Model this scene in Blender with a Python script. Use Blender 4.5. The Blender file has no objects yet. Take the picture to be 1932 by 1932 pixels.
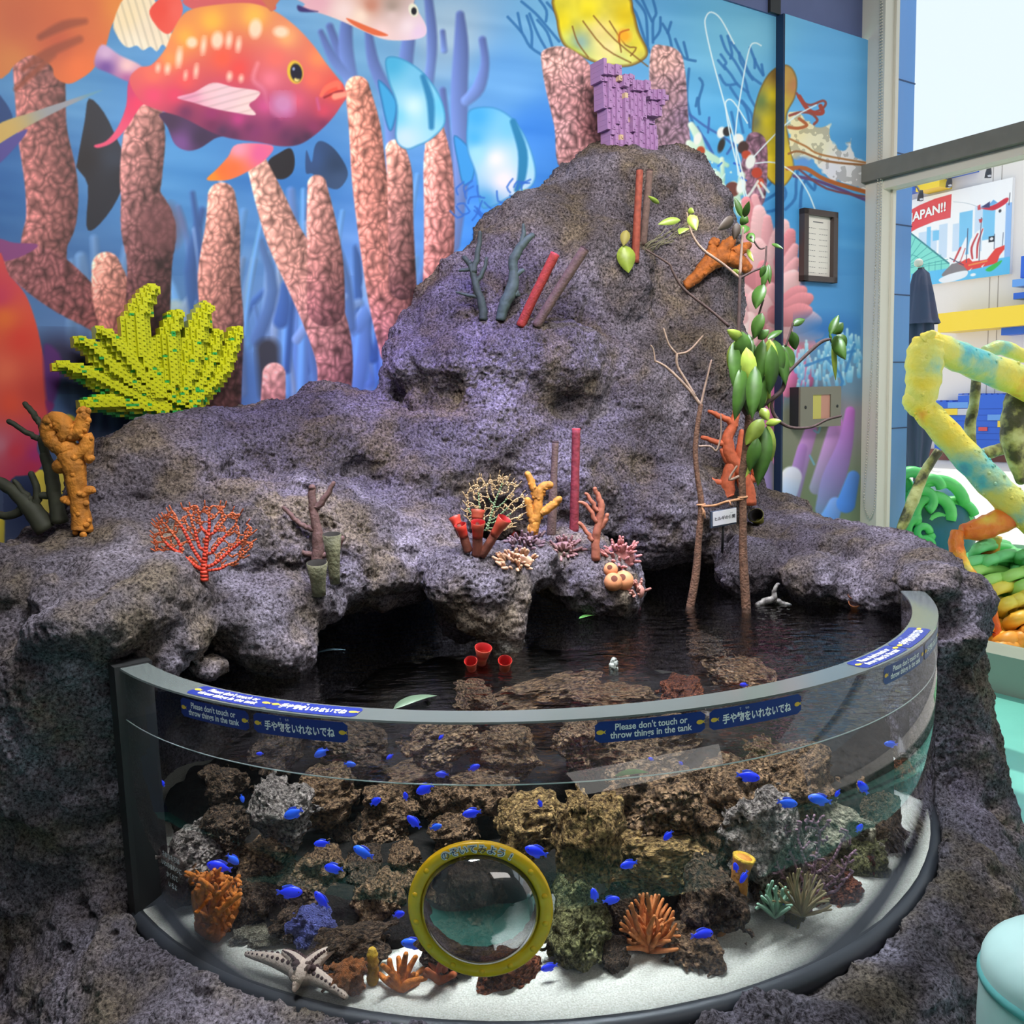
import bpy, bmesh, math, random
import numpy as np
from mathutils import Vector, Matrix
S = bpy.context.scene
COL = S.collection
# ------------------------------------------------------------------ camera
FPX = 1680.0
CAMZ = 1.55
_p, _r = math.radians(6.85), math.radians(-1.75)
fw = np.array([0, math.cos(_p), -math.sin(_p)]); up0 = np.array([0, math.sin(_p), math.cos(_p)]); rt0 = np.array([1.0, 0, 0])
rt = rt0*math.cos(_r)+up0*math.sin(_r); up = -rt0*math.sin(_r)+up0*math.cos(_r)
cam = bpy.data.objects.new('camera', bpy.data.cameras.new('camera')); COL.objects.link(cam)
cam.data.sensor_width = 36; cam.data.lens = 36*FPX/1932; cam.data.clip_start = 0.02
M = Matrix((tuple(rt)+(0,), tuple(up)+(0,), tuple(-fw)+(0,), (0, 0, 0, 1))).transposed()
cam.matrix_world = Matrix.Translation((0, 0, CAMZ)) @ M
S.camera = cam
# ------------------------------------------------------------------ light
S.view_settings.view_transform = 'Standard'; S.view_settings.look = 'None'
S.view_settings.gamma = 1; S.view_settings.exposure = 0.0
S.cycles.max_bounces = 7; S.cycles.diffuse_bounces = 3; S.cycles.glossy_bounces = 3
S.cycles.transparent_max_bounces = 24; S.cycles.transmission_bounces = 4
S.cycles.caustics_reflective = False; S.cycles.caustics_refractive = False
S.cycles.use_denoising = True; S.cycles.sample_clamp_indirect = 4
W = bpy.data.worlds.new('sky'); S.world = W; W.use_nodes = True
W.node_tree.nodes['Background'].inputs[0].default_value = (0.80, 0.90, 1.0, 1)
W.node_tree.nodes['Background'].inputs[1].default_value = 1.15

def lamp(kind, name, loc, target, energy, color, **kw):
    l = bpy.data.lights.new(name, kind); o = bpy.data.objects.new(name, l); COL.objects.link(o)
    o.location = loc
    o.rotation_euler = (Vector(target)-Vector(loc)).to_track_quat('-Z', 'Y').to_euler()
    l.energy = energy; l.color = color
    for k, v in kw.items(): setattr(l, k, v)
    return o
lamp('SUN', 'sun', (4, 6, 8), (3.2, 5.3, 4.8), 3.0, (1, .95, .86), angle=0.009)
lamp('AREA', 'ceiling_panel_lamp', (-0.1, 1.2, 3.4), (-0.3, 3.6, 2.2), 25, (1, .95, .9), shape='RECTANGLE', size=2.2, size_y=.5, spread=math.radians(95))
lamp('AREA', 'ceiling_panel_lamp', (0.9, 2.2, 3.35), (1.5, 4.6, 2.0), 19, (1, .96, .92), shape='RECTANGLE', size=1.2, size_y=.4, spread=math.radians(110))
BLUE = (.30, .27, 1.0)
lamp('SPOT', 'blue_spot_lamp', (-.5, 2.35, 3.3), (-.35, 3.15, 1.2), 130, BLUE, spot_size=math.radians(52), spot_blend=.8, shadow_soft_size=.04)
lamp('SPOT', 'blue_spot_lamp', (.0, 2.6, 3.3), (-.05, 3.5, 1.4), 125, BLUE, spot_size=math.radians(42), spot_blend=.8, shadow_soft_size=.04)
lamp('SPOT', 'blue_spot_lamp', (.9, 2.5, 3.3), (1.15, 3.15, .9), 75, BLUE, spot_size=math.radians(40), spot_blend=.8, shadow_soft_size=.04)
lamp('SPOT', 'white_spot_lamp', (-.1, 1.9, 3.3), (-.35, 2.5, .9), 46, (1, .93, .85), spot_size=math.radians(60), spot_blend=.8, shadow_soft_size=.05)
lamp('AREA', 'tank_strip_lamp', (0.15, 2.2, 2.9), (0.12, 2.25, .4), 50, (.92, .97, 1), shape='RECTANGLE', size=2.2, size_y=.35, spread=math.radians(80))

lamp('AREA', 'room_fill_light', (2.3, -1.2, 4.2), (.6, 1.9, .5), 105, (1, .96, .91), shape='RECTANGLE', size=3.2, size_y=3.2)  # added fill from behind the camera to brighten the tank front
# ------------------------------------------------------------------ helpers
def ray(px, py):
    return fw + rt*(px-966)/FPX - up*(py-966)/FPX
O3 = np.array([0, 0, CAMZ])
def P(px, py, Y):
    r = ray(px, py); return O3 + r*(Y/r[1])
def PZ(px, py, z):
    r = ray(px, py); return O3 + r*((z-CAMZ)/r[2])
AZ = math.radians(33.1)
wd = np.array([math.cos(AZ), math.sin(AZ), 0]); wn = np.array([-wd[1], wd[0], 0]); DW = 3.3
def PW(px, py, off=0.0):
    r = ray(px, py); return O3 + r*((DW-off)/(r@wn))
CORNER = PW(1622, 900); CORNER[2] = 0
vd = -wn                         # window wall runs from the corner towards the room
def PV(px, py, off=0.0):         # point on the window wall plane (off>0: outside)
    r = ray(px, py); k = ((CORNER @ wd)+off)/(r@wd); return O3 + r*k
TC = np.array([0.008, 2.90]); RO = 1.262; RI = 1.195; ZB = 0.325; ZR = 0.95; ZW = 0.822
def PCyl(px, py, R=RO):
    r = ray(px, py); a = r[0]**2+r[1]**2; b = -2*(r[0]*TC[0]+r[1]*TC[1]); c = TC@TC-R*R
    return O3 + r*((-b-math.sqrt(max(b*b-4*a*c, 0)))/(2*a))
def mpp(Y): return Y/FPX

rng = np.random.default_rng(7); random.seed(7)
_T = rng.random((64, 64, 64)).astype(np.float32)
def vnoise(p, s, seed=0):
    q = np.asarray(p, np.float32)*s + seed*17.31
    i = np.floor(q).astype(np.int32); f = q-i; f = f*f*(3-2*f); i &= 63; j = (i+1) & 63
    x0, y0, z0 = i[..., 0], i[..., 1], i[..., 2]; x1, y1, z1 = j[..., 0], j[..., 1], j[..., 2]
    fx, fy, fz = f[..., 0], f[..., 1], f[..., 2]
    a = _T[x0, y0, z0]*(1-fx)+_T[x1, y0, z0]*fx; b = _T[x0, y1, z0]*(1-fx)+_T[x1, y1, z0]*fx
    c = _T[x0, y0, z1]*(1-fx)+_T[x1, y0, z1]*fx; d = _T[x0, y1, z1]*(1-fx)+_T[x1, y1, z1]*fx
    return ((a*(1-fy)+b*fy)*(1-fz)+(c*(1-fy)+d*fy)*fz)*2-1
def fbm(p, s, o=4, seed=0):
    r = 0; a = 1.0
    for k in range(o): r = r+a*vnoise(p, s*2**k, seed+k); a *= .5
    return r

# ---- materials
def mat(name, color=(.5, .5, .5), rough=.6, metal=0, spec=.5, var=0, vscale=20, bump=0, bscale=60, sss=0, emit=None, col2=None, attr=None, bdist=.01, detail=4):
    m = bpy.data.materials.new(name); m.use_nodes = True; nt = m.node_tree; b = nt.nodes['Principled BSDF']
    b.inputs['Base Color'].default_value = (*color, 1); b.inputs['Roughness'].default_value = rough
    b.inputs['Metallic'].default_value = metal; b.inputs['Specular IOR Level'].default_value = spec
    tc = None
    if var or bump or col2:
        tc = nt.nodes.new('ShaderNodeTexCoord')
    if var or col2:
        n = nt.nodes.new('ShaderNodeTexNoise'); n.inputs['Scale'].default_value = vscale; n.inputs['Detail'].default_value = detail
        nt.links.new(tc.outputs['Object'], n.inputs['Vector'])
        rp = nt.nodes.new('ShaderNodeValToRGB'); rp.color_ramp.elements[0].position = .35; rp.color_ramp.elements[1].position = .65
        c2 = col2 or tuple(min(1, c*(1+var)) for c in color); c1 = color if col2 else tuple(c*(1-var) for c in color)
        rp.color_ramp.elements[0].color = (*c1, 1); rp.color_ramp.elements[1].color = (*c2, 1)
        nt.links.new(n.outputs['Fac'], rp.inputs['Fac']); nt.links.new(rp.outputs['Color'], b.inputs['Base Color'])
    if attr:
        a = nt.nodes.new('ShaderNodeAttribute'); a.attribute_name = attr; nt.links.new(a.outputs['Color'], b.inputs['Base Color'])
    if bump:
        n = nt.nodes.new('ShaderNodeTexNoise'); n.inputs['Scale'].default_value = bscale; n.inputs['Detail'].default_value = 5
        nt.links.new(tc.outputs['Object'], n.inputs['Vector'])
        bp = nt.nodes.new('ShaderNodeBump'); bp.inputs['Strength'].default_value = bump; bp.inputs['Distance'].default_value = bdist
        nt.links.new(n.outputs['Fac'], bp.inputs['Height']); nt.links.new(bp.outputs['Normal'], b.inputs['Normal'])
    if emit:
        b.inputs['Emission Color'].default_value = (*emit[0], 1); b.inputs['Emission Strength'].default_value = emit[1]
    return m
def srgb(r, g, b):
    f = lambda c: (c/255/12.92 if c/255 <= .04045 else ((c/255+.055)/1.055)**2.4)
    return (f(r), f(g), f(b))

# ---- meshes
def link(o, parent=None):
    COL.objects.link(o)
    if parent is not None: o.parent = parent
    return o
def mk(name, v, f, m, parent=None, smooth=True, cols=None):
    """one mesh object from numpy vertices and faces (quads array or list)"""
    me = bpy.data.meshes.new(name)
    v = np.asarray(v, np.float32)
    if isinstance(f, np.ndarray):
        k = f.shape[1]
        me.vertices.add(len(v)); me.vertices.foreach_set('co', v.ravel())
        me.loops.add(f.size); me.loops.foreach_set('vertex_index', f.ravel().astype(np.int32))
        me.polygons.add(len(f)); me.polygons.foreach_set('loop_start', np.arange(0, f.size, k, dtype=np.int32))
        me.update(calc_edges=True)
    else:
        me.from_pydata([tuple(x) for x in v.tolist()], [], f)
    if smooth: me.polygons.foreach_set('use_smooth', np.ones(len(me.polygons), bool))
    if cols is not None:
        a = me.color_attributes.new('paint', 'FLOAT_COLOR', 'POINT')
        c = np.ones((len(v), 4), np.float32); c[:, :3] = cols; a.data.foreach_set('color', c.ravel())
    me.update()
    o = bpy.data.objects.new(name, me)
    if m is not None: me.materials.append(m)
    return link(o, parent)
class MB:
    """collects shapes into one mesh"""
    def __init__(s): s.v = []; s.f = []; s.n = 0
    def add(s, v, f):
        v = np.asarray(v, float); s.v.append(v)
        s.f += [tuple(int(i)+s.n for i in q) for q in f]; s.n += len(v); return s
    def box(s, c, sz, ax=None):
        h = np.array(sz)/2; ax = np.eye(3) if ax is None else np.array(ax)
        v = [np.array(c)+(i*h[0])*ax[0]+(j*h[1])*ax[1]+(k*h[2])*ax[2] for i in (-1, 1) for j in (-1, 1) for k in (-1, 1)]
        return s.add(v, [(0, 1, 3, 2), (4, 6, 7, 5), (0, 4, 5, 1), (2, 3, 7, 6), (0, 2, 6, 4), (1, 5, 7, 3)])
    def tube(s, pts, rad, n=10, cap=True, rnd=False):
        pts = np.array(pts, float); k = len(pts); rad = np.full(k, rad) if np.isscalar(rad) else np.array(rad, float)
        t = np.gradient(pts, axis=0); t /= np.linalg.norm(t, axis=1)[:, None]+1e-9
        a = np.array([0, 0, 1.0]) if abs(t[0][2]) < .9 else np.array([1.0, 0, 0])
        u = np.cross(t[0], a); u /= np.linalg.norm(u); vs = []; ang = np.arange(n)*2*math.pi/n
        rows = []
        for i in range(k):
            u = u-t[i]*(u@t[i]); u /= np.linalg.norm(u)+1e-9; w = np.cross(t[i], u)
            rows.append((pts[i], u.copy(), w, rad[i]))
        if rnd:
            p, u, w, r = rows[-1]; ext = []
            for q in (30, 60, 80):
                q = math.radians(q); ext.append((p+t[-1]*r*math.sin(q), u, w, r*math.cos(q)))
            rows += ext
        for p, u, w, r in rows:
            vs.append(p+r*(np.cos(ang)[:, None]*u+np.sin(ang)[:, None]*w))
        k = len(rows); v = np.concatenate(vs); f = []
        for i in range(k-1):
            for j in range(n):
                f.append((i*n+j, i*n+(j+1) % n, (i+1)*n+(j+1) % n, (i+1)*n+j))
        if cap:
            f.append(tuple(range(n))[::-1]); f.append(tuple(range((k-1)*n, k*n)))
        return s.add(v, f)
    def ell(s, c, r, n=12, m=8, ax=None):
        ax = np.eye(3) if ax is None else np.array(ax); r = np.array(r)*np.ones(3)
        v = []; f = []
        for i in range(m+1):
            th = math.pi*i/m
            for j in range(n):
                ph = 2*math.pi*j/n
                q = r*np.array([math.sin(th)*math.cos(ph), math.sin(th)*math.sin(ph), math.cos(th)])
                v.append(np.array(c)+q@ax)
        for i in range(m):
            for j in range(n): f.append((i*n+j, (i+1)*n+j, (i+1)*n+(j+1) % n, i*n+(j+1) % n))
        return s.add(v, f)
    def lathe(s, prof, c, ax, n=16):
        """prof: (radius, height) pairs along ax"""
        ax = np.array(ax, float); ax /= np.linalg.norm(ax)
        a = np.array([0, 0, 1.0]) if abs(ax[2]) < .9 else np.array([1.0, 0, 0])
        u = np.cross(ax, a); u /= np.linalg.norm(u); w = np.cross(ax, u); v = []; f = []
        for r, h in prof:
            for j in range(n):
                t = 2*math.pi*j/n; v.append(np.array(c)+ax*h+r*(math.cos(t)*u+math.sin(t)*w))
        for i in range(len(prof)-1):
            for j in range(n): f.append((i*n+j, i*n+(j+1) % n, (i+1)*n+(j+1) % n, (i+1)*n+j))
        return s.add(v, f)
    def done(s, name, m, parent=None, smooth=True):
        o = mk(name, np.concatenate(s.v) if s.v else np.zeros((0, 3)), s.f, m, parent, smooth)
        if s.v:
            bm = bmesh.new(); bm.from_mesh(o.data); bmesh.ops.recalc_face_normals(bm, faces=bm.faces); bm.to_mesh(o.data); bm.free()
        return o
def struct(o): o['kind'] = 'structure'; return o
def tag(o, label, cat, group=None, kind=None):
    o['label'] = label; o['category'] = cat
    if group: o['group'] = group
    if kind: o['kind'] = kind
    return o
def thing(name, label, cat, loc=(0, 0, 0), group=None):
    o = bpy.data.objects.new(name, None); o.empty_display_size = .02; link(o); o.location = Vector(tuple(float(x) for x in loc))
    return tag(o, label, cat, group)
def local(o, ch):
    """parent ch (built in world space) under o, keeping its place"""
    ch.parent = o; ch.matrix_parent_inverse = Matrix.Translation(-o.location); return ch
def ngon(name, pts, m, parent=None): return mk(name, np.array(pts), [tuple(range(len(pts)))], m, parent, False)

# ---- isosurfaces (vectorised surface nets)
def nets(F, o, h):
    s = F < 0; nx, ny, nz = F.shape
    c = np.zeros((nx-1, ny-1, nz-1), np.int8)
    for a in (0, 1):
        for b in (0, 1):
            for d in (0, 1): c += s[a:nx-1+a, b:ny-1+b, d:nz-1+d]
    act = np.argwhere((c > 0) & (c < 8)); idx = np.full(c.shape, -1, np.int32); idx[tuple(act.T)] = np.arange(len(act))
    acc = np.zeros((len(act), 3)); cnt = np.zeros(len(act))
    cor = [(a, b, d) for a in (0, 1) for b in (0, 1) for d in (0, 1)]
    for p in cor:
        for ax in range(3):
            if p[ax]: continue
            q = list(p); q[ax] = 1
            f0 = F[tuple((act+p).T)]; f1 = F[tuple((act+q).T)]; x = (f0 < 0) != (f1 < 0)
            t = np.where(x, f0/(f0-f1+1e-12), 0); pos = np.array(p, float)[None].repeat(len(act), 0); pos[:, ax] += t
            acc[x] += pos[x]; cnt += x
    v = (act+acc/np.maximum(cnt, 1)[:, None])*h+o
    fs = []
    for ax in range(3):
        b, d = [(1, 2), (2, 0), (0, 1)][ax]
        sl0 = [slice(None)]*3; sl1 = [slice(None)]*3; sl0[ax] = slice(0, -1); sl1[ax] = slice(1, None)
        e = np.argwhere(s[tuple(sl0)] != s[tuple(sl1)])
        e = e[(e[:, b] > 0) & (e[:, d] > 0) & (e[:, b] < F.shape[b]-1) & (e[:, d] < F.shape[d]-1)]
        ub = np.zeros(3, int); ub[b] = 1; ud = np.zeros(3, int); ud[d] = 1
        q = np.stack([idx[tuple((e-ub-ud).T)], idx[tuple((e-ud).T)], idx[tuple(e.T)], idx[tuple((e-ub).T)]], 1)
        fl = ~s[tuple(e.T)]; q[fl] = q[fl][:, ::-1]; fs.append(q)
    f = np.concatenate(fs); return v, f[(f >= 0).all(1)]
def subdiv(v, f):
    e = np.concatenate([f[:, [0, 1]], f[:, [1, 2]], f[:, [2, 3]], f[:, [3, 0]]]); e.sort(1)
    key = e[:, 0].astype(np.int64)*len(v)+e[:, 1]; u, inv = np.unique(key, return_inverse=True); ea, eb = u//len(v), u % len(v)
    em = (v[ea]+v[eb])/2; fc = v[f].mean(1); n = len(f); b = len(v); i = inv.reshape(4, n)+b; c = np.arange(n)+b+len(u)
    q = np.concatenate([np.stack([f[:, k], i[k], c, i[k-1]], 1) for k in range(4)]); return np.concatenate([v, em, fc]), q
def normals(v, f):
    nn = np.zeros_like(v); fn = np.cross(v[f[:, 1]]-v[f[:, 0]], v[f[:, 3]]-v[f[:, 0]])
    for k in range(4):
        for a in range(3): nn[:, a] += np.bincount(f[:, k], fn[:, a], len(v))
    return nn/(np.linalg.norm(nn, axis=1)[:, None]+1e-12)
def cells(p, s, seed=0):
    # distance to the two nearest scattered points (for honeycomb pits)
    q = np.asarray(p)*s; i = np.floor(q).astype(int); b1 = np.full(len(q), 9.0); b2 = b1.copy()
    for a in (-1, 0, 1):
        for b in (-1, 0, 1):
            for c in (-1, 0, 1):
                k = i+(a, b, c); x, y, z = k[:, 0] & 63, k[:, 1] & 63, k[:, 2] & 63
                d = np.sqrt((k[:, 0]+_T[x, y, z]-q[:, 0])**2+(k[:, 1]+_T[y, z, x]-q[:, 1])**2+(k[:, 2]+_T[z, x, y]-q[:, 2])**2)
                b2 = np.minimum(b2, np.maximum(b1, d)); b1 = np.minimum(b1, d)
    return b1, b2
def sd_ell(p, c, r):
    q = p-np.array(c, np.float32); r = np.array(r, np.float32)
    k0 = np.sqrt(((q/r)**2).sum(-1)); k1 = np.sqrt(((q/(r*r))**2).sum(-1))+1e-6
    return k0*(k0-1)/k1
def sd_cap(p, a, b, ra, rb):
    a = np.array(a, np.float32); b = np.array(b, np.float32); ba = b-a
    t = np.clip(((p-a)@ba)/(ba@ba), 0, 1); return np.linalg.norm(p-a-t[..., None]*ba, axis=-1)-(ra+(rb-ra)*t)
def smin(a, b, k):
    h = np.clip(.5+.5*(b-a)/k, 0, 1); return b*(1-h)+a*h-k*h*(1-h)
def grid(lo, hi, h):
    n = np.ceil((np.array(hi)-np.array(lo))/h).astype(int)+1
    g = np.stack(np.meshgrid(*[lo[i]+h*np.arange(n[i]) for i in range(3)], indexing='ij'), -1).astype(np.float32)
    return g
# ================================================================== room
M_floor = mat('floor_paint', srgb(120, 205, 190), rough=.25, var=.05, vscale=3)
M_white = mat('white_frame', srgb(214, 210, 198), rough=.45)
M_greyw = mat('plain_wall', srgb(150, 150, 155), rough=.8)
M_band = mat('blue_grey_band', srgb(88, 98, 140), rough=.6, var=.06, vscale=4)
M_black = mat('black_rubber', (.012, .012, .013), rough=.5)
def wallpt(s, z, off=0.0):       # s metres from the corner along the mural wall (negative = left)
    return CORNER + wd*s - wn*off + np.array([0, 0, z])
def winpt(s, z, off=0.0):        # s metres from the corner along the window wall, off>0 outside
    return CORNER + vd*s + wd*off + np.array([0, 0, z])
def slab(mb, fn, s0, s1, z0, z1, o0, o1):
    v = [fn(s, z, o) for s in (s0, s1) for z in (z0, z1) for o in (o0, o1)]
    return mb.add(v, [(0, 1, 3, 2), (4, 6, 7, 5), (0, 4, 5, 1), (2, 3, 7, 6), (0, 2, 6, 4), (1, 5, 7, 3)])
def s_wall(px, py=500): return float((PW(px, py)-CORNER)@wd)
def s_win(px, py=500): return float((PV(px, py)-CORNER)@vd)
ZM = float(PW(1500, 43)[2])      # top of the mural
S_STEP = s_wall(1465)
HC = 4.3
struct(MB().add([winpt(-6, 0)*[1, 1, 0], winpt(6.5, 0)*[1, 1, 0], winpt(6.5, 0)*[1, 1, 0]-wd*7, winpt(-6, 0)*[1, 1, 0]-wd*7] +
                [], [(0, 1, 2, 3)]).done('floor', M_floor, None, False))
struct(slab(MB(), wallpt, -5.6, .0, ZM, HC, -.12, .012).done('trim_1', M_band, None, False))
struct(slab(MB(), wallpt, S_STEP-.09, S_STEP-.012, ZM, HC, .012, .03).done('trim_2', M_black, None, False))
struct(MB().add([wallpt(-5.6, HC), wallpt(.2, HC), winpt(6.3, HC, .2), winpt(6.3, HC)-wd*5.6], [(0, 1, 2, 3)]).done('ceiling', M_greyw, None, False))
struct(MB().add([wallpt(-5.6, 0), wallpt(-5.6, HC), wallpt(-5.6, HC, 6.3), wallpt(-5.6, 0, 6.3)], [(0, 1, 2, 3)]).done('wall_front', M_greyw, None, False))
struct(MB().add([wallpt(-5.6, 0, 6.3), wallpt(-5.6, HC, 6.3), wallpt(0, HC, 6.3), wallpt(0, 0, 6.3)], [(0, 1, 2, 3)]).done('wall_back', M_greyw, None, False))
# window wall: post, transom, sill, glass
SP0 = s_win(1629, 400); SP1 = s_win(1678, 300)
print('window post', SP0, SP1, 'ZM', ZM, 'corner', CORNER)
win = struct(slab(MB(), winpt, SP0, SP1, 0, HC, -.06, .04).done('window_1', M_white, None, False))
win['label'] = 'tall window with white post and grey transom'
struct(slab(MB(), winpt, 0.0, SP0, 0, HC, -.03, .10).done('trim_3', mat('dark_trim', srgb(70, 66, 74), rough=.5), None, False))
M_tran = mat('grey_transom', srgb(112, 112, 106), rough=.55, var=.06, vscale=14)
zt0 = float(PV(1800, 300, -.1)[2]); zt1 = float(PV(1800, 264, -.1)[2])
local(win, slab(MB(), winpt, SP1-.13, 6.3, zt0, zt1, -.10, .06).done('transom', M_tran, None, False))
local(win, slab(MB(), winpt, SP1-.03, 6.3, zt0-.05, zt0, -.05, .06).done('transom_lip', M_white, None, False))
zs = float(PV(1905, 1241, -.15)[2])
print('transom', zt0, zt1, 'sill z', zs)
local(win, slab(MB(), winpt, SP1-.2, 6.3, 0, max(zs, .08), -.14, .08).done('sill', mat('grey_green_sill', srgb(150, 160, 150), rough=.45), None, False))
local(win, slab(MB(), winpt, SP1-.005, SP1+.014, 0, HC, .02, .05).done('window_frame', M_white, None, False))
def glass_mat(name, tint, refl=1.0, rough=0.0, ior=1.45):
    m = bpy.data.materials.new(name); m.use_nodes = True; nt = m.node_tree; nt.nodes.clear()
    out = nt.nodes.new('ShaderNodeOutputMaterial'); mx = nt.nodes.new('ShaderNodeMixShader')
    tr = nt.nodes.new('ShaderNodeBsdfTransparent'); tr.inputs[0].default_value = (*tint, 1)
    gl = nt.nodes.new('ShaderNodeBsdfGlossy'); gl.inputs['Roughness'].default_value = rough
    fr = nt.nodes.new('ShaderNodeFresnel'); fr.inputs['IOR'].default_value = ior
    ml = nt.nodes.new('ShaderNodeMath'); ml.operation = 'MULTIPLY'; ml.inputs[1].default_value = refl; ml.use_clamp = True
    ge = nt.nodes.new('ShaderNodeNewGeometry'); ib = nt.nodes.new('ShaderNodeMath'); ib.operation = 'SUBTRACT'; ib.inputs[0].default_value = 1; nt.links.new(ge.outputs['Backfacing'], ib.inputs[1])
    m2 = nt.nodes.new('ShaderNodeMath'); m2.operation = 'MULTIPLY'; nt.links.new(fr.outputs[0], m2.inputs[0]); nt.links.new(ib.outputs[0], m2.inputs[1])
    nt.links.new(m2.outputs[0], ml.inputs[0]); nt.links.new(ml.outputs[0], mx.inputs[0])
    nt.links.new(tr.outputs[0], mx.inputs[1]); nt.links.new(gl.outputs[0], mx.inputs[2]); nt.links.new(mx.outputs[0], out.inputs[0])
    return m, nt, gl, fr
M_pane = glass_mat('window_glass', (.97, .98, .97), .6)[0]
g = slab(MB(), winpt, SP1+.02, 6.3, max(zs, .08), zt0-.05, .035, .043); slab(g, winpt, SP1+.02, 6.3, zt1, HC, .035, .043)
local(win, g.done('pane', M_pane, None, False))

# ================================================================== rock surround
def rockmat(name, c1, c2, pit=1.0, sc=1.0, patch=None):
    bd = .012 if sc > .5 else .11
    m = bpy.data.materials.new(name); m.use_nodes = True; nt = m.node_tree; b = nt.nodes['Principled BSDF']; N = nt.nodes.new; L = nt.links.new
    b.inputs['Roughness'].default_value = .85; b.inputs['Specular IOR Level'].default_value = .25
    g = N('ShaderNodeTexCoord')
    n1 = N('ShaderNodeTexNoise'); n1.inputs['Scale'].default_value = 120*sc if sc > .5 else 9; n1.inputs['Detail'].default_value = 7 if sc > .5 else 5; n1.inputs['Roughness'].default_value = .7 if sc > .5 else .58
    n2 = N('ShaderNodeTexNoise'); n2.inputs['Scale'].default_value = 3.2*sc; n2.inputs['Detail'].default_value = 3
    n3 = N('ShaderNodeTexNoise'); n3.inputs['Scale'].default_value = 22*sc; n3.inputs['Detail'].default_value = 4
    vo = N('ShaderNodeTexVoronoi'); vo.inputs['Scale'].default_value = 52*sc; vo.feature = 'SMOOTH_F1'
    for k in (n1, n2, n3, vo): L(g.outputs['Object'], k.inputs['Vector'])
    def rampm(src, a, b_):
        r = N('ShaderNodeMapRange'); r.inputs[1].default_value = a; r.inputs[2].default_value = b_; L(src, r.inputs[0]); return r.outputs[0]
    mask = rampm(n2.outputs['Fac'], .50, .58)
    mx = N('ShaderNodeMix'); mx.data_type = 'FLOAT'; L(mask, mx.inputs[0]); L(n1.outputs['Fac'], mx.inputs[2])
    pt = rampm(vo.outputs['Distance'], .05, .5); pm = N('ShaderNodeMath'); pm.operation = 'MULTIPLY_ADD'; L(pt, pm.inputs[0]); pm.inputs[1].default_value = -.0; pm.inputs[2].default_value = 0
    iv = N('ShaderNodeMath'); iv.operation = 'MULTIPLY'; iv.inputs[1].default_value = .9*pit; L(pt, iv.inputs[0])
    ad = N('ShaderNodeMath'); ad.operation = 'ADD'; L(iv.outputs[0], ad.inputs[0])
    sm = N('ShaderNodeMath'); sm.operation = 'MULTIPLY'; sm.inputs[1].default_value = .25; L(n1.outputs['Fac'], sm.inputs[0]); L(sm.outputs[0], ad.inputs[1])
    L(ad.outputs[0], mx.inputs[3])
    h2 = N('ShaderNodeMath'); h2.operation = 'MULTIPLY_ADD'; L(n3.outputs['Fac'], h2.inputs[0]); h2.inputs[1].default_value = .9 if sc > .5 else 1.5; L(mx.outputs[0], h2.inputs[2])
    bp = N('ShaderNodeBump'); bp.inputs['Strength'].default_value = 1.0; bp.inputs['Distance'].default_value = bd; L(h2.outputs[0], bp.inputs['Height']); L(bp.outputs[0], b.inputs['Normal'])
    cr = N('ShaderNodeValToRGB'); cr.color_ramp.elements[0].position = .38; cr.color_ramp.elements[1].position = .66
    cr.color_ramp.elements[0].color = (*c1, 1); cr.color_ramp.elements[1].color = (*c2, 1)
    L(n1.outputs['Fac'], cr.inputs['Fac'])
    n4 = N('ShaderNodeTexNoise'); n4.inputs['Scale'].default_value = 5*sc; n4.inputs['Detail'].default_value = 5; L(g.outputs['Object'], n4.inputs['Vector'])
    c4 = N('ShaderNodeValToRGB'); el = c4.color_ramp.elements; el.new(.5); q_ = patch or ((1, 1, 1), (1, 1, 1), (1, 1, 1))
    for e_, p_, cc in zip(el, (.36, .5, .64), q_): e_.position = p_; e_.color = (*cc, 1)
    L(n4.outputs['Fac'], c4.inputs['Fac']); mm = N('ShaderNodeMix'); mm.data_type = 'RGBA'; mm.blend_type = 'MULTIPLY'; mm.inputs[0].default_value = 1; L(cr.outputs['Color'], mm.inputs[6]); L(c4.outputs['Color'], mm.inputs[7]); L(mm.outputs[2], b.inputs['Base Color'])
    return m
M_rock = rockmat('moulded_rock', srgb(44, 38, 40), srgb(168, 160, 166), .3, 1.0, ((.80, .70, .50), (.66, .62, .66), (1.0, .98, 1.12)))
BL = []    # (centre, radii) ellipsoids in metres
def blob(px, py, Y, rx, rz, rd):
    c = P(px, py, Y); BL.append((c, (rx*mpp(Y), rd, rz*mpp(Y))))
# tower against the wall
blob(1165, 405, 4.30, 172, 112, .42); blob(1270, 430, 4.42, 95, 112, .40); blob(1250, 560, 4.25, 140, 160, .48)
blob(1060, 560, 4.00, 195, 150, .45); blob(950, 570, 3.82, 120, 95, .34); blob(1290, 760, 4.12, 125, 190, .50)
blob(870, 700, 3.62, 135, 84, .36); blob(880, 620, 3.72, 110, 110, .30); blob(1000, 480, 4.0, 110, 100, .34); blob(1010, 700, 3.72, 150, 100, .42); blob(1130, 800, 3.85, 180, 190, .40)
blob(1230, 950, 3.80, 150, 120, .46); blob(1010, 900, 3.62, 180, 140, .35); blob(1330, 900, 4.05, 70, 160, .45)
blob(900, 830, 3.45, 130, 90, .24)
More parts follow.
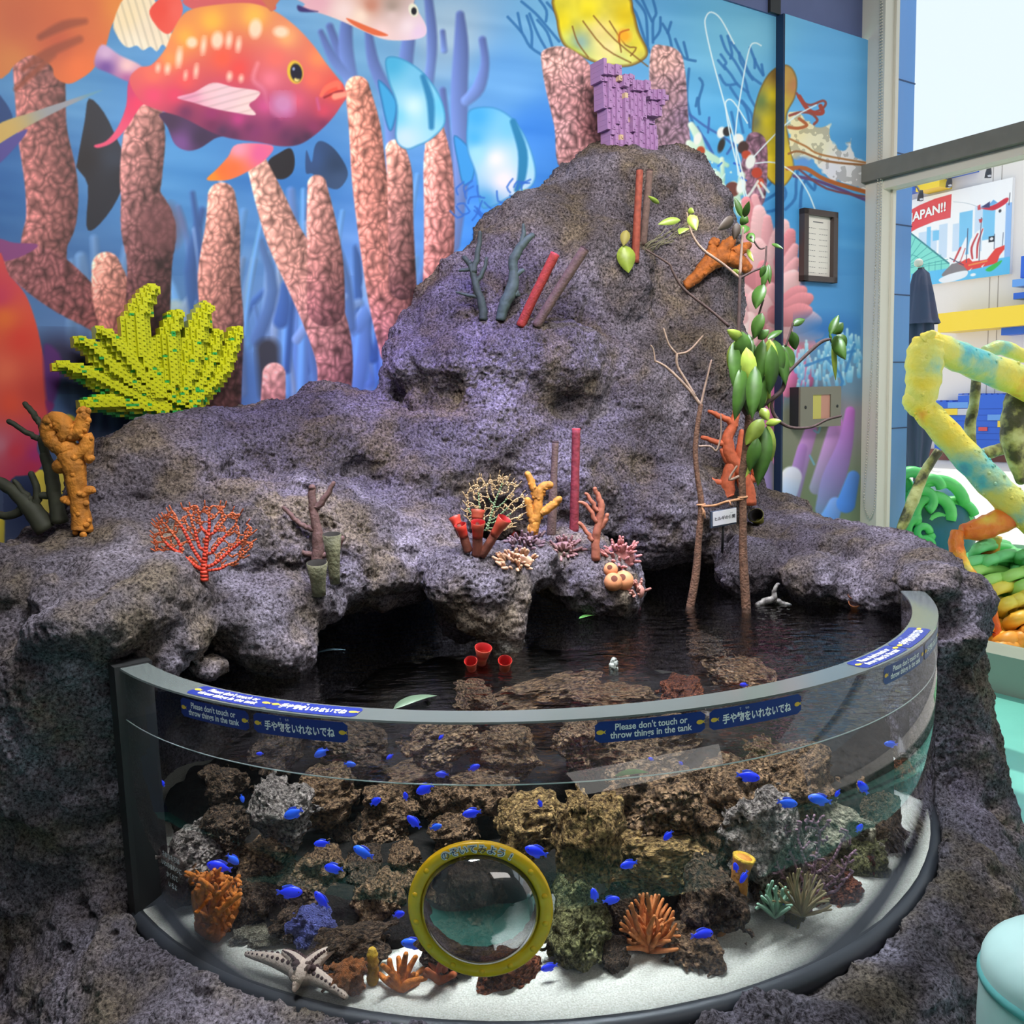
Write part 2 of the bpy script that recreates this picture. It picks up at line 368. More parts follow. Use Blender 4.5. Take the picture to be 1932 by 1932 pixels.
# left hillside
blob(640, 850, 3.42, 150, 112, .36); blob(500, 880, 3.22, 160, 118, .36); blob(350, 890, 3.0, 130, 100, .32)
blob(800, 900, 3.36, 120, 110, .28); blob(280, 920, 2.92, 105, 112, .28)
blob(720, 1020, 3.12, 160, 85, .30); blob(520, 1010, 2.92, 200, 100, .32); blob(320, 1040, 2.72, 190, 85, .30)
blob(640, 1095, 2.86, 140, 45, .24); blob(140, 1090, 2.56, 150, 80, .28); blob(250, 1120, 2.42, 140, 68, .24)
blob(30, 1120, 2.5, 90, 80, .24); blob(190, 1160, 2.22, 110, 60, .18); blob(20, 1230, 2.45, 110, 160, .3)
BL.append((np.array([-1.8, 2.15, .0]), (.5, .62, .13))); BL.append((np.array([-1.5, 1.7, .0]), (.3, .4, .10)))
# right skirt
blob(1440, 1040, 3.9, 130, 95, .45); blob(1560, 1055, 3.55, 130, 66, .36); blob(1680, 1075, 3.2, 110, 62, .3); blob(1768, 1122, 2.84, 58, 68, .20)
blob(1480, 1080, 3.45, 130, 62, .22)
BL2 = []
def blob2(px, py, Y, rx, rz, rd): c = P(px, py, Y); BL2.append((c, (rx*mpp(Y), rd, rz*mpp(Y))))
# boulders over the water
blob2(905, 1095, 2.84, 102, 62, .17); blob2(925, 1145, 2.80, 76, 58, .12); blob2(960, 1195, 2.76, 30, 40, .05); blob2(860, 1060, 3.0, 80, 45, .2); blob2(870, 1150, 2.95, 55, 60, .1)
blob2(1100, 1085, 3.12, 95, 66, .17); blob2(1150, 1120, 3.06, 60, 46, .13); blob2(1060, 1040, 3.24, 90, 45, .18); blob2(1190, 1090, 3.2, 30, 60, .1); blob2(1000, 1060, 3.0, 60, 50, .16)
blob2(1110, 1030, 3.2, 30, 40, .08)
blob2(480, 1160, 2.56, 105, 72, .17); blob2(520, 1215, 2.5, 78, 55, .13); blob2(400, 1150, 2.5, 90, 60, .17); blob2(330, 1195, 2.34, 75, 50, .13); blob2(590, 1130, 2.68, 75, 45, .16)
blob2(300, 1255, 2.27, 50, 46, .08); blob2(395, 1258, 2.36, 42, 30, .07)
blob2(1540, 1090, 3.16, 65, 52, .14); blob2(1420, 1075, 3.36, 75, 60, .16); blob2(1640, 1110, 3.05, 60, 50, .12); blob2(1700, 1100, 2.98, 65, 44, .12); blob2(1752, 1098, 2.74, 52, 34, .14)
def rock_field(g, lo, h):
    F = np.full(g.shape[:3], 1.0, np.float32)
    def loc(F, c, r, k, sub=False):
        lo_i = np.maximum(np.floor((c-r-.14-lo)/h).astype(int), 0); hi_i = np.minimum(np.ceil((c+r+.14-lo)/h).astype(int)+1, np.array(F.shape))
        if (hi_i <= lo_i).any(): return
        sl = tuple(slice(a, b) for a, b in zip(lo_i, hi_i)); F[sl] = smin(F[sl], sd_ell(g[sl], c, r), k)
    for c, r in BL: loc(F, np.array(c), np.array(r), .11)
    x = g[..., 0]-TC[0]; y = g[..., 1]-TC[1]; z = g[..., 2]; R = np.sqrt(x*x+y*y); nrm = g@wn.astype(np.float32)
    wl = nrm-DW
    # base ring round the foot of the tank
    q0 = (R-1.19)/.34; q1 = z/.318
    ring = ((np.abs(q0)**2.6+np.abs(np.maximum(q1, 0))**2.6)**(1/2.6)-1)*.3
    ring = np.maximum(ring, -(R-1.02)); F = smin(F, ring, .06)
    F = smin(F, np.maximum(z-.31, R-1.22), .02)
    # pillars either side of the acrylic
    F = smin(F, sd_cap(g, PCyl(140, 1290)+np.array([-.10, .12, -.9]), P(128, 1300, 2.30), .23, .165), .08)
    F = smin(F, sd_cap(g, (1.43, 2.66, 0.05), (1.365, 2.78, .86), .14, .11), .07)
    F = smin(F, sd_cap(g, (1.40, 3.0, 0.1), (1.37, 3.05, .80), .14, .12), .06)
    F = smin(F, sd_cap(g, (-1.25, 2.6, 0.1), (-1.2, 2.62, .80), .24, .2), .08)
    # solid back behind the pool
    F = np.minimum(F, np.maximum(np.maximum(z-.80, -(nrm-(DW-.30))), np.abs(g@wd.astype(np.float32)-1.9)-1.9))
    bk = np.maximum(np.maximum(np.where(x > 0, np.abs(R-1.30)-.12, np.abs(R-1.40)-.22), z-.80), np.where(x > 0, -.30, -.70).astype(np.float32)-y); F = smin(F, bk, .05)
    nz = fbm(g, 4.5, 3, 3)*.034+np.abs(vnoise(g, 9, 9))*-.030+np.abs(vnoise(g, 19, 12))*-.014
    F = F+nz
    pool = np.maximum(R-1.20, z-(.885+.03*vnoise(g, 6, 5))); pool = np.maximum(pool, nrm-(DW-.16)); pool = np.maximum(pool, .315-z)
    F = np.maximum(F, -pool)
    panel = np.maximum(np.abs(R-1.240)-.050, .284-z); panel = np.maximum(panel, z-.96); panel = np.maximum(panel, np.where((y < .25) & (x > -1.02), -1, 1).astype(np.float32)*.02)
    F = np.maximum(F, -panel)
    G = np.full(F.shape, 1.0, np.float32)
    for c, r in BL2: loc(G, np.array(c), np.array(r), .04)
    G = G+fbm(g, 9, 4, 21)*.020+np.abs(vnoise(g, 21, 13))*-.010
    F = smin(F, G, .02)
    F = np.maximum(F, wl+.004); F = np.maximum(F, -z+.004)
    F = np.maximum(F, (g-np.float32(CORNER))@wd.astype(np.float32)+.15)
    return F
HV = .0135
lo = np.array([-1.85, 1.22, -.02]); hi = np.array([2.35, 4.75, 2.75])
g = grid(lo, hi, HV); F = rock_field(g, lo, HV); del g
v, f = nets(F, lo, HV); del F
v = v+normals(v, f)*(fbm(v, 26, 3, 31)*.0065)[:, None]
v, f = subdiv(v, f); nv = normals(v, f)
pm = np.clip((fbm(v, 2.6, 2, 55)-.10)*5, 0, 1)          # where the honeycomb pits are
b1, b2 = cells(v, 46, 0); pit = np.clip((b2-b1)*1.6, 0, 1)
v = v+nv*((-pit*.014+.005)*pm+(1-pm)*(fbm(v, 75, 3, 61)*.0042+np.abs(vnoise(v, 40, 66))*-.004))[:, None]
RFACES = f
rock = mk('rock_surround', v, f, M_rock)
tag(rock, 'grey moulded rock surround rising as a tower behind the round tank', 'rock')

# ================================================================== tank
A0 = math.radians(-140.5); A1 = math.radians(-11)
tank = thing('aquarium_tank', 'large half-round clear acrylic aquarium set in moulded rock', 'aquarium', (TC[0], TC[1], ZB))
def arc(rprof, a0=A0, a1=A1, n=120, close=True):
    """sweep a closed (r,z) profile round the tank axis"""
    k = len(rprof); v = []; f = []
    for i in range(n+1):
        a = a0+(a1-a0)*i/n
        for r, z in rprof: v.append((TC[0]+r*math.cos(a), TC[1]+r*math.sin(a), z))
    for i in range(n):
        for j in range(k if close else k-1): f.append((i*k+j, (i+1)*k+j, (i+1)*k+(j+1) % k, i*k+(j+1) % k))
    if close: f += [tuple(range(k))[::-1], tuple(range(n*k, n*k+k))]
    return np.array(v), f
M_acr = glass_mat('clear_acrylic', (.975, .985, .985), 1.15, 0.0, 1.49)[0]
local(tank, MB().add(*arc([(RI, ZB), (RO, ZB), (RO, ZR-.004), (RI, ZR-.004)])).done('curved_panel', M_acr))
M_rim = mat('polished_rim', srgb(92, 98, 97), rough=.16, spec=.9)
local(tank, MB().add(*arc([(RI, ZR-.004), (RO, ZR-.004), (RO-.001, ZR), (RI+.001, ZR)])).done('rim', M_rim, None, False))
local(tank, MB().add(*arc([(RO-.008, ZB-.05), (RO+.024, ZB-.05), (RO+.020, ZB-.006), (RO+.003, ZB+.004), (RO-.008, ZB+.002)], A0, A1)).done('gasket', mat('grey_black_gasket', srgb(44, 46, 52), rough=.45)))
local(tank, MB().add(*arc([(RI-.01, ZB-.02), (RO+.012, ZB-.02), (RO+.012, ZR+.004), (RI-.01, ZR+.004)], A0-.03, A0+.014, 4)).done('side_channel', M_black, None, False))
# water
M_wat, nt, gl, fr = glass_mat('water', (.80, .86, .90), 1.25, 0.0, 1.33)
tc_ = nt.nodes.new('ShaderNodeTexCoord'); nz_ = nt.nodes.new('ShaderNodeTexNoise'); nz_.inputs['Scale'].default_value = 26; nz_.inputs['Detail'].default_value = 2
mp_ = nt.nodes.new('ShaderNodeMapping'); mp_.inputs['Scale'].default_value = (.6, 1.2, 1); nt.links.new(tc_.outputs['Object'], mp_.inputs[0]); nt.links.new(mp_.outputs[0], nz_.inputs['Vector'])
bp_ = nt.nodes.new('ShaderNodeBump'); bp_.inputs['Distance'].default_value = .007; bp_.inputs['Strength'].default_value = .9; nt.links.new(nz_.outputs[0], bp_.inputs['Height'])
nt.links.new(bp_.outputs[0], gl.inputs['Normal']); nt.links.new(bp_.outputs[0], fr.inputs['Normal'])
n = 96; ang = np.arange(n)*2*math.pi/n
wv = [(TC[0], TC[1], ZW)]+[(TC[0]+(RO-.005)*math.cos(a), TC[1]+(RO-.005)*math.sin(a), ZW) for a in ang]
wv = np.array(wv); k = wv@wn-(DW-.05); wv = wv-np.maximum(k, 0)[:, None]*wn
water = mk('water', wv, [(0, 1+i, 1+(i+1) % n) for i in range(n)], M_wat, None, False)
tag(water, 'still dark water surface inside the round tank', 'water', None, 'stuff')
M_men = mat('meniscus', (.75, .8, .8), rough=.1)
local(water, MB().add(*arc([(RO-.007, ZW), (RO-.003, ZW), (RO-.003, ZW+.003)], A0+.02, A1-.1)).done('meniscus', M_men))
# sand bed
r_ = np.linspace(0, 1, 60)[1:]; sv = [(TC[0], TC[1])]
for rr in r_: sv += [(TC[0]+rr*(RO-.006)*math.cos(a), TC[1]+rr*(RO-.006)*math.sin(a)) for a in ang]
sv = np.array(sv); p3 = np.c_[sv, np.zeros(len(sv))]
def sandz(p):
    e = np.clip((RO-np.hypot(p[..., 0]-TC[0], p[..., 1]-TC[1]))/.12, 0, 1)
    return .329+e*(.022*(fbm(p, 3.0, 3, 77)*.5+.5)+.03*np.clip((p[..., 0]-.55)/.6, 0, 1))
p3[:, 2] = sandz(p3)+fbm(p3, 40, 2, 5)*.0025; k = p3@wn-(DW-.05); p3[:, :2] -= (np.maximum(k, 0)[:, None]*wn)[:, :2]
sf = [(0, 1+i, 1+(i+1) % n) for i in range(n)]
for q in range(len(r_)-1): sf += [(1+q*n+i, 1+(q+1)*n+i, 1+(q+1)*n+(i+1) % n, 1+q*n+(i+1) % n) for i in range(n)]
sand = mk('sand_bed', p3, sf, mat('coral_sand', srgb(205, 200, 185), rough=.95, col2=srgb(240, 236, 224), vscale=260, bump=.8, bscale=240, bdist=.006))
tag(sand, 'pale coral sand bed on the tank floor', 'sand', None, 'stuff')

# dark heap under the reef rocks
lo2 = np.array([-1.15, 1.75, .30]); hi2 = np.array([1.2, 3.7, .80]); g2 = grid(lo2, hi2, .02)
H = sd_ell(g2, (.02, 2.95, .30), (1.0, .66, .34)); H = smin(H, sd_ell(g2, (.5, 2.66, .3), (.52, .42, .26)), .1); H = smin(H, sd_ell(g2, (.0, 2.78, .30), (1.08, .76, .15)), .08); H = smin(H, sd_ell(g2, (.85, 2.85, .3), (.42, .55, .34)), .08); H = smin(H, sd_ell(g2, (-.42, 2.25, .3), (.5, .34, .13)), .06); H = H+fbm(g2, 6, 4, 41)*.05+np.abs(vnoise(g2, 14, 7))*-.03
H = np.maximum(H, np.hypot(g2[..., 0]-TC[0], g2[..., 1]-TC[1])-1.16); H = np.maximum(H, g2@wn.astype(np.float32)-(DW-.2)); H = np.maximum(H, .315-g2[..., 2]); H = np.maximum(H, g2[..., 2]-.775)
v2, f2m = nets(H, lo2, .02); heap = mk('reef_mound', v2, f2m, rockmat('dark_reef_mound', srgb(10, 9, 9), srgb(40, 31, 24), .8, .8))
tag(heap, 'dark rocky mound on the tank floor under the piled reef rocks', 'rock')
# ================================================================== mural
def project(p):
    q = p-O3; z = q@fw
    return 966+FPX*(q@rt)/z, 966-FPX*(q@up)/z
def n2(x, y, s, seed=0): return vnoise(np.stack([x, y, np.full_like(x, seed*3.7)], -1), s, seed)
def f2(x, y, s, o=3, seed=0): return fbm(np.stack([x, y, np.full_like(x, seed*3.7)], -1), s, o, seed)
def worley(x, y, s, seed=0):
    q = np.stack([x, y], -1)*s; i = np.floor(q).astype(int); b1 = np.full(x.shape, 9.0); b2 = b1.copy()
    for a in (-1, 0, 1):
        for b in (-1, 0, 1):
            c = i+(a, b); h = (c[..., 0]*73+c[..., 1]*157+seed*31)
            jx = _T[h & 63, c[..., 0] & 63, c[..., 1] & 63]; jy = _T[c[..., 1] & 63, h & 63, c[..., 0] & 63]
            d = np.hypot(c[..., 0]+jx-q[..., 0], c[..., 1]+jy-q[..., 1])
            b2 = np.minimum(b2, np.maximum(b1, d)); b1 = np.minimum(b1, d)
    return b1, b2
def smooth(pts, k=5, closed=True):
    p = np.array(pts, float); n = len(p); out = []
    for i in range(n if closed else n-1):
        if closed: a, b, c, d = p[i-1], p[i], p[(i+1) % n], p[(i+2) % n]
        else: a, b, c, d = p[max(i-1, 0)], p[i], p[i+1], p[min(i+2, n-1)]
        for t in np.arange(k)/k:
            out.append(.5*(2*b+(c-a)*t+(2*a-5*b+4*c-d)*t*t+(3*b-a-3*c+d)*t**3))
    if not closed: out.append(p[-1])
    return np.array(out)
class Paint:
    def __init__(s, X, Y): s.X = X; s.Y = Y; s.C = np.zeros((len(X), 3), np.float32)
    def sel(s, x0, y0, x1, y1): return np.nonzero((s.X > x0) & (s.X < x1) & (s.Y > y0) & (s.Y < y1))[0]
    def put(s, i, a, col): s.C[i] = s.C[i]*(1-a[:, None])+np.asarray(col, np.float32)*a[:, None]
    def idw(s, x, y, ctl, pw=2.2):
        num = 0; den = 0
        for cx, cy, *c in ctl:
            w = 1/(((x-cx)**2+(y-cy)**2)**(pw/2)+60); num = num+w[:, None]*np.array(c[0] if len(c) == 1 else c, np.float32); den = den+w
        return num/den[:, None]
    def sd(s, x, y, p):
        d = np.full(x.shape, 1e9); ins = np.zeros(x.shape, bool)
        for i in range(len(p)):
            a = p[i-1]; b = p[i]; e = b-a; wx = x-a[0]; wy = y-a[1]
            t = np.clip((wx*e[0]+wy*e[1])/(e@e+1e-9), 0, 1); d = np.minimum(d, (wx-e[0]*t)**2+(wy-e[1]*t)**2)
            c = ((a[1] > y) != (b[1] > y)) & (x < e[0]*(y-a[1])/(e[1]+1e-12)+a[0]); ins ^= c
        d = np.sqrt(d); return np.where(ins, -d, d)
    def poly(s, pts, col, soft=1.6, k=5, edge=None, tex=None, alpha=1, wob=0):
        """col: rgb, or control points [(x, y, rgb)]; edge: (rgb, width) of a darker outline"""
        p = smooth(pts, k) if k > 1 else np.array(pts, float); lo = p.min(0)-6; hi = p.max(0)+6
        i = s.sel(lo[0], lo[1], hi[0], hi[1])
        if not len(i): return
        x, y = s.X[i].astype(float), s.Y[i].astype(float); d = s.sd(x, y, p)
        if wob: d = d+f2(x, y, .08, 2, 5)*wob
        a = np.clip(.5-d/(2*soft), 0, 1)*alpha; j = a > 0; i, x, y, d, a = i[j], x[j], y[j], d[j], a[j]
        c = s.idw(x, y, col) if isinstance(col, list) else np.tile(np.array(col, np.float32), (len(x), 1))
        if tex is not None: c = c*tex(x, y)[:, None]
        if edge: w = np.clip(1+d/edge[1], 0, 1)[:, None]; c = c*(1-w)+np.array(edge[0])*w
        s.put(i, a, np.clip(c, 0, 255))
    def strk(s, pts, col, soft=1.4, col2=None, shade=.0, k=4, tex=None, alpha=1, lit=(-.8, -.5)):
        """tapered stroke: pts (x, y, r); col -> col2 along the length"""
        p = smooth(pts, k, False) if k > 1 else np.array(pts, float); m = p[:, 2].max()+5
        i = s.sel(p[:, 0].min()-m, p[:, 1].min()-m, p[:, 0].max()+m, p[:, 1].max()+m)
        if not len(i): return
        x, y = s.X[i].astype(float), s.Y[i].astype(float); best = np.full(x.shape, 1e9); T = np.zeros(x.shape); RX = np.zeros(x.shape); n = len(p)-1
        for q in range(n):
            a = p[q]; e = p[q+1]-a; wx = x-a[0]; wy = y-a[1]; t = np.clip((wx*e[0]+wy*e[1])/(e[0]**2+e[1]**2+1e-9), 0, 1)
            r = a[2]+e[2]*t; dx = wx-e[0]*t; dy = wy-e[1]*t; d = np.hypot(dx, dy)-r; u = d < best
            best[u] = d[u]; T[u] = (q+t[u])/n; RX[u] = ((dx*lit[0]+dy*lit[1])/np.maximum(r, .5))[u]
        a = np.clip(.5-best/(2*soft), 0, 1)*alpha; j = a > 0; i, x, y, a, T, RX = i[j], x[j], y[j], a[j], T[j], RX[j]
        c = np.array(col, np.float32)*(1-T[:, None])+np.array(col if col2 is None else col2, np.float32)*T[:, None]
        if shade: c = c*(1+shade*RX)[:, None]
        if tex is not None: c = c*tex(x, y)[:, None]
        s.put(i, a, np.clip(c, 0, 255))
    def ell(s, cx, cy, rx, ry, col, soft=1.5, rot=0, alpha=1):
        m = max(rx, ry)+4; i = s.sel(cx-m, cy-m, cx+m, cy+m); c_, s_ = math.cos(rot), math.sin(rot)
        if not len(i): return
        x = s.X[i]-cx; y = s.Y[i]-cy; u = x*c_+y*s_; v = -x*s_+y*c_; k = np.hypot(u/rx, v/ry)
        s.put(i, np.clip(.5-(k-1)*min(rx, ry)/(2*soft), 0, 1)*alpha, col)

def lumps(sc, amt=.42, seed=0):
    def t(x, y):
        a, b = worley(x+f2(x, y, .05, 2, 3)*8, (y+f2(x, y, .05, 2, 4)*8)*.85, sc, seed); e = np.clip(1.05-a*1.15, 0, 1)
        return 1-amt*.85+amt*1.5*e+.10*f2(x, y, .12, 2, seed+2)
    return t
def worms(sc, amt=.4, seed=0):
    def t(x, y):
        v = np.abs(f2(x, y, sc, 2, seed)); return 1-amt+amt*1.7*np.clip(1-v*4.2, 0, 1)
    return t
def paint(X, Y):
    p = Paint(X, Y); n = len(X); rnd = np.random.default_rng(4)
    # sea, with the shade low on the left painted near-black
    bg = [(0, 300, (46, 104, 172)), (100, 120, (86, 146, 196)), (0, 620, (84, 124, 180)), (330, 300, (72, 140, 205)), (560, 320, (66, 128, 200)), (690, 60, (112, 164, 208)), (850, 60, (150, 178, 204)), (960, 150, (96, 156, 218)),
          (1010, 250, (58, 128, 216)), (920, 420, (74, 148, 246)), (1060, 40, (112, 172, 212)), (1400, 60, (112, 182, 216)), (1400, 250, (80, 168, 226)), (1550, 150, (94, 172, 232)), (1550, 400, (82, 162, 222)), (1560, 570, (76, 148, 208)),
          (700, 500, (104, 152, 232)), (500, 600, (104, 146, 206)), (150, 640, (86, 124, 186)), (230, 780, (72, 92, 134)), (130, 980, (56, 74, 116)), (30, 1000, (72, 84, 118)), (1500, 900, (126, 126, 102)), (1570, 960, (112, 136, 130)), (1430, 900, (156, 136, 180)), (0, 1300, (14, 14, 18)), (80, 1400, (14, 14, 18)), (0, 1600, (12, 12, 14)), (1520, 790, (120, 140, 160))]
    for c in range(0, n, 200000):
        sl = slice(c, c+200000); p.C[sl] = p.idw(X[sl].astype(float), Y[sl].astype(float), bg, 2.6)
    st = f2((X*.35+Y).astype(float), (Y*1.0-X*.25).astype(float)*1.0, .011, 3, 8)
    st2 = n2((X*.05).astype(float), (Y-X*.16).astype(float), .03, 6)+.5*n2((X*.1).astype(float), (Y-X*.12).astype(float), .07, 7)
    p.C += (st*7+st2*13*(Y < 520))[:, None]*np.array([1.1, 1, .75], np.float32)
    # pale blue branching corals behind
    for i in range(70):
        x = rnd.uniform(330, 800); y0 = rnd.uniform(330, 600); y1 = rnd.uniform(600, 790); w = rnd.uniform(4, 13); c = np.array([(126, 160, 212), (96, 132, 196), (150, 178, 222), (70, 108, 180), (112, 168, 236)][i % 5])*rnd.uniform(.85, 1.05)
        p.strk([(x+rnd.uniform(-30, 30), y0, w*.6), (x+rnd.uniform(-14, 14), (y0+y1)/2, w), (x+rnd.uniform(-26, 26), y1, w*1.2)], c, 4, shade=.16, k=3)
    for i in range(14):
        x = rnd.uniform(120, 330); y0 = rnd.uniform(430, 620); w = rnd.uniform(6, 14)
        p.strk([(x, y0, w*.7), (x+rnd.uniform(-10, 10), y0+90, w), (x+rnd.uniform(-25, 25), y0+230, w)], (112, 152, 206), 5, (84, 116, 168), .15, k=3)
    for q in ([(622, 50, 7), (640, 100, 9), (662, 150, 11), (672, 200, 12)], [(655, 30, 10), (652, 90, 14), (664, 160, 13)], [(605, 60, 5), (628, 110, 9), (660, 150, 9)], [(695, 60, 7), (705, 120, 11), (735, 200, 13), (742, 320, 13)], [(770, -5, 10), (772, 60, 12), (766, 150, 14), (800, 260, 12)], [(808, -5, 8), (815, 70, 10), (812, 130, 9), (800, 190, 13)],
              [(868, 28, 8), (870, 90, 14), (866, 190, 16), (868, 330, 16), (850, 460, 18)], [(910, 75, 7), (915, 120, 8), (903, 165, 12), (880, 190, 10)], [(835, 60, 5), (838, 95, 6)], [(835, 170, 6), (842, 260, 9), (850, 380, 10)]):
        p.strk(q, (88, 106, 168), 3, (112, 140, 208), .2)
    # pale blue ground corals lower left and the dark behind the brick coral
    p.strk([(560, 640, 9), (600, 590, 8), (650, 560, 7)], (130, 160, 214), 3, shade=.2); p.strk([(505, 660, 22), (510, 740, 20)], (60, 60, 70), 8)
    p.ell(120, 680, 60, 46, (44, 34, 62), 24, .5, .8); p.ell(70, 950, 60, 60, (34, 46, 84), 30)
    p.ell(330, 576, 14, 10, (170, 196, 214), 5)
    # dark silhouettes of fish
    dk = (36, 33, 40)
    p.poly([(168, 186), (196, 212), (222, 265), (237, 300), (236, 340), (212, 392), (178, 432), (163, 425), (166, 350), (146, 318), (146, 305), (160, 228)], [(160, 300, (33, 28, 34)), (215, 300, (48, 54, 70)), (235, 330, (34, 34, 44))], 1.6, 3)
    p.poly([(528, 288), (548, 280), (556, 300), (552, 325), (534, 338), (512, 332), (506, 305)], dk)
    p.poly([(578, 284), (588, 306), (594, 276), (606, 266), (630, 280), (652, 312), (655, 335), (636, 357), (606, 346), (590, 328), (577, 325)], [(590, 300, (50, 78, 128)), (635, 310, (40, 60, 92)), (640, 340, (56, 78, 116))])
    p.poly([(-5, 180), (8, 190), (20, 210), (22, 226), (-5, 234)], (24, 62, 120))
    # ---------------- coral columns
    hi, md = (214, 150, 136), (142, 86, 86)
    lp = lumps(.085, .46, 1)
    def col(pts, c1=hi, c2=md, t=lp, sh=.42): p.strk(pts, c1, 1.8, c2, sh, tex=t)
    col([(72, 100, 50), (76, 180, 48), (80, 250, 47), (96, 340, 50), (97, 410, 48), (84, 455, 44), (80, 500, 46)], (150, 92, 88), (158, 98, 98))
    col([(30, 492, 30), (80, 515, 46), (130, 552, 44), (190, 600, 30), (220, 640, 22)], (150, 92, 96), (124, 70, 74))
    col([(200, 502, 27), (214, 560, 40), (240, 630, 46)], (232, 160, 146), (150, 90, 88), lumps(.10, .4, 2))
    col([(276, 205, 30), (272, 260, 40), (266, 330, 40), (266, 372, 38), (280, 430, 52), (282, 505, 42), (276, 640, 44)], (190, 130, 124), (84, 52, 58))
    p.ell(302, 428, 42, 48, (128, 80, 84), 12, 0, .55)
    col([(418, 370, 26), (420, 430, 33), (413, 520, 40), (420, 610, 40), (424, 700, 33), (420, 790, 34)], hi, (112, 70, 74), lumps(.10, .46, 3))
    col([(486, 312, 20), (508, 372, 28), (538, 450, 35), (582, 530, 42), (618, 620, 40), (632, 690, 34), (628, 760, 32)], (236, 176, 160), (140, 86, 88), lumps(.092, .44, 4))
    col([(598, 348, 18), (606, 420, 28), (614, 500, 34), (615, 580, 36)], (222, 158, 148), (140, 88, 90), lumps(.092, .44, 5))
    col([(674, 166, 23), (688, 240, 30), (698, 340, 34), (718, 440, 42), (738, 560, 44), (750, 660, 34)], (230, 150, 130), (150, 96, 98), lumps(.095, .46, 6))
    col([(746, 282, 19), (754, 330, 24), (756, 420, 24), (760, 540, 26)], (232, 160, 146), (110, 72, 76), lumps(.095, .46, 7))
    col([(822, 248, 17), (826, 310, 27), (829, 400, 29), (827, 500, 28), (818, 600, 24)], (232, 158, 146), (168, 106, 112), lumps(.10, .44, 8))
    col([(517, 706, 22), (515, 770, 24)], (236, 168, 158), (178, 112, 112), lumps(.08, .3, 9), .2)
    # ---------------- butterfly fishes
    cy = (84, 172, 222)
    p.poly([(714, 150), (748, 190), (742, 240), (732, 243), (720, 195)], (62, 158, 216), edge=((40, 110, 170), 5))
    p.poly([(728, 110), (758, 110), (800, 138), (832, 185), (840, 232), (815, 262), (790, 275), (766, 282), (746, 262), (748, 200), (732, 150)], [(740, 120, (70, 168, 214)), (780, 200, (196, 226, 240)), (765, 260, (190, 216, 240)), (830, 200, (100, 190, 230)), (790, 150, (110, 184, 224)), (750, 220, (120, 200, 232))], edge=((60, 140, 190), 5))
    p.strk([(798, 145, 5), (812, 190, 7), (814, 240, 5)], (44, 124, 176), 3)
    p.poly([(857, 255), (894, 292), (892, 338), (874, 348), (864, 310)], (58, 146, 220), edge=((40, 110, 170), 4))
    p.poly([(888, 206), (930, 202), (966, 222), (994, 262), (1011, 318), (1003, 352), (960, 374), (926, 392), (906, 388), (897, 330), (881, 282), (881, 232)], [(900, 220, (64, 162, 226)), (935, 300, (226, 222, 240)), (950, 340, (230, 220, 232)), (900, 290, (150, 206, 240)), (960, 240, (110, 186, 230)), (915, 380, (70, 150, 214)), (1000, 300, (150, 206, 240)), (895, 260, (70, 166, 228))], edge=((60, 136, 196), 5))
    p.strk([(968, 230, 6), (986, 285, 9), (984, 335, 8), (975, 358, 5)], (40, 122, 172), 2.5)
    p.ell(990, 364, 9, 7, (130, 206, 150), 2)
    for i in range(30):
        x = 862+rnd.uniform(0, 150); y = 350+rnd.uniform(0, 110); a = rnd.uniform(0, 6.28)
        p.strk([(x, y, 1.8), (x+12*math.cos(a), y+12*math.sin(a), 1.8), (x+26*math.cos(a+.7), y+26*math.sin(a+.7), 1.8)], (46, 100, 196), 1.2, alpha=.8, k=2)
    # ---------------- dark blue sea fans
    def fan(lines, c=(44, 104, 164), w=2.6, al=.85):
        for l in lines: p.strk([(x, y, w) for x, y in l], c, 1.3, k=3, alpha=al)
    fan([[(958, 32), (985, 62), (1000, 88), (1025, 105)], [(977, 25), (984, 60)], [(994, 30), (1003, 60), (1003, 88)], [(999, 26), (1015, 65), (1030, 92)], [(984, 3), (1010, 25), (1030, 48), (1055, 78)], [(1018, 0), (1031, 20), (1030, 40)], [(1014, 38), (1032, 60), (1042, 88)], [(1032, 5), (1050, 25)]])
    fan([[(1180, 0), (1200, 25), (1215, 70), (1226, 98)], [(1200, 0), (1215, 20), (1220, 40), (1222, 85)], [(1212, 0), (1230, 40)], [(1232, 0), (1238, 25), (1232, 40), (1232, 80)], [(1246, 33), (1245, 58), (1234, 74)], [(1250, 45), (1262, 66), (1268, 92)], [(1266, 42), (1260, 62)], [(1274, 74), (1284, 98), (1292, 110), (1312, 115)], [(1290, 80), (1297, 108)], [(1300, 130), (1296, 190), (1310, 240)], [(1320, 148), (1326, 160), (1318, 190), (1320, 215)], [(1316, 185), (1313, 200)]])
    fan([[(1360, 68), (1370, 95), (1386, 115), (1405, 150), (1412, 178), (1424, 200)], [(1373, 68), (1381, 100), (1378, 110)], [(1380, 80), (1400, 110), (1416, 142), (1435, 158)], [(1395, 100), (1398, 118), (1420, 150)], [(1415, 90), (1428, 122), (1440, 142)], [(1360, 103), (1370, 118), (1367, 125), (1380, 142), (1392, 160), (1411, 174)], [(1355, 114), (1368, 130)], [(1358, 142), (1370, 160), (1390, 158)], [(1378, 165), (1392, 186), (1408, 205), (1415, 240)], [(1400, 190), (1418, 215), (1420, 245)], [(1380, 212), (1388, 250)], [(1394, 212), (1402, 250)], [(1424, 112), (1424, 128)], [(1437, 122), (1440, 140)]], (48, 112, 178))
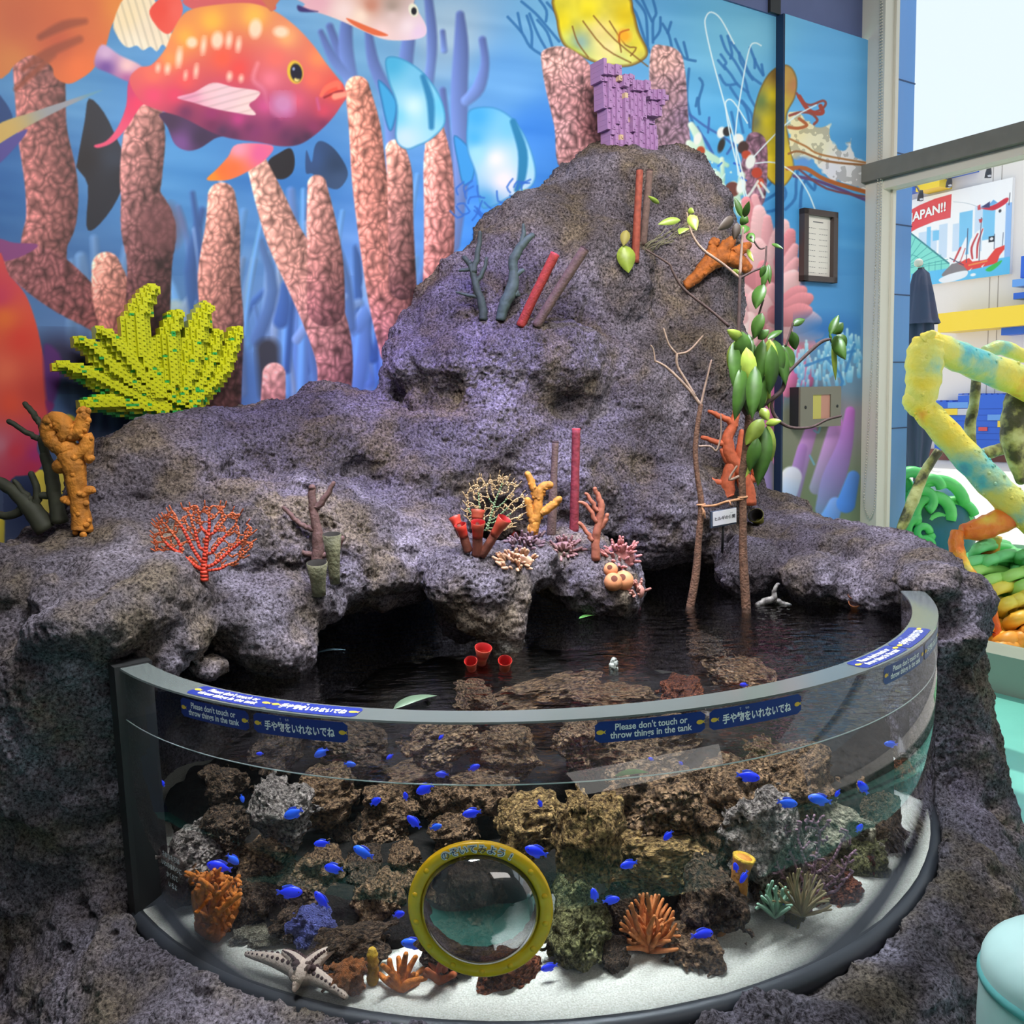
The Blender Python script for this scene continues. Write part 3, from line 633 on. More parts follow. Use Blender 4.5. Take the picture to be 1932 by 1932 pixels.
    fan([[(1300, 215), (1330, 238), (1370, 262), (1400, 290)], [(1300, 230), (1330, 262), (1345, 290)], [(1338, 222), (1336, 250)], [(1316, 240), (1350, 300)], [(1390, 262), (1372, 290)]], (60, 96, 170), 2.2)
    fan([[(1440, 380), (1470, 360), (1478, 335)], [(1440, 400), (1465, 395), (1482, 370), (1480, 355)], [(1482, 395), (1500, 375), (1502, 345), (1505, 320)], [(1450, 350), (1462, 335), (1470, 318)], [(1510, 390), (1514, 350), (1530, 330)], [(1516, 500), (1514, 560)], [(1520, 340), (1536, 358), (1538, 340)]], (42, 104, 168), 2.8)
    # ---------------- jellyfishes
    p.poly([(1050, -12), (1050, 40), (1058, 76), (1076, 96), (1112, 114), (1140, 124), (1185, 126), (1216, 112), (1222, 94), (1206, 60), (1196, 22), (1176, -12)], [(1060, 40, (232, 212, 30)), (1110, 20, (236, 216, 36)), (1180, 30, (232, 200, 24)), (1130, 60, (236, 214, 136)), (1150, 90, (232, 216, 150)), (1095, 80, (140, 176, 176)), (1200, 80, (222, 206, 60)), (1080, 100, (196, 206, 60)), (1170, 115, (206, 214, 130))], edge=((112, 74, 26), 7), tex=lambda x, y: 1+.06*f2(x, y, .05, 2, 2))
    for q in ([(1080, 50), (1090, 80), (1110, 108)], [(1120, 30), (1160, 75), (1222, 125)], [(1100, 40), (1140, 90), (1190, 118)], [(1150, 40), (1180, 85), (1200, 90), (1190, 105)], [(1168, 75), (1172, 98)]): fan([q], (120, 74, 30), 1.3)
    p.ell(1178, 68, 12, 12, (240, 170, 40), 6); fan([[(1168, 78), (1170, 62), (1186, 56)]], (190, 90, 30), 1.6)
    p.poly([(1476, 122), (1452, 137), (1434, 168), (1422, 210), (1419, 250), (1426, 292), (1446, 334), (1470, 353), (1486, 345), (1499, 318), (1492, 280), (1485, 240), (1486, 212), (1500, 184), (1504, 152), (1494, 128)], [(1424, 230, (108, 112, 84)), (1434, 190, (100, 124, 70)), (1446, 230, (220, 196, 30)), (1450, 290, (216, 190, 36)), (1475, 240, (196, 170, 52)), (1480, 150, (200, 160, 74)), (1498, 160, (196, 128, 80)), (1480, 320, (216, 180, 50)), (1462, 140, (130, 100, 50)), (1460, 180, (226, 200, 40))], edge=((120, 90, 40), 4), tex=lambda x, y: 1+.07*f2(x, y, .06, 2, 3))
    fr = lambda x, y: np.where(f2(x, y, .09, 2, 12) > .16, .80, 1.0)
    p.poly([(1487, 216), (1508, 212), (1530, 232), (1552, 244), (1566, 236), (1570, 270), (1590, 285), (1606, 262), (1612, 290), (1640, 312), (1640, 366), (1600, 345), (1560, 332), (1534, 304), (1500, 304), (1490, 270)], [(1500, 250, (240, 226, 176)), (1540, 280, (238, 230, 196)), (1600, 310, (236, 232, 236)), (1570, 320, (226, 224, 236))], tex=fr, wob=5)
    p.ell(1515, 306, 16, 10, (96, 150, 216), 5)
    for q, c, w in (([(1490, 262), (1520, 276), (1550, 292), (1640, 308)], (176, 116, 60), 1.8), ([(1488, 290), (1510, 286), (1560, 304), (1640, 312)], (150, 96, 50), 2), ([(1486, 318), (1520, 318), (1560, 340), (1640, 364)], (176, 96, 44), 4), ([(1498, 332), (1550, 344), (1640, 380)], (96, 70, 120), 3), ([(1508, 320), (1560, 356), (1640, 372)], (120, 70, 80), 2),
                    ([(1503, 176), (1514, 192), (1530, 198), (1552, 190), (1558, 196), (1550, 206), (1530, 214)], (150, 72, 66), 2.2), ([(1508, 182), (1524, 206), (1540, 214), (1552, 212), (1548, 200)], (170, 66, 50), 4), ([(1490, 218), (1510, 212), (1530, 214), (1542, 226), (1536, 234)], (150, 70, 60), 2.4), ([(1488, 240), (1506, 242), (1522, 236), (1508, 224)], (180, 96, 50), 3)):
        p.strk([(x, y, w) for x, y in q], c, 1.2, k=4)
    # ---------------- the two broad purple-brown corals on top and the small one
    wt = lumps(.115, .52, 5)
    p.poly([(1024, 96), (1058, 87), (1092, 102), (1120, 134), (1130, 190), (1148, 320), (1060, 320), (1046, 240), (1030, 170), (1022, 122)], [(1050, 110, (210, 162, 156)), (1080, 160, (184, 136, 138)), (1110, 240, (140, 94, 98)), (1060, 240, (184, 140, 144)), (1120, 180, (146, 98, 100))], tex=wt)
    p.poly([(1228, 96), (1254, 86), (1282, 98), (1292, 130), (1298, 210), (1300, 330), (1236, 330), (1226, 200)], [(1250, 110, (202, 156, 150)), (1260, 180, (160, 124, 134)), (1270, 260, (146, 116, 134)), (1290, 220, (124, 98, 120))], tex=wt)
    p.poly([(1412, 254), (1430, 250), (1446, 268), (1448, 320), (1442, 380), (1420, 390), (1398, 330), (1404, 280)], (136, 96, 116), tex=lumps(.12, .45, 6))
    # ---------------- pale plants and banded shrimp
    for q in ([(1304, 236, 6), (1318, 262, 8), (1330, 310, 7)], [(1300, 270, 6), (1330, 290, 8), (1372, 312, 4)], [(1352, 330, 8), (1360, 360, 12), (1372, 400, 12), (1380, 440, 10)], [(1362, 300, 4), (1364, 340, 4)], [(1384, 350, 8), (1396, 400, 8)], [(1400, 330, 6), (1398, 360, 9)]): p.strk(q, (214, 232, 214), 2, (170, 214, 190), .1)
    for i in range(36):
        x = rnd.uniform(1300, 1400); y = rnd.uniform(300, 400); p.strk([(x, y, 2.2), (x+rnd.uniform(-10, 10), y+rnd.uniform(-12, 12), 1.4)], [(40, 96, 200), (196, 226, 220), (60, 130, 220)][i % 3], 1, k=1)
    for x, y, a, b, c in ((1316, 262, 7, 12, (232, 232, 226)), (1322, 285, 8, 9, (176, 74, 40)), (1324, 300, 7, 7, (56, 40, 36)), (1361, 250, 8, 11, (236, 236, 232)), (1372, 248, 8, 9, (44, 38, 40)), (1361, 274, 6, 14, (48, 42, 38)), (1393, 262, 10, 10, (236, 236, 232)), (1402, 278, 10, 12, (70, 44, 40)), (1408, 292, 9, 8, (186, 70, 44)), (1416, 305, 9, 14, (236, 236, 232)), (1428, 326, 10, 10, (188, 66, 44)), (1434, 345, 7, 10, (206, 84, 60)), (1382, 357, 14, 14, (112, 62, 52)), (1398, 352, 8, 14, (236, 240, 234))): p.ell(x, y, a, b, c, 1.6, .3)
    for q in ([(1430, 350), (1440, 372)], [(1436, 345), (1450, 362)], [(1384, 388), (1410, 372), (1430, 342)]): fan([q], (232, 238, 232), 2.4)
    for q in ([(1405, 345), (1392, 290), (1372, 214), (1345, 115), (1331, 52), (1332, 32), (1342, 23), (1360, 36), (1385, 82)], [(1393, 330), (1388, 250), (1402, 150), (1414, 92), (1424, 81), (1436, 86)], [(1412, 380), (1385, 290), (1370, 210), (1371, 190), (1384, 192), (1410, 232)], [(1422, 296), (1460, 256), (1500, 220), (1540, 198)], [(1426, 308), (1462, 307), (1500, 328), (1524, 362), (1538, 396)], [(1400, 350), (1412, 400), (1430, 460)], [(1462, 520), (1490, 600)]):
        p.strk([(x, y, 1.4) for x, y in q], (226, 240, 246), 1, k=4, alpha=.9)
    # ---------------- pink anemone
    ctr = (1452, 600)
    tips = [(1408, 380), (1424, 372), (1432, 398), (1448, 412), (1478, 424), (1492, 440), (1500, 466), (1502, 492), (1498, 520), (1514, 548), (1526, 562), (1524, 586), (1540, 606), (1544, 628), (1532, 652), (1520, 690), (1500, 720), (1470, 740), (1440, 760), (1410, 720), (1388, 660), (1378, 600), (1376, 540), (1384, 480), (1394, 430), (1396, 560), (1410, 620), (1424, 560), (1440, 500), (1456, 540), (1470, 620), (1430, 460)]
    p.ell(1450, 590, 64, 150, (196, 108, 120), 12)
    for i, (x, y) in enumerate(sorted(tips, key=lambda t: -abs(t[1]-590))):
        c = np.array([(238, 170, 178), (226, 140, 150), (244, 192, 196)][i % 3])
        bx = ctr[0]+(x-ctr[0])*.15; by = ctr[1]+(y-ctr[1])*.25; r = 13+4*(i % 3)
        p.strk([(x, y, r*.55), (x*.75+bx*.25, y*.75+by*.25, r), (x*.4+bx*.6, y*.4+by*.6+6, r*1.1), (bx, by, r*.9)], c, 1.6, c*.78, .16, lit=(-.3, -1))
    for q in ([(1400, 640, 10), (1414, 600, 12), (1420, 640, 10)], [(1392, 560, 12), (1400, 600, 12)], [(1390, 620, 10), (1400, 660, 12)], [(1412, 640, 9), (1420, 690, 14)]): p.strk(q, (246, 226, 224), 2, (236, 180, 184), .1)
    for q in ([(1500, 660, 12), (1516, 680, 13), (1524, 700, 13), (1522, 722, 12)], [(1486, 668, 12), (1500, 700, 8)], [(1470, 680, 14), (1464, 740, 16), (1456, 800, 14)], [(1486, 740, 10), (1500, 712, 10)]): p.strk(q, (214, 122, 158), 2, (190, 96, 150), .2)
    # ---------------- pale finger corals and purple tentacles, lower right
    p.ell(1560, 620, 60, 22, (44, 112, 184), 18)
    for i in range(90):
        x = rnd.uniform(1500, 1622); y = rnd.uniform(655, 735)-(x-1560)*.25; h = rnd.uniform(8, 26)
        p.strk([(x, y-h, 2.2), (x+rnd.uniform(-4, 4), y, 3.4)], (188, 228, 240), 1.4, (96, 172, 216), k=1, alpha=.85)
    for q in ([(1520, 690), (1560, 676), (1612, 662)], [(1560, 676), (1590, 720), (1560, 770)], [(1612, 650), (1596, 700)]): fan([q], (52, 124, 186), 2.6)
    p.poly([(1464, 770), (1530, 740), (1640, 760), (1640, 1010), (1464, 1010)], [(1480, 960, (110, 118, 82)), (1560, 930, (104, 122, 92)), (1600, 780, (140, 130, 140)), (1540, 800, (132, 128, 104))], 14, 1, alpha=.9)
    for q, c, c2 in (([(1530, 812, 12), (1512, 870, 14), (1490, 960, 14)], (208, 132, 204), (130, 132, 176)), ([(1578, 800, 13), (1560, 862, 14), (1540, 920, 13)], (206, 130, 206), (140, 140, 170)), ([(1604, 776, 9), (1594, 840, 15), (1572, 905, 22), (1552, 960, 14)], (186, 104, 190), (112, 132, 176)), ([(1514, 846, 9), (1496, 920, 12), (1484, 960, 10)], (176, 120, 196), (120, 126, 160)), ([(1493, 900, 20), (1488, 925, 18), (1476, 965, 17), (1466, 1010, 18)], (222, 218, 238), (120, 176, 240)), ([(1576, 952, 14), (1564, 980, 18), (1540, 1020, 26)], (120, 158, 230), (84, 150, 236)), ([(1610, 900, 12), (1596, 950, 18)], (84, 130, 206), (70, 130, 220)), ([(1432, 850, 12), (1440, 920, 16), (1444, 990, 18)], (196, 150, 210), (150, 150, 210)), ([(1462, 850, 6), (1466, 870, 8)], (226, 140, 190), (226, 140, 190)), ([(1500, 962, 13), (1494, 1000, 14)], (180, 214, 246), (150, 190, 240))):
        p.strk(q, c, 2, c2, .16)
    for q in ([(1548, 802), (1544, 816), (1536, 812)], [(1528, 860), (1536, 876)]): fan([q], (110, 160, 190), 2)
    # ---------------- yellow tubes, lower left
    for q in ([(128, 800, 18), (126, 850, 16), (112, 930, 20), (84, 1030, 34)], [(76, 900, 14), (86, 960, 12)], [(160, 850, 7), (150, 900, 8)], [(2, 985, 7), (0, 1050, 8)]): p.strk(q, (228, 206, 76), 1.6, (206, 190, 96), .12)
    p.ell(-2, 1492, 20, 48, (206, 160, 20), 2); p.ell(-4, 1526, 10, 10, (150, 30, 20), 2)
    # ---------------- red fishes
    p.poly([(-5, 236), (60, 212), (120, 192), (192, 170), (120, 204), (50, 240), (-5, 272)], [(0, 250, (206, 170, 96)), (120, 196, (150, 150, 160)), (190, 172, (96, 150, 176))]); p.poly([(-5, 276), (50, 244), (34, 272), (-5, 310)], (84, 74, 150))
    p.poly([(-5, 452), (26, 458), (72, 462), (40, 484), (-5, 492)], (142, 72, 130))
    p.poly([(-5, 500), (18, 520), (48, 556), (68, 610), (84, 680), (100, 730), (96, 770), (78, 800), (70, 846), (80, 872), (66, 892), (30, 898), (-5, 890)], [(0, 560, (206, 60, 90)), (8, 600, (236, 110, 50)), (40, 640, (226, 66, 52)), (60, 740, (206, 70, 60)), (20, 760, (236, 84, 60)), (30, 850, (214, 60, 80)), (66, 860, (176, 50, 120)), (10, 700, (240, 110, 80)), (60, 880, (196, 52, 90)), (0, 840, (206, 120, 140))])
    p.poly([(84, 650), (116, 676), (108, 740), (92, 770), (84, 720)], (92, 46, 120), 4)
    p.poly([(86, 756), (102, 764), (92, 782)], (130, 40, 110), 3)
    p.poly([(-5, -12), (240, -12), (236, 14), (212, 46), (198, 92), (176, 130), (150, 150), (128, 158), (104, 146), (96, 124), (62, 104), (30, 120), (14, 140), (-5, 136)], [(40, 40, (192, 92, 56)), (160, 20, (206, 104, 60)), (225, 10, (220, 130, 60)), (20, 120, (206, 120, 60)), (150, 130, (230, 110, 56)), (110, 80, (190, 84, 54))])
    for q in ([(76, 70, 6), (120, 48, 9), (160, 40, 6)], [(44, 130, 5), (90, 100, 9), (150, 74, 7)], [(30, 168, 4), (60, 140, 6), (100, 104, 6)]): p.strk(q, (132, 62, 44), 4, (150, 72, 48), alpha=.8)
    # main fish: tail, fins, body
    p.poly([(192, 84), (226, 104), (268, 126), (262, 150), (243, 154), (206, 138), (178, 122)], [(200, 100, (206, 170, 206)), (240, 124, (240, 196, 196)), (200, 128, (110, 70, 150)), (240, 150, (170, 90, 150))], soft=2.5)
    p.poly([(246, 150), (238, 200), (222, 240), (200, 266), (178, 274), (186, 279), (214, 268), (240, 240), (266, 200), (290, 186)], [(244, 170, (206, 60, 110)), (220, 250, (232, 84, 120)), (262, 196, (232, 60, 100))])
    p.poly([(214, 42), (238, -8), (284, -8), (300, 20), (318, 50), (326, 74), (316, 90), (306, 84), (296, 97), (284, 88), (270, 95), (258, 86), (244, 90), (232, 84), (220, 66)], [(240, 30, (236, 214, 176)), (280, 60, (232, 214, 190)), (260, 86, (238, 226, 206))], k=3, tex=lambda x, y: 1-.10*np.clip(np.sin((x-.3*y)*.45), 0, 1))
    p.poly([(282, 20), (310, -8), (336, -8), (345, 20), (332, 50), (316, 64), (296, 50)], [(300, 20, (226, 74, 60)), (336, 20, (232, 96, 84))])
    p.poly([(345, 0), (420, -10), (500, -6), (520, 18), (470, 20), (380, 22)], (206, 92, 96))
    p.poly([(302, 214), (316, 240), (330, 272), (352, 284), (376, 280), (404, 262), (424, 250), (360, 214)], [(320, 230, (66, 42, 74)), (340, 270, (120, 74, 140)), (380, 260, (58, 40, 72))])
    p.poly([(653, 176), (648, 160), (640, 150), (616, 120), (590, 84), (556, 48), (516, 20), (470, 6), (400, 10), (352, 22), (328, 54), (312, 92), (286, 122), (262, 128), (244, 152), (266, 192), (300, 208), (345, 222), (400, 250), (440, 262), (486, 268), (530, 276), (566, 272), (600, 250), (628, 222), (646, 196), (653, 186)],
           [(400, 40, (244, 180, 70)), (480, 30, (246, 184, 80)), (350, 70, (246, 170, 70)), (320, 110, (244, 150, 80)), (290, 140, (240, 110, 90)), (420, 110, (238, 90, 66)), (350, 150, (236, 84, 84)), (450, 130, (232, 74, 70)), (540, 70, (244, 170, 110)), (520, 110, (238, 110, 100)), (510, 150, (236, 120, 140)), (600, 110, (246, 140, 90)), (590, 150, (242, 110, 90)), (630, 170, (238, 84, 66)), (560, 190, (222, 90, 120)), (540, 210, (190, 80, 140)), (610, 210, (214, 70, 96)), (590, 240, (140, 50, 96)), (420, 180, (226, 70, 110)), (330, 180, (226, 60, 100)), (290, 180, (232, 70, 110)), (400, 215, (150, 44, 104)), (450, 225, (190, 60, 130)), (480, 250, (130, 50, 104)), (540, 255, (96, 44, 84)), (420, 248, (76, 42, 80)), (350, 212, (110, 40, 86)), (500, 200, (206, 80, 140)), (560, 268, (70, 40, 72)), (470, 242, (110, 44, 88)), (520, 236, (122, 48, 98)), (580, 258, (66, 38, 68)), (400, 236, (108, 36, 80)), (440, 256, (84, 40, 80)), (610, 236, (120, 46, 84))], soft=1.8)
    for x, y, a, b in ((362, 80, 10, 10), (384, 86, 5, 16), (410, 76, 11, 16), (432, 76, 6, 14), (450, 84, 5, 13), (482, 54, 12, 18), (338, 108, 6, 18), (316, 130, 5, 9), (298, 128, 4, 7), (370, 134, 4, 12), (350, 142, 3, 7), (433, 144, 5, 8), (455, 148, 4, 6), (530, 60, 14, 10)): p.ell(x, y, a, b, (250, 220, 196), 4, .1, .85)
    p.poly([(334, 184), (366, 174), (402, 156), (440, 164), (488, 172), (484, 186), (470, 198), (482, 217), (440, 212), (400, 204), (366, 194)], [(360, 184, (226, 150, 180)), (420, 180, (232, 196, 206)), (470, 205, (240, 206, 206)), (400, 170, (236, 190, 200))], tex=lambda x, y: 1-.08*np.clip(np.sin((y*.9+x*.25)*.5), 0, 1))
    p.poly([(448, 272), (512, 274), (506, 296), (470, 322), (436, 338), (410, 341), (390, 338), (410, 318), (430, 296)], [(450, 280, (236, 150, 176)), (490, 290, (226, 96, 150)), (440, 318, (240, 110, 60)), (400, 336, (246, 140, 40)), (420, 320, (244, 110, 50))])
    p.strk([(486, 120, 3), (478, 150, 4), (498, 170, 4), (506, 200, 3), (530, 222, 3)], (246, 160, 170), 4, (190, 80, 130), alpha=.6)
    p.ell(534, 196, 22, 22, (206, 150, 200), 12, 0, .7)
    p.ell(557, 136, 15, 22, (226, 186, 60), 1.6, -.15); p.ell(559, 137, 11, 17, (22, 22, 44), 1.6, -.15); p.ell(560, 150, 5, 4, (240, 220, 130), 1.6); p.ell(562, 143, 5, 6, (24, 22, 40), 2); p.ell(554, 130, 2.5, 3, (150, 160, 200), 1.5)
    p.strk([(606, 180, 3), (616, 166, 5), (636, 158, 6), (640, 166, 3)], (246, 110, 90), 2); p.strk([(612, 184, 2), (634, 174, 2), (646, 172, 2)], (150, 40, 50), 1.6); p.strk([(632, 182, 6), (650, 178, 5)], (246, 150, 130), 2.5)
    p.strk([(598, 186, 2), (602, 206, 2)], (200, 90, 140), 3)
    # pale fish along the top edge
    p.poly([(562, -12), (760, -12), (782, 12), (800, 40), (805, 58), (798, 70), (770, 76), (724, 74), (676, 54), (640, 38), (600, 24), (564, 18), (575, 8)], [(600, 4, (226, 170, 186)), (650, 20, (240, 214, 214)), (700, 10, (196, 130, 110)), (740, 30, (222, 196, 196)), (770, 50, (236, 216, 224)), (790, 60, (224, 196, 226)), (680, 30, (246, 222, 206)), (740, 12, (160, 140, 130)), (720, 60, (240, 206, 206))])
    p.poly([(654, 34), (690, 48), (732, 66), (706, 66), (668, 48)], (222, 104, 66)); p.ell(780, 19, 9, 13, (226, 224, 206), 1.5, -.3); p.ell(781, 21, 5, 7, (24, 24, 36), 1.4); p.poly([(562, 10), (584, 18), (600, 22), (566, 22)], (60, 50, 110), 2)
    p.poly([(490, -10), (530, -10), (520, 10), (512, 22), (500, 8)], (200, 110, 80))
    return p.C
def lin(c):
    c = np.clip(c/255, 0, 1); return np.where(c <= .04045, c/12.92, ((c+.055)/1.055)**2.4)
M_mural = mat('printed_mural', (.5, .5, .5), rough=.5, spec=.3, attr='paint')
def mural(name, s0, s1, z0, z1, off, ds, dz, back):
    ns = int((s1-s0)/ds)+1; nz = int((z1-z0)/dz)+1; ss = np.linspace(s0, s1, ns); zz = np.linspace(z0, z1, nz)
    a, b = np.meshgrid(ss, zz, indexing='ij')
    v = (CORNER-wn*off)[None]+a.ravel()[:, None]*wd+b.ravel()[:, None]*np.array([0, 0, 1.0])
    X, Y = project(v); C = lin(paint(X.astype(np.float32), Y.astype(np.float32)))
    i = np.arange(ns*nz).reshape(ns, nz); f = np.stack([i[:-1, :-1], i[1:, :-1], i[1:, 1:], i[:-1, 1:]], -1).reshape(-1, 4)
    # returns at both ends so the panel has thickness
    e0 = np.concatenate([i[0], i[-1]]); v2 = v[e0]+wn*back; m = len(v); j = np.arange(len(e0))+m; h = nz
    v = np.concatenate([v, v2]); C = np.concatenate([C, C[e0]])
    fr_ = [np.stack([i[0][:-1], i[0][1:], j[1:h], j[:h-1]], -1), np.stack([i[-1][1:], i[-1][:-1], j[h:-1], j[h+1:]], -1)]
    o = mk(name, v, np.concatenate([f]+fr_), M_mural, None, False, C)
    struct(o); o['label'] = 'wall printed with a reef mural of fish and corals'; return o
SL = s_wall(-70)
mural('wall_left', SL, S_STEP, .15, ZM, 0, .0030, .0032, .1)
mural('wall_right', S_STEP, -.002, .15, ZM, .05, .0030, .0032, .06)
struct(slab(MB(), wallpt, S_STEP-.014, S_STEP-.001, .15, ZM, .001, .049).done('step_shade', mat('step_shade_blue', srgb(18, 44, 74), rough=.6), None, False))  # dark strip over the step's side, standing for the shade on it
struct(slab(MB(), wallpt, -5.6, SL, 0, ZM, -.1, 0).done('trim_4', M_band, None, False))
# ================================================================== placing helpers
from mathutils.bvhtree import BVHTree
_rv = rock.data.vertices; _co = np.empty(len(_rv)*3, np.float32); _rv.foreach_get('co', _co); _co = _co.reshape(-1, 3)
BVH = BVHTree.FromPolygons([tuple(c) for c in _co.tolist()], RFACES.tolist())
def hit(px, py):
    r = ray(px, py); h = BVH.ray_cast(Vector(O3), Vector(r/np.linalg.norm(r)))
    return np.array(h[0]) if h[0] is not None else P(px, py, 3.0)
USED = {}
def pic(px, py): return (px, py)
MARKS = [('the yellow magnifier ring', 906, 1712), ('the knobbly starfish', 560, 1825), ('the orange fan-shaped coral', 1225, 1740), ('the yellow tube sponge', 1395, 1680), ('the bushy orange coral', 405, 1705), ('the lilac sea fan', 1530, 1610), ('the lilac-blue coral lump', 590, 1745), ('the blue sign in English on the front', 1225, 1365),
         ('the black side channel', 262, 1500), ('the floating green leaf', 1200, 1460), ('the big pitted grey rock', 530, 1525), ('the tall ochre rock', 1110, 1570), ('the blue sign in Japanese on the front', 1425, 1335), ('the spiky orange coral', 755, 1840), ('the mossy brown rock', 1310, 1795), ('the right end of the acrylic', 1745, 1480), ('the red cup sponges in the water', 915, 1235), ('the round text sticker', 322, 1650)]
def where(px, py, k=0):
    d = sorted(MARKS, key=lambda m: math.hypot(m[1]-px, m[2]-py))
    d = [m for m in d if math.hypot(m[1]-px, m[2]-py) > 12]
    n, x, y = d[k]; dx, dy = px-x, py-y; near = math.hypot(dx, dy) < 110
    v = 'above' if dy < 0 else 'below'; hz = 'left' if dx < 0 else 'right'
    if abs(dx) > 2.2*abs(dy): w = f'{"just" if near else "well"} to the {hz} of'
    elif abs(dy) > 2.2*abs(dx): w = f'{"just" if near else "far"} {v}'
    else: w = f'{"close" if near else "some way"} {v} and {hz} of'
    return f'{w} {n}'
def uniq(base, px, py):
    for k in range(10):
        l = f'{base} {where(px, py, k)}'
        if l not in USED and len(l.split()) <= 16: USED[l] = 1; return l
    return base
# ================================================================== reef rocks in the tank
def lump_mesh(seed, amp=.34, n=54):
    g = grid((-2.2,)*3, (2.2,)*3, 4.4/n); d = np.linalg.norm(g*np.array([1, 1.1, 1.0], np.float32), axis=-1)-1
    d = d+fbm(g, 1.5, 2, seed)*amp+np.abs(vnoise(g, 3.6, seed+5))*-.30*1.0+.10+fbm(g, 6.5, 2, seed+9)*.10+np.clip(.32-np.abs(vnoise(g, 5.2, seed+3)), 0, 1)*.30
    v, f = nets(d, np.array((-2.2,)*3), 4.4/n); return v, f
LM = [lump_mesh(s) for s in (101, 131, 167, 193, 211)]
RC = {'ochre': rockmat('ochre_reef_rock', srgb(92, 62, 32), srgb(232, 186, 118), 1, .14), 'brown': rockmat('brown_reef_rock', srgb(72, 50, 36), srgb(206, 160, 118), 1, .14),
      'grey': rockmat('grey_reef_rock', srgb(84, 72, 68), srgb(220, 200, 188), 1, .14), 'dark': rockmat('dark_reef_rock', srgb(48, 36, 30), srgb(144, 112, 86), 1, .14),
      'olive': rockmat('olive_reef_rock', srgb(78, 76, 42), srgb(196, 188, 124), 1, .14), 'red': rockmat('reddish_reef_rock', srgb(84, 38, 24), srgb(196, 108, 66), 1, .14), 'pale': rockmat('pale_reef_rock', srgb(120, 108, 90), srgb(236, 222, 190), 1, .14)}
_lm = {}
def reef(px, py, rx, rz, Y, c, k, base=None, rd=None):
    if (c, k) not in _lm:
        o = mk('reef_rock', LM[k][0], LM[k][1], RC[c]); _lm[(c, k)] = o
    else:
        o = _lm[(c, k)].copy(); COL.objects.link(o)
    Y = min(Y, PZ(px, py+.7*rz, .335)[1]); p = P(px, py, Y); s = mpp(Y)
    while math.hypot(p[0]-TC[0], p[1]-TC[1]) > RI-.015-.5*rx*s and Y < 2.6: Y += .01; p = P(px, py, Y); s = mpp(Y)
    p[2] = max(p[2], .33+.35*rz*s); o.location = Vector(p); o.scale = (rx*s*.92, (rd or (rx+rz)/2)*s*.85, rz*s*.92); o.rotation_euler = (0, 0, random.uniform(0, 6.28) if rd is None else 0)
    nm = {'ochre': 'ochre', 'brown': 'brown', 'grey': 'pitted grey', 'dark': 'dark brown', 'olive': 'olive-green', 'red': 'rust-red', 'pale': 'pale'}[c]
    tag(o, base or uniq(f'{nm} craggy reef rock', px, py), 'rock', 'reef rocks piled in the tank'); return o
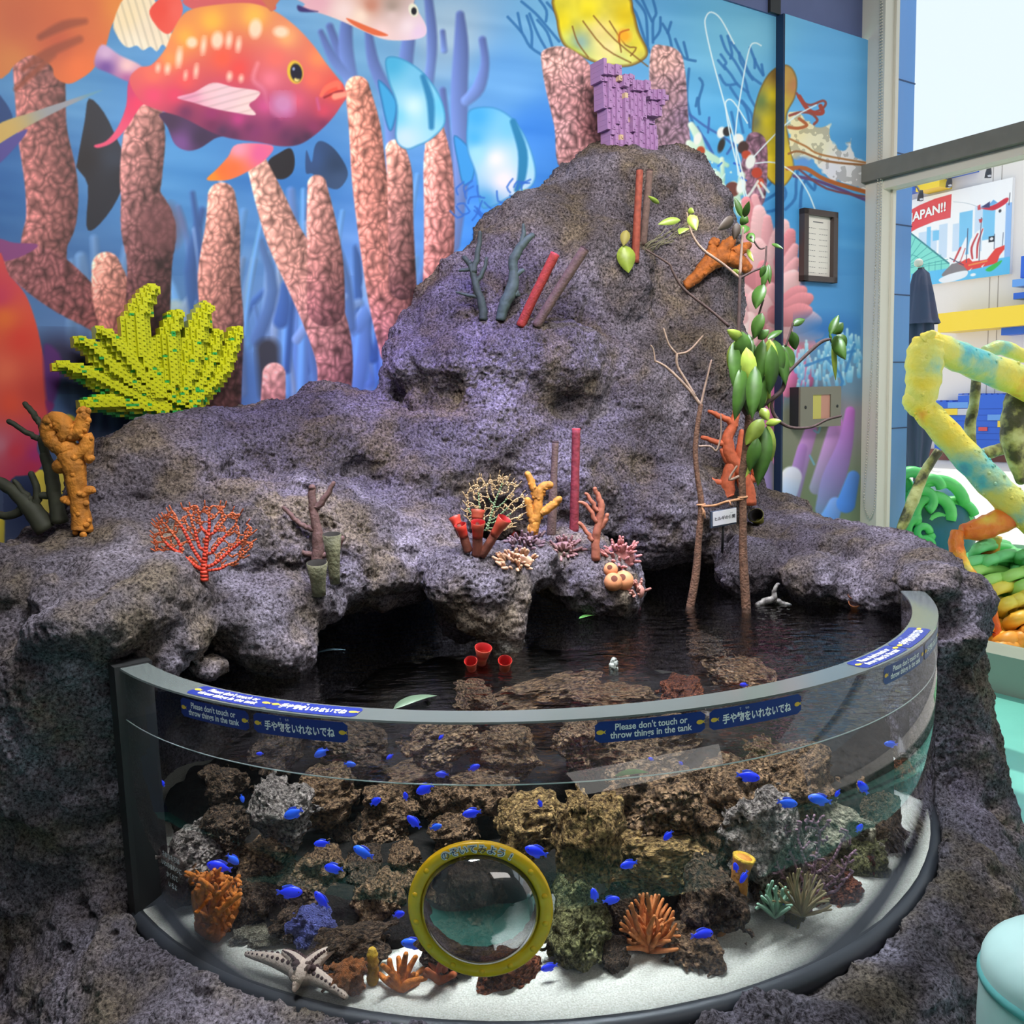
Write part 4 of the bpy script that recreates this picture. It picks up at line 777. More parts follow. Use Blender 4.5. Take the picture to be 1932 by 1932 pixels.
R_ = [(530, 1525, 86, 64, 2.25, 'grey', 0, 'big pitted grey rock upper left in the tank'), (375, 1612, 70, 58, 2.2, 'grey', 1), (362, 1750, 46, 60, 2.04, 'dark', 2), (505, 1620, 70, 58, 2.34, 'brown', 3), (470, 1700, 60, 55, 2.24, 'dark', 4),
      (640, 1575, 62, 55, 2.5, 'dark', 0), (720, 1580, 52, 46, 2.4, 'brown', 1), (655, 1505, 110, 50, 2.62, 'dark', 2), (775, 1475, 95, 46, 2.62, 'brown', 3), (830, 1505, 52, 40, 2.45, 'brown', 4), (862, 1575, 56, 44, 2.35, 'brown', 0), (830, 1405, 78, 44, 2.5, 'brown', 1), (955, 1415, 72, 50, 2.55, 'brown', 2),
      (1100, 1405, 62, 58, 2.5, 'brown', 3), (1000, 1555, 86, 66, 2.2, 'ochre', 4), (765, 1620, 44, 38, 2.22, 'brown', 0), (722, 1705, 60, 62, 2.18, 'brown', 1), (570, 1690, 76, 60, 2.24, 'dark', 2), (672, 1790, 86, 52, 2.02, 'dark', 3), (1110, 1572, 74, 96, 2.06, 'ochre', 0, 'tall ochre rock right of the magnifier ring'), (1235, 1520, 88, 84, 2.22, 'brown', 1), (1240, 1622, 104, 58, 2.14, 'ochre', 2),
      (1180, 1650, 60, 40, 2.25, 'dark', 3), (1082, 1690, 50, 56, 1.98, 'olive', 4), (1092, 1765, 74, 66, 1.93, 'olive', 1), (962, 1856, 74, 46, 1.83, 'red', 2), (1330, 1700, 86, 86, 2.04, 'dark', 3), (1310, 1797, 76, 50, 1.90, 'brown', 0, 'mossy brown rock on sand right of the orange fan coral'), (1370, 1500, 92, 80, 2.34, 'brown', 4), (1442, 1585, 86, 96, 2.16, 'grey', 1),
      (1500, 1475, 96, 66, 2.42, 'brown', 2), (1560, 1560, 88, 60, 2.36, 'pale', 3), (1625, 1640, 62, 60, 2.3, 'olive', 4), (1600, 1490, 80, 60, 2.62, 'brown', 0), (1572, 1745, 58, 40, 2.0, 'red', 1), (1630, 1700, 48, 42, 2.08, 'red', 2), (1704, 1592, 42, 58, 2.3, 'red', 3), (1724, 1500, 36, 72, 2.46, 'grey', 4), (1455, 1440, 76, 50, 2.55, 'brown', 0),
      (1040, 1306, 120, 26, 2.62, 'brown', 1), (1165, 1320, 92, 28, 2.55, 'brown', 2), (890, 1318, 74, 28, 2.52, 'brown', 3), (1400, 1275, 104, 34, 2.8, 'brown', 4), (1285, 1308, 76, 28, 2.62, 'red', 0), (1330, 1222, 64, 22, 3.0, 'dark', 1), (1240, 1400, 96, 46, 2.6, 'brown', 2), (1360, 1380, 100, 44, 2.62, 'grey', 3), (660, 1400, 110, 44, 2.6, 'dark', 4), (520, 1420, 70, 40, 2.6, 'dark', 1),
      (900, 1690, 90, 70, 2.2, 'dark', 2), (860, 1790, 80, 50, 2.0, 'dark', 0), (470, 1780, 40, 20, 2.0, 'pale', 2), (1010, 1480, 120, 50, 2.7, 'dark', 4), (1150, 1480, 100, 50, 2.75, 'dark', 0), (1480, 1360, 90, 40, 2.75, 'grey', 2), (498, 1775, 34, 16, 1.98, 'pale', 0)]
R_ += [(430, 1560, 50, 45, 2.3, 'dark', 0), (605, 1640, 60, 42, 2.2, 'brown', 1), (690, 1645, 55, 42, 2.22, 'dark', 2), (790, 1690, 45, 60, 2.08, 'brown', 3), (1180, 1722, 58, 50, 2.0, 'dark', 4), (1540, 1650, 60, 46, 2.5, 'dark', 0), (1450, 1670, 50, 46, 2.5, 'dark', 1), (612, 1500, 70, 56, 2.42, 'brown', 2), (742, 1520, 62, 50, 2.42, 'brown', 3), (905, 1500, 80, 50, 2.44, 'brown', 4), (1318, 1585, 80, 66, 2.22, 'brown', 0), (1190, 1442, 70, 50, 2.45, 'brown', 1), (420, 1480, 50, 40, 2.4, 'dark', 3), (1660, 1560, 50, 60, 2.4, 'dark', 2), (560, 1745, 50, 34, 2.1, 'dark', 1), (1160, 1800, 40, 26, 1.9, 'dark', 2)]
for a in R_:
    a = list(a)
    if 1395 < a[1] < 1660: a[4] -= .16
    reef(*a)
# ================================================================== blue damselfish
M_fish = mat('blue_fish', srgb(30, 52, 226), rough=.35, emit=(srgb(24, 40, 220), .35)); M_fish2 = mat('sky_blue_fish', srgb(40, 96, 226), rough=.35, emit=(srgb(30, 70, 210), .3)); M_fin = mat('blue_fin', srgb(70, 90, 220), rough=.4, emit=(srgb(40, 60, 200), .25)); M_eye = mat('fish_eye', (.01, .01, .012), rough=.1)  # bodies and fins are given an added blue glow
def fish_proto(m, finm):
    o = thing('damselfish', '', 'fish')
    b = MB(); prof = [(-.5, .012, .05), (-.46, .05, .10), (-.36, .10, .19), (-.2, .13, .255), (0, .13, .27), (.18, .10, .22), (.32, .06, .13), (.42, .035, .075), (.46, .01, .05)]
    v = []; fs = []; n = 14
    for x, w, h in prof:
        for j in range(n): t = 2*math.pi*j/n; v.append((x, w*math.cos(t), h*math.sin(t)))
    for i in range(len(prof)-1):
        for j in range(n): fs.append((i*n+j, i*n+(j+1) % n, (i+1)*n+(j+1) % n, (i+1)*n+j))
    fs += [tuple(range(n)), tuple(range((len(prof)-1)*n, len(prof)*n))]
    b.add(v, fs); b.done('body', m, o)
    def fin(nm, pts, w=.012):
        k = len(pts); v = [(x, s*w, z) for s in (-1, 1) for x, z in pts]; fs = [tuple(range(k)), tuple(range(k, 2*k))]+[(i, (i+1) % k, k+(i+1) % k, k+i) for i in range(k)]
        MB().add(v, fs).done(nm, finm, o, False)
    fin('tail_fin', [(.42, .05), (.52, .12), (.60, .13), (.54, .0), (.60, -.13), (.52, -.12), (.42, -.05)]); fin('dorsal_fin', [(-.22, .24), (-.05, .34), (.15, .33), (.34, .26), (.30, .12), (0, .25)]); fin('anal_fin', [(-.02, -.25), (.12, -.33), (.30, -.27), (.28, -.13)])
    e = MB(); e.ell((-.37, .095, .04), .03, 8, 6); e.ell((-.37, -.095, .04), .03, 8, 6); e.done('eye', M_eye, o)
    return o
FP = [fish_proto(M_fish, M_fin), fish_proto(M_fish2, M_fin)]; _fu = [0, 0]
def copy_tree(o):
    c = o.copy(); COL.objects.link(c)
    for ch in o.children:
        d = ch.copy(); COL.objects.link(d); d.parent = c
    return c
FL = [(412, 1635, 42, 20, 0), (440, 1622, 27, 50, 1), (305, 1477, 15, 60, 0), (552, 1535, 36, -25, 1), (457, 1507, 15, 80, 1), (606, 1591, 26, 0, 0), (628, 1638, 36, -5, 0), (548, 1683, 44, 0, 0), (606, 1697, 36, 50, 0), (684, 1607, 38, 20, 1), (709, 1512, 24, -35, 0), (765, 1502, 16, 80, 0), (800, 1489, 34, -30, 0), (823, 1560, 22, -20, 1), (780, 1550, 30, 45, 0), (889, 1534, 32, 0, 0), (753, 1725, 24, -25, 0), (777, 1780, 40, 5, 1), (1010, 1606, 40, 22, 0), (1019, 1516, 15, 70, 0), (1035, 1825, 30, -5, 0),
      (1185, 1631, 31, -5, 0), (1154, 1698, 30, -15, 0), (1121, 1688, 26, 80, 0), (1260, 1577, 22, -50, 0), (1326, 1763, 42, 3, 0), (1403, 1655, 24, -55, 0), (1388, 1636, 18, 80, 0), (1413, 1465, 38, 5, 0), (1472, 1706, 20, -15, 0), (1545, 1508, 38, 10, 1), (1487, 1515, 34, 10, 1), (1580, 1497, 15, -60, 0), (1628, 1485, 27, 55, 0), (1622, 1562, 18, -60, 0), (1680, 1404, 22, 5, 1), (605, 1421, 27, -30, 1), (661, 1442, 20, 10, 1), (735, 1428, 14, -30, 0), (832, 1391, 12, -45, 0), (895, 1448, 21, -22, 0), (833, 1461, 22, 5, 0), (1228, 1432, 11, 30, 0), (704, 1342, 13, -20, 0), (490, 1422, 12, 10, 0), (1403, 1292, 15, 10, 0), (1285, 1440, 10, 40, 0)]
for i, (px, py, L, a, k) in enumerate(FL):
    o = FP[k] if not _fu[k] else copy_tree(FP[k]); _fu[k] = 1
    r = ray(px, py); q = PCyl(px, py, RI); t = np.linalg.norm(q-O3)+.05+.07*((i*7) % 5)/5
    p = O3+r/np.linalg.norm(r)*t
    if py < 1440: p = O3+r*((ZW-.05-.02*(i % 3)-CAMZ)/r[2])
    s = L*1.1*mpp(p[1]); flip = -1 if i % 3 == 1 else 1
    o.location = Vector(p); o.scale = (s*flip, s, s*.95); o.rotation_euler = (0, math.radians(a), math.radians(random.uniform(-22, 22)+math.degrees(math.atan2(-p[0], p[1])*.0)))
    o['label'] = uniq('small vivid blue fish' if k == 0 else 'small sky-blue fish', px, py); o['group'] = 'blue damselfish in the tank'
# ================================================================== corals and animals in the tank
M_or = mat('orange_coral', srgb(196, 108, 26), rough=.7, var=.3, vscale=90, bump=.5, bscale=160); M_or2 = mat('tan_orange_coral', srgb(196, 116, 58), rough=.7, var=.25, vscale=70, bump=.4, bscale=150)
M_yel = mat('yellow_sponge', srgb(206, 160, 36), rough=.7, var=.3, vscale=60, bump=.6, bscale=120); M_lil = mat('lilac_coral', srgb(150, 112, 128), rough=.7, var=.2, vscale=60)
def base_of(px, py, Y): p = P(px, py, Y); return p
def bush(name, label, cat, base, tips, Y, r0, r1, m, mid=.5, n=7, jit=.02, group=None, bend=0, dep=.06):
    """fingers from a base pixel out to tip pixels"""
    Y = min(Y, PZ(base[0], base[1], .34)[1]); b0 = P(*base, Y); o = thing(name, label, cat, b0, group); mb = MB(); 
    for k, (x, y) in enumerate(tips):
        e = P(x, y, Y+random.uniform(-dep, dep)); c = b0+(e-b0)*mid+np.array([random.uniform(-jit, jit), random.uniform(-jit, jit), random.uniform(0, jit)+bend])
        pts = smooth([b0, c, e], 3, False); mb.tube(pts, np.linspace(r0, r1, len(pts)), n, True, True)
    local(o, mb.done('branches', m)); return o
rt_ = lambda cx, cy, rx, ry, a0, a1, n, j=.25: [(cx+rx*math.cos(math.radians(a))*random.uniform(1-j, 1), cy-ry*math.sin(math.radians(a))*random.uniform(1-j, 1)) for a in np.linspace(a0, a1, n)]
o = bush('orange_coral', 'bushy orange coral at the left end of the tank', 'coral', (408, 1772), rt_(408, 1765, 60, 128, 40, 140, 16, .1)+rt_(408, 1760, 40, 90, 20, 160, 14, .4), 2.0, .010, .006, M_or, jit=.03)
b = MB(); b0 = np.array(o.location)
for k in range(120):
    t = random.random(); a = P(408+random.uniform(-1, 1)*(14+44*t), 1768-118*t, b0[1]+random.uniform(-.05, .05)); d = np.array([random.uniform(-1, 1), random.uniform(-1, .3), random.uniform(-.2, 1)])*.018; b.tube([a, a+d*.6, a+d], [.006, .005, .003], 5, True, True)
local(o, b.done('branchlets', M_or))
bush('orange_coral', 'orange fan-shaped coral of pointed fingers on the sand', 'coral', (1225, 1792), rt_(1225, 1775, 58, 92, -10, 190, 26, .1)+rt_(1225, 1775, 40, 62, 0, 180, 20, .3)+rt_(1225, 1772, 24, 36, 0, 180, 12, .3), 1.86, .009, .0035, M_or2, jit=.012)
bush('orange_coral', 'spiky orange coral beside the yellow magnifier ring', 'coral', (758, 1866), [(722, 1822), (728, 1850), (735, 1812), (752, 1808), (766, 1800), (784, 1806), (798, 1828), (802, 1846), (780, 1838), (744, 1836), (716, 1838), (790, 1858), (760, 1822)], 1.80, .009, .0055, M_or, jit=.01)
bush('orange_coral', 'small rust-orange coral behind the lower edge of the magnifier ring', 'coral', (830, 1850), rt_(830, 1846, 30, 42, 10, 170, 12, .2), 1.84, .010, .006, mat('rust_coral', srgb(160, 76, 30), rough=.8, bump=.5), jit=.01)
o = mk('brown_coral', LM[3][0], LM[3][1], mat('amber_brown_coral', srgb(140, 78, 26), rough=.8, var=.4, vscale=6, bump=.8, bscale=20)); p = P(655, 1842, PZ(655, 1866, .335)[1]); o.location = Vector(p); o.scale = (.042, .04, .036); tag(o, 'amber-brown rounded coral between starfish and yellow tube sponge', 'coral')
def tubething(name, label, cat, pts, m, rim=None, mouth=None, n=14, group=None, bump=0):
    """pts (px, py, Y, r px); open mouth at the top when mouth is given"""
    P3 = [P(x, y, Y) for x, y, Y, r in pts]; R3 = [r*mpp(Y) for x, y, Y, r in pts]; o = thing(name, label, cat, P3[0], group)
    s = smooth([np.append(a, r) for a, r in zip(P3, R3)], 6, False); c = s[:, :3]; r = s[:, 3].copy()
    if bump: r *= 1+bump*np.sin(np.arange(len(r))*1.7)
    mb = MB().tube(c, r, n, True, mouth is None); local(o, mb.done('body', m))
    if mouth is not None:
        d = c[-1]-c[-2]; d /= np.linalg.norm(d); local(o, MB().lathe([(r[-1]*1.0, -.003), (r[-1]*1.06, .002), (r[-1]*.86, .004), (r[-1]*.7, -.001), (0, -.0015)], c[-1], d, n).done('mouth', mouth))
    return o
tubething('tube_sponge', 'short ridged yellow tube sponge standing on the front sand', 'sponge', [(704, 1868, 1.77, 10), (703, 1840, 1.77, 12), (703, 1815, 1.77, 12), (702, 1795, 1.77, 10)], M_yel, bump=.12)
tubething('tube_sponge', 'tall ochre club-shaped tube sponge right of the orange fan coral', 'sponge', [(1350, 1762, 1.91, 17), (1372, 1718, 1.91, 19), (1392, 1684, 1.91, 18), (1396, 1650, 1.91, 17), (1404, 1618, 1.91, 22)], mat('ochre_sponge', srgb(190, 120, 44), rough=.75, var=.3, vscale=50, bump=.5, bscale=90), mouth=M_yel, bump=.03)
o = mk('blue_coral', LM[1][0], LM[1][1], mat('lilac_blue_coral', srgb(104, 108, 190), rough=.8, var=.3, vscale=5, bump=1, bscale=14, bdist=.1)); o.location = Vector(P(592, 1752, PZ(592, 1785, .335)[1])); o.scale = (.050, .045, .045); tag(o, 'lilac-blue coral lump on sand above the starfish', 'coral')
o = mk('pink_coral', LM[2][0], LM[2][1], mat('dull_pink_coral', srgb(150, 78, 74), rough=.8, var=.3, vscale=5, bump=1, bscale=16, bdist=.1)); o.location = Vector(P(1288, 1532, 2.1)); o.scale = (.03, .03, .055); tag(o, 'dull pink coral between brown rocks right of tall ochre rock', 'coral')
o = mk('green_coral', LM[0][0], LM[0][1], mat('yellow_green_coral', srgb(140, 128, 34), rough=.8, var=.3, vscale=5, bump=1, bscale=16, bdist=.1)); o.location = Vector(P(1500, 1726, PZ(1500, 1745, .335)[1])); o.scale = (.026, .026, .024); tag(o, 'yellow-green ball coral on sand beneath the beige plume coral', 'coral')
bush('plume_coral', 'beige feathery plume coral in front of the lilac sea fan', 'coral', (1512, 1728), rt_(1512, 1722, 58, 86, 5, 175, 34, .2), 1.89, .004, .0025, mat('beige_plume', srgb(150, 132, 96), rough=.9), n=5, jit=.01)
bush('brush_coral', 'pale mint brush coral on sand right of the tube sponge', 'coral', (1462, 1730), rt_(1462, 1722, 36, 60, 10, 170, 26, .3), 1.90, .005, .0035, mat('mint_brush', srgb(150, 186, 160), rough=.9), n=5, jit=.01)
# sea fans: grown planar nets
def seafan(name, label, base, ctr, rx, ry, Y, n, r0, r1, m, m2=None, links=True, tilt=0.0, a0=-15, a1=195, seed=1, step=None, Yf=None, spikes=True):
    rg = random.Random(seed); st = step or rx/11; pts = []
    while len(pts) < n:
        x, y = rg.uniform(-1, 1), rg.uniform(-1, 1)
        if x*x+y*y < 1: pts.append((ctr[0]+x*rx, ctr[1]+y*ry))
    A = np.array(pts); N = [np.array(base, float)]; par = [-1]
    d0 = np.array(ctr, float)-base; L0 = np.linalg.norm(d0)
    while np.min(np.linalg.norm(A-N[-1], axis=1)) > st*1.6 and len(N) < 40: N.append(N[-1]+d0/L0*st); par.append(len(N)-2)
    for it in range(70):
        if not len(A): break
        NN = np.array(N); D = np.linalg.norm(A[:, None]-NN[None], axis=2); j = D.argmin(1); dm = D.min(1); new = []
        for q in np.unique(j):
            u = (A[j == q]-NN[q]); u = u/np.linalg.norm(u, axis=1)[:, None]; s = u.sum(0)+np.array([rg.uniform(-.1, .1), rg.uniform(-.1, .1)]); k = np.linalg.norm(s)
            if k > .05: new.append((q, NN[q]+s/k*st))
        for q, p in new:
            if min(np.linalg.norm(np.array(N)-p, axis=1)) > st*.45: N.append(p); par.append(int(q))
        D = np.linalg.norm(A[:, None]-np.array(N)[None], axis=2).min(1); A = A[D > st*.75]
    w = np.zeros(len(N))
    for i in range(len(N)-1, 0, -1):
        w[i] += 1; w[par[i]] += w[i]
    w[0] = w.max(); rad = lambda k: r1+(r0-r1)*min(1, (k/w.max())**.55)
    to3 = lambda p: P(p[0], p[1], Y-tilt*(base[1]-p[1])/(2*ry)+.006*math.sin(p[0]*.09))
    o = thing(name, label, 'coral', to3(base)); s1 = MB(); s2 = MB()
    for i in range(1, len(N)):
        mb = s1 if (m2 is None or w[i] > w.max()*.045) else s2
        a, b_ = to3(N[par[i]]), to3(N[i]); mb.tube([a, b_], [rad(w[i]), rad(w[i])*.95], 6)
    if links:
        NN = np.array(N)
        for i in range(len(N)):
            if w[i] <= 3:
                d = np.linalg.norm(NN-NN[i], axis=1); c = [j for j in np.argsort(d)[1:9] if par[j] != i and par[i] != j and par[j] != par[i] and d[j] < st*2.1]
                for j in c[:2]: (s2 if m2 else s1).tube([to3(N[i]), to3(N[j])], r1*.9, 5)
    if spikes:
        tips = [i for i in range(len(N)) if w[i] <= 1]
        for i in tips:
            d = N[i]-np.array(base); u = ((N[i]-np.array(ctr))/np.array([rx, ry]))
            if np.linalg.norm(u) > .78: e = N[i]+d/np.linalg.norm(d)*st*1.6; (s2 if m2 else s1).tube([to3(N[i]), to3(e)], [r1, r1*.8], 5, True, True)
    local(o, s1.done('stem', m))
    if m2: local(o, s2.done('mesh_branches', m2))
    return o
seafan('sea_fan', 'lilac net-like sea fan behind glass on the right of the tank', (1528, 1720), (1535, 1615), 84, 80, 1.93, 260, .006, .0024, M_lil, links=False, seed=4, spikes=False)
# starfish against the glass
M_st = mat('cream_starfish', srgb(206, 182, 166), rough=.8, bump=.5, bscale=150); M_kn = mat('dark_knobs', srgb(70, 44, 44), rough=.7)
sc = PZ(576, 1834, .368); st = thing('starfish', 'cream starfish with dark knobs lying on the sand behind the glass', 'starfish', sc); arms = [(466, 1800, .366), (536, 1796, .392), (634, 1786, .40), (652, 1880, .352), (556, 1866, .350)]
mb = MB(); kn = MB()
for x, y, z in arms:
    e = PZ(x, y, z); c = (sc+e)/2+np.array([0, 0, .006]); pts = smooth([sc, c, e], 6, False); rr = np.linspace(.024, .006, len(pts)); mb.tube(pts, rr, 10, True, True); d = (e-sc)/np.linalg.norm(e-sc); sd = np.array([-d[1], d[0], 0])
    for k in range(2, len(pts), 1):
        for s_ in (-.55, .55): kn.ell(pts[k]+sd*rr[k]*s_+np.array([0, 0, rr[k]*.8]), rr[k]*.26, 6, 5)
for k in range(14): kn.ell(sc+np.array([random.uniform(-.028, .028), random.uniform(-.022, .015), .022]), random.uniform(.004, .008), 6, 5)
mb.ell(sc, (.036, .032, .024), 14, 8); local(st, mb.done('body', M_st)); local(st, kn.done('knobs', M_kn))
# floating and drifting bits
M_leaf = mat('leaf_shape', srgb(104, 170, 84), rough=.4, var=.15, vscale=60)
def leaf_mb(a, b, w, nrm, cup=.13, n=7):
    a, b = np.array(a, float), np.array(b, float); t = b-a; L = np.linalg.norm(t); u = np.cross(t/L, nrm); u /= np.linalg.norm(u)+1e-9; nn = np.cross(u, t/L); v = []; fs = []
    for i in range(n+1):
        s = i/n; h = w*(math.sin(math.pi*min(1, s**.85))**.8)*(1 if s < 1 else 0)+.0004; c = a+t*s+nn*(math.sin(s*math.pi)*L*.06)
        v += [c-u*h+nn*h*cup, c-nn*.0, c+u*h+nn*h*cup]
    for i in range(n):
        for j in (0, 1): fs.append((i*3+j, i*3+j+1, (i+1)*3+j+1, (i+1)*3+j))
    k = len(v); v2 = [p-nn*.0007 for p in v]; f2_ = [tuple(q+k for q in x)[::-1] for x in fs]
    ed = [(i*3+j, (i+1)*3+j, k+(i+1)*3+j, k+i*3+j) for i in range(n) for j in (0, 2)]
    return v+v2, fs+f2_+ed
def floater(label, x0, y0, x1, y1, w, z=ZW+.002, m=M_leaf):
    a, b = PZ(x0, y0, z), PZ(x1, y1, z); o = MB().add(*leaf_mb(a, b, w, np.array([0, 0, 1.0]))).done('leaf_shape', m); tag(o, label, 'leaf')
q = PCyl(1200, 1462, RI-.02)
floater('green leaf floating at the front of the tank by the waterline', 1160, 1464, 1224, 1457, .011)
floater('green leaf floating beside the coral boulder at the back', 1092, 1167, 1122, 1161, .012)
floater('bluish leaf floating in the dark cave on the left', 596, 1232, 652, 1226, .010, m=mat('blue_leaf', srgb(60, 84, 96), rough=.4))
floater('pale green reflection patch on the water behind the Japanese sign at left', 742, 1338, 824, 1312, .022, m=mat('pale_green_reflection', srgb(84, 104, 84), rough=.5))  # leaf shape whose colour stands for a green reflection on the water
# ================================================================== things standing on the rock
def hy(px, py, d=0): return hit(px, py)[1]+d
def tube_coral(label, x0, y0, x1, y1, r0, r1, m, lean=0.0, rim=None, name='tube_coral', grp=None):
    Y = hy(x0, y0, -.005)
    return tubething(name, label, 'coral', [(x0, y0+4, Y+.01, r0), ((x0*2+x1)/3, (y0*2+y1)/3, Y-lean*.3, r0*.97), ((x0+x1*2)/3, (y0+y1*2)/3, Y-lean*.7, r1), (x1, y1, Y-lean, r1)], m, mouth=rim, group=grp, bump=.02)
M_rt = mat('red_tube', srgb(160, 54, 46), rough=.75, var=.18, vscale=60, bump=.4, bscale=160); M_rtip = mat('red_tube_mouth', srgb(190, 70, 80), rough=.6); M_bt = mat('brown_tube', srgb(104, 82, 76), rough=.8, var=.2, vscale=60, bump=.4, bscale=160); M_dm = mat('tube_mouth', srgb(64, 46, 46), rough=.9)
tube_coral('slanting red tube coral on the tower shoulder', 982, 612, 1047, 480, 9, 9, M_rt, .02, M_rtip)
tube_coral('slanting grey-brown tube coral beside the slanting red one', 1012, 612, 1103, 470, 9, 9, M_bt, .02, M_dm)
tube_coral('upright rust-red tube coral near the top of the tower', 1198, 492, 1207, 320, 7.5, 6.5, mat('rust_tube', srgb(142, 66, 50), rough=.75, var=.2, vscale=60, bump=.4), .0, M_dm)
tube_coral('upright brown tube coral near the top of the tower', 1213, 458, 1226, 322, 7, 6.5, M_bt, .0, M_dm)
tube_coral('red tube coral behind the green net-like sea fan', 972, 1010, 983, 816, 8.5, 8, M_rt, .0, M_rtip)
tube_coral('grey tube coral between two red tubes above the pool', 1040, 1008, 1048, 834, 9, 6.5, M_bt, .0, M_dm)
tube_coral('tallest dark red tube coral above the pool', 1083, 1000, 1087, 810, 9, 8, mat('dark_red_tube', srgb(132, 46, 56), rough=.75, var=.2, vscale=60, bump=.4), .0, M_rtip)
def antler(name, label, branches, m, Yb=None, cat='coral', tipm=None, dz=None):
    """branches: lists of (px, py, r px[, dY]); all at the depth of the first point"""
    Y = Yb or hy(*branches[0][0][:2]); o = thing(name, label, cat, P(*branches[0][0][:2], Y)); mb = MB()
    for br in branches:
        pts = smooth([np.append(P(b[0], b[1], Y+(b[3] if len(b) > 3 else 0)), b[2]*mpp(Y)) for b in br], 5, False)
        pts[:, :3] += np.random.default_rng(len(br)).normal(0, .0012, (len(pts), 3)); mb.tube(pts[:, :3], pts[:, 3], 9, True, True)
    local(o, mb.done('branches', m)); return o
M_dg = mat('dark_green_branch', srgb(58, 70, 62), rough=.7, var=.25, vscale=40, bump=.3); M_br = mat('brown_branch', srgb(100, 72, 68), rough=.75, var=.2, vscale=50, bump=.4, bscale=120)
antler('branch_coral', 'dark green antler coral left of another on the tower shoulder', [[(912, 604, 8), (910, 575, 8), (900, 545, 7), (893, 515, 6), (886, 496, 5)], [(893, 515, 6), (902, 470, 5), (906, 440, 4)], [(888, 500, 5), (876, 486, 4.5)], [(897, 535, 5), (912, 510, 4), (918, 488, 3)], [(890, 508, 4), (868, 510, 3)], [(905, 560, 4), (880, 556, 3), (862, 552, 2)]], M_dg)
antler('branch_coral', 'thicker dark green antler coral in front of the slanting red tube', [[(944, 604, 9), (952, 575, 11), (966, 545, 12), (970, 515, 9), (968, 492, 9), (985, 462, 8), (1004, 444, 5)], [(978, 480, 6), (986, 450, 5), (988, 425, 3)], [(970, 560, 7), (974, 552, 6)], [(972, 520, 6), (986, 510, 4)], [(965, 545, 5), (978, 556, 4)]], mat('mid_green_branch', srgb(70, 86, 80), rough=.7, var=.25, vscale=40, bump=.3))
antler('branch_coral', 'brown antler coral behind two grey-green cups on the left ledge', [[(598, 1062, 12), (600, 1020, 11), (596, 985, 9), (590, 950, 8), (588, 920, 7)], [(596, 960, 7), (612, 940, 6), (630, 912, 4)], [(597, 1000, 6), (572, 992, 5), (552, 975, 4.5), (536, 958, 4)], [(596, 1046, 6), (572, 1042, 5), (542, 1020, 4)], [(600, 1050, 6), (630, 1040, 6), (646, 1016, 5)]], M_br, hy(600, 1085)-.01)
antler('branch_coral', 'rust-brown antler coral beside the pink finger corals', [[(1124, 1055, 9), (1124, 1020, 8), (1130, 990, 8), (1134, 955, 7), (1128, 935, 5), (1122, 922, 4)], [(1128, 1000, 6), (1140, 985, 5), (1146, 972, 4)], [(1128, 965, 5), (1112, 940, 4), (1106, 932, 3)], [(1126, 985, 5), (1108, 955, 4), (1094, 948, 3)], [(1118, 1020, 5), (1104, 1000, 4), (1094, 988, 4)]], mat('rust_branch', srgb(158, 92, 70), rough=.75, var=.2, vscale=50, bump=.3))
antler('branch_coral', 'dark olive antler coral at the left edge beside the ochre coral', [[(88, 1000, 20), (60, 962, 18), (30, 930, 13), (-10, 905, 11)], [(114, 985, 16), (104, 940, 13), (98, 900, 13), (86, 860, 10)], [(86, 830, 7), (76, 800, 6), (66, 785, 6), (48, 762, 5)], [(74, 828, 6), (44, 812, 5), (18, 796, 5)], [(90, 880, 9), (80, 830, 8)], [(50, 955, 9), (20, 972, 8), (-10, 972, 7)], [(66, 955, 9), (70, 930, 7), (60, 895, 6)], [(60, 945, 8), (40, 925, 6), (28, 908, 4)], [(100, 935, 8), (78, 935, 7)]], mat('olive_branch', srgb(52, 54, 40), rough=.7, var=.2, vscale=40), hy(88, 1015, -.01))
antler('branch_coral', 'orange-brown antler coral behind the leafy mangrove', [[(1412, 950, 16), (1408, 920, 15), (1395, 885, 14), (1378, 860, 13), (1372, 830, 11), (1384, 800, 9), (1390, 770, 6), (1394, 752, 4)], [(1372, 940, 14), (1372, 910, 14), (1380, 880, 12)], [(1388, 805, 7), (1372, 792, 6), (1352, 782, 5), (1338, 776, 3)], [(1372, 838, 7), (1352, 834, 5.5), (1326, 826, 4)], [(1378, 910, 8), (1352, 910, 6), (1336, 902, 5), (1322, 892, 4)], [(1398, 890, 9), (1396, 850, 8), (1400, 815, 5)], [(1395, 880, 8), (1372, 868, 7), (1362, 850, 4)], [(1412, 905, 9), (1425, 900, 8), (1420, 880, 7), (1408, 868, 6)], [(1402, 870, 7), (1406, 845, 7), (1405, 822, 5)]], mat('orange_brown_branch', srgb(188, 92, 54), rough=.7, var=.15, vscale=60, bump=.3), hy(1390, 955)-.03)
def knobby(name, label, branches, m, Y, kn, kr, seed=1, spr=1.0):
    o = antler(name, label, branches, m, Y); rg = np.random.default_rng(seed); mb = MB()
    for br in branches:
        for a, b_ in zip(br[:-1], br[1:]):
            for k in range(kn):
                t = rg.random(); an = rg.uniform(0, 6.28); r = a[2]*(1-t)+b_[2]*t; c = P(a[0]*(1-t)+b_[0]*t+math.cos(an)*r*.85*spr, a[1]*(1-t)+b_[1]*t+math.sin(an)*r*.5, Y-math.sin(an)*r*mpp(Y)*.7)
                mb.ell(c, rg.uniform(.6, 1.1)*kr*mpp(Y), 8, 6)
    local(o, mb.done('knobs', m)); return o
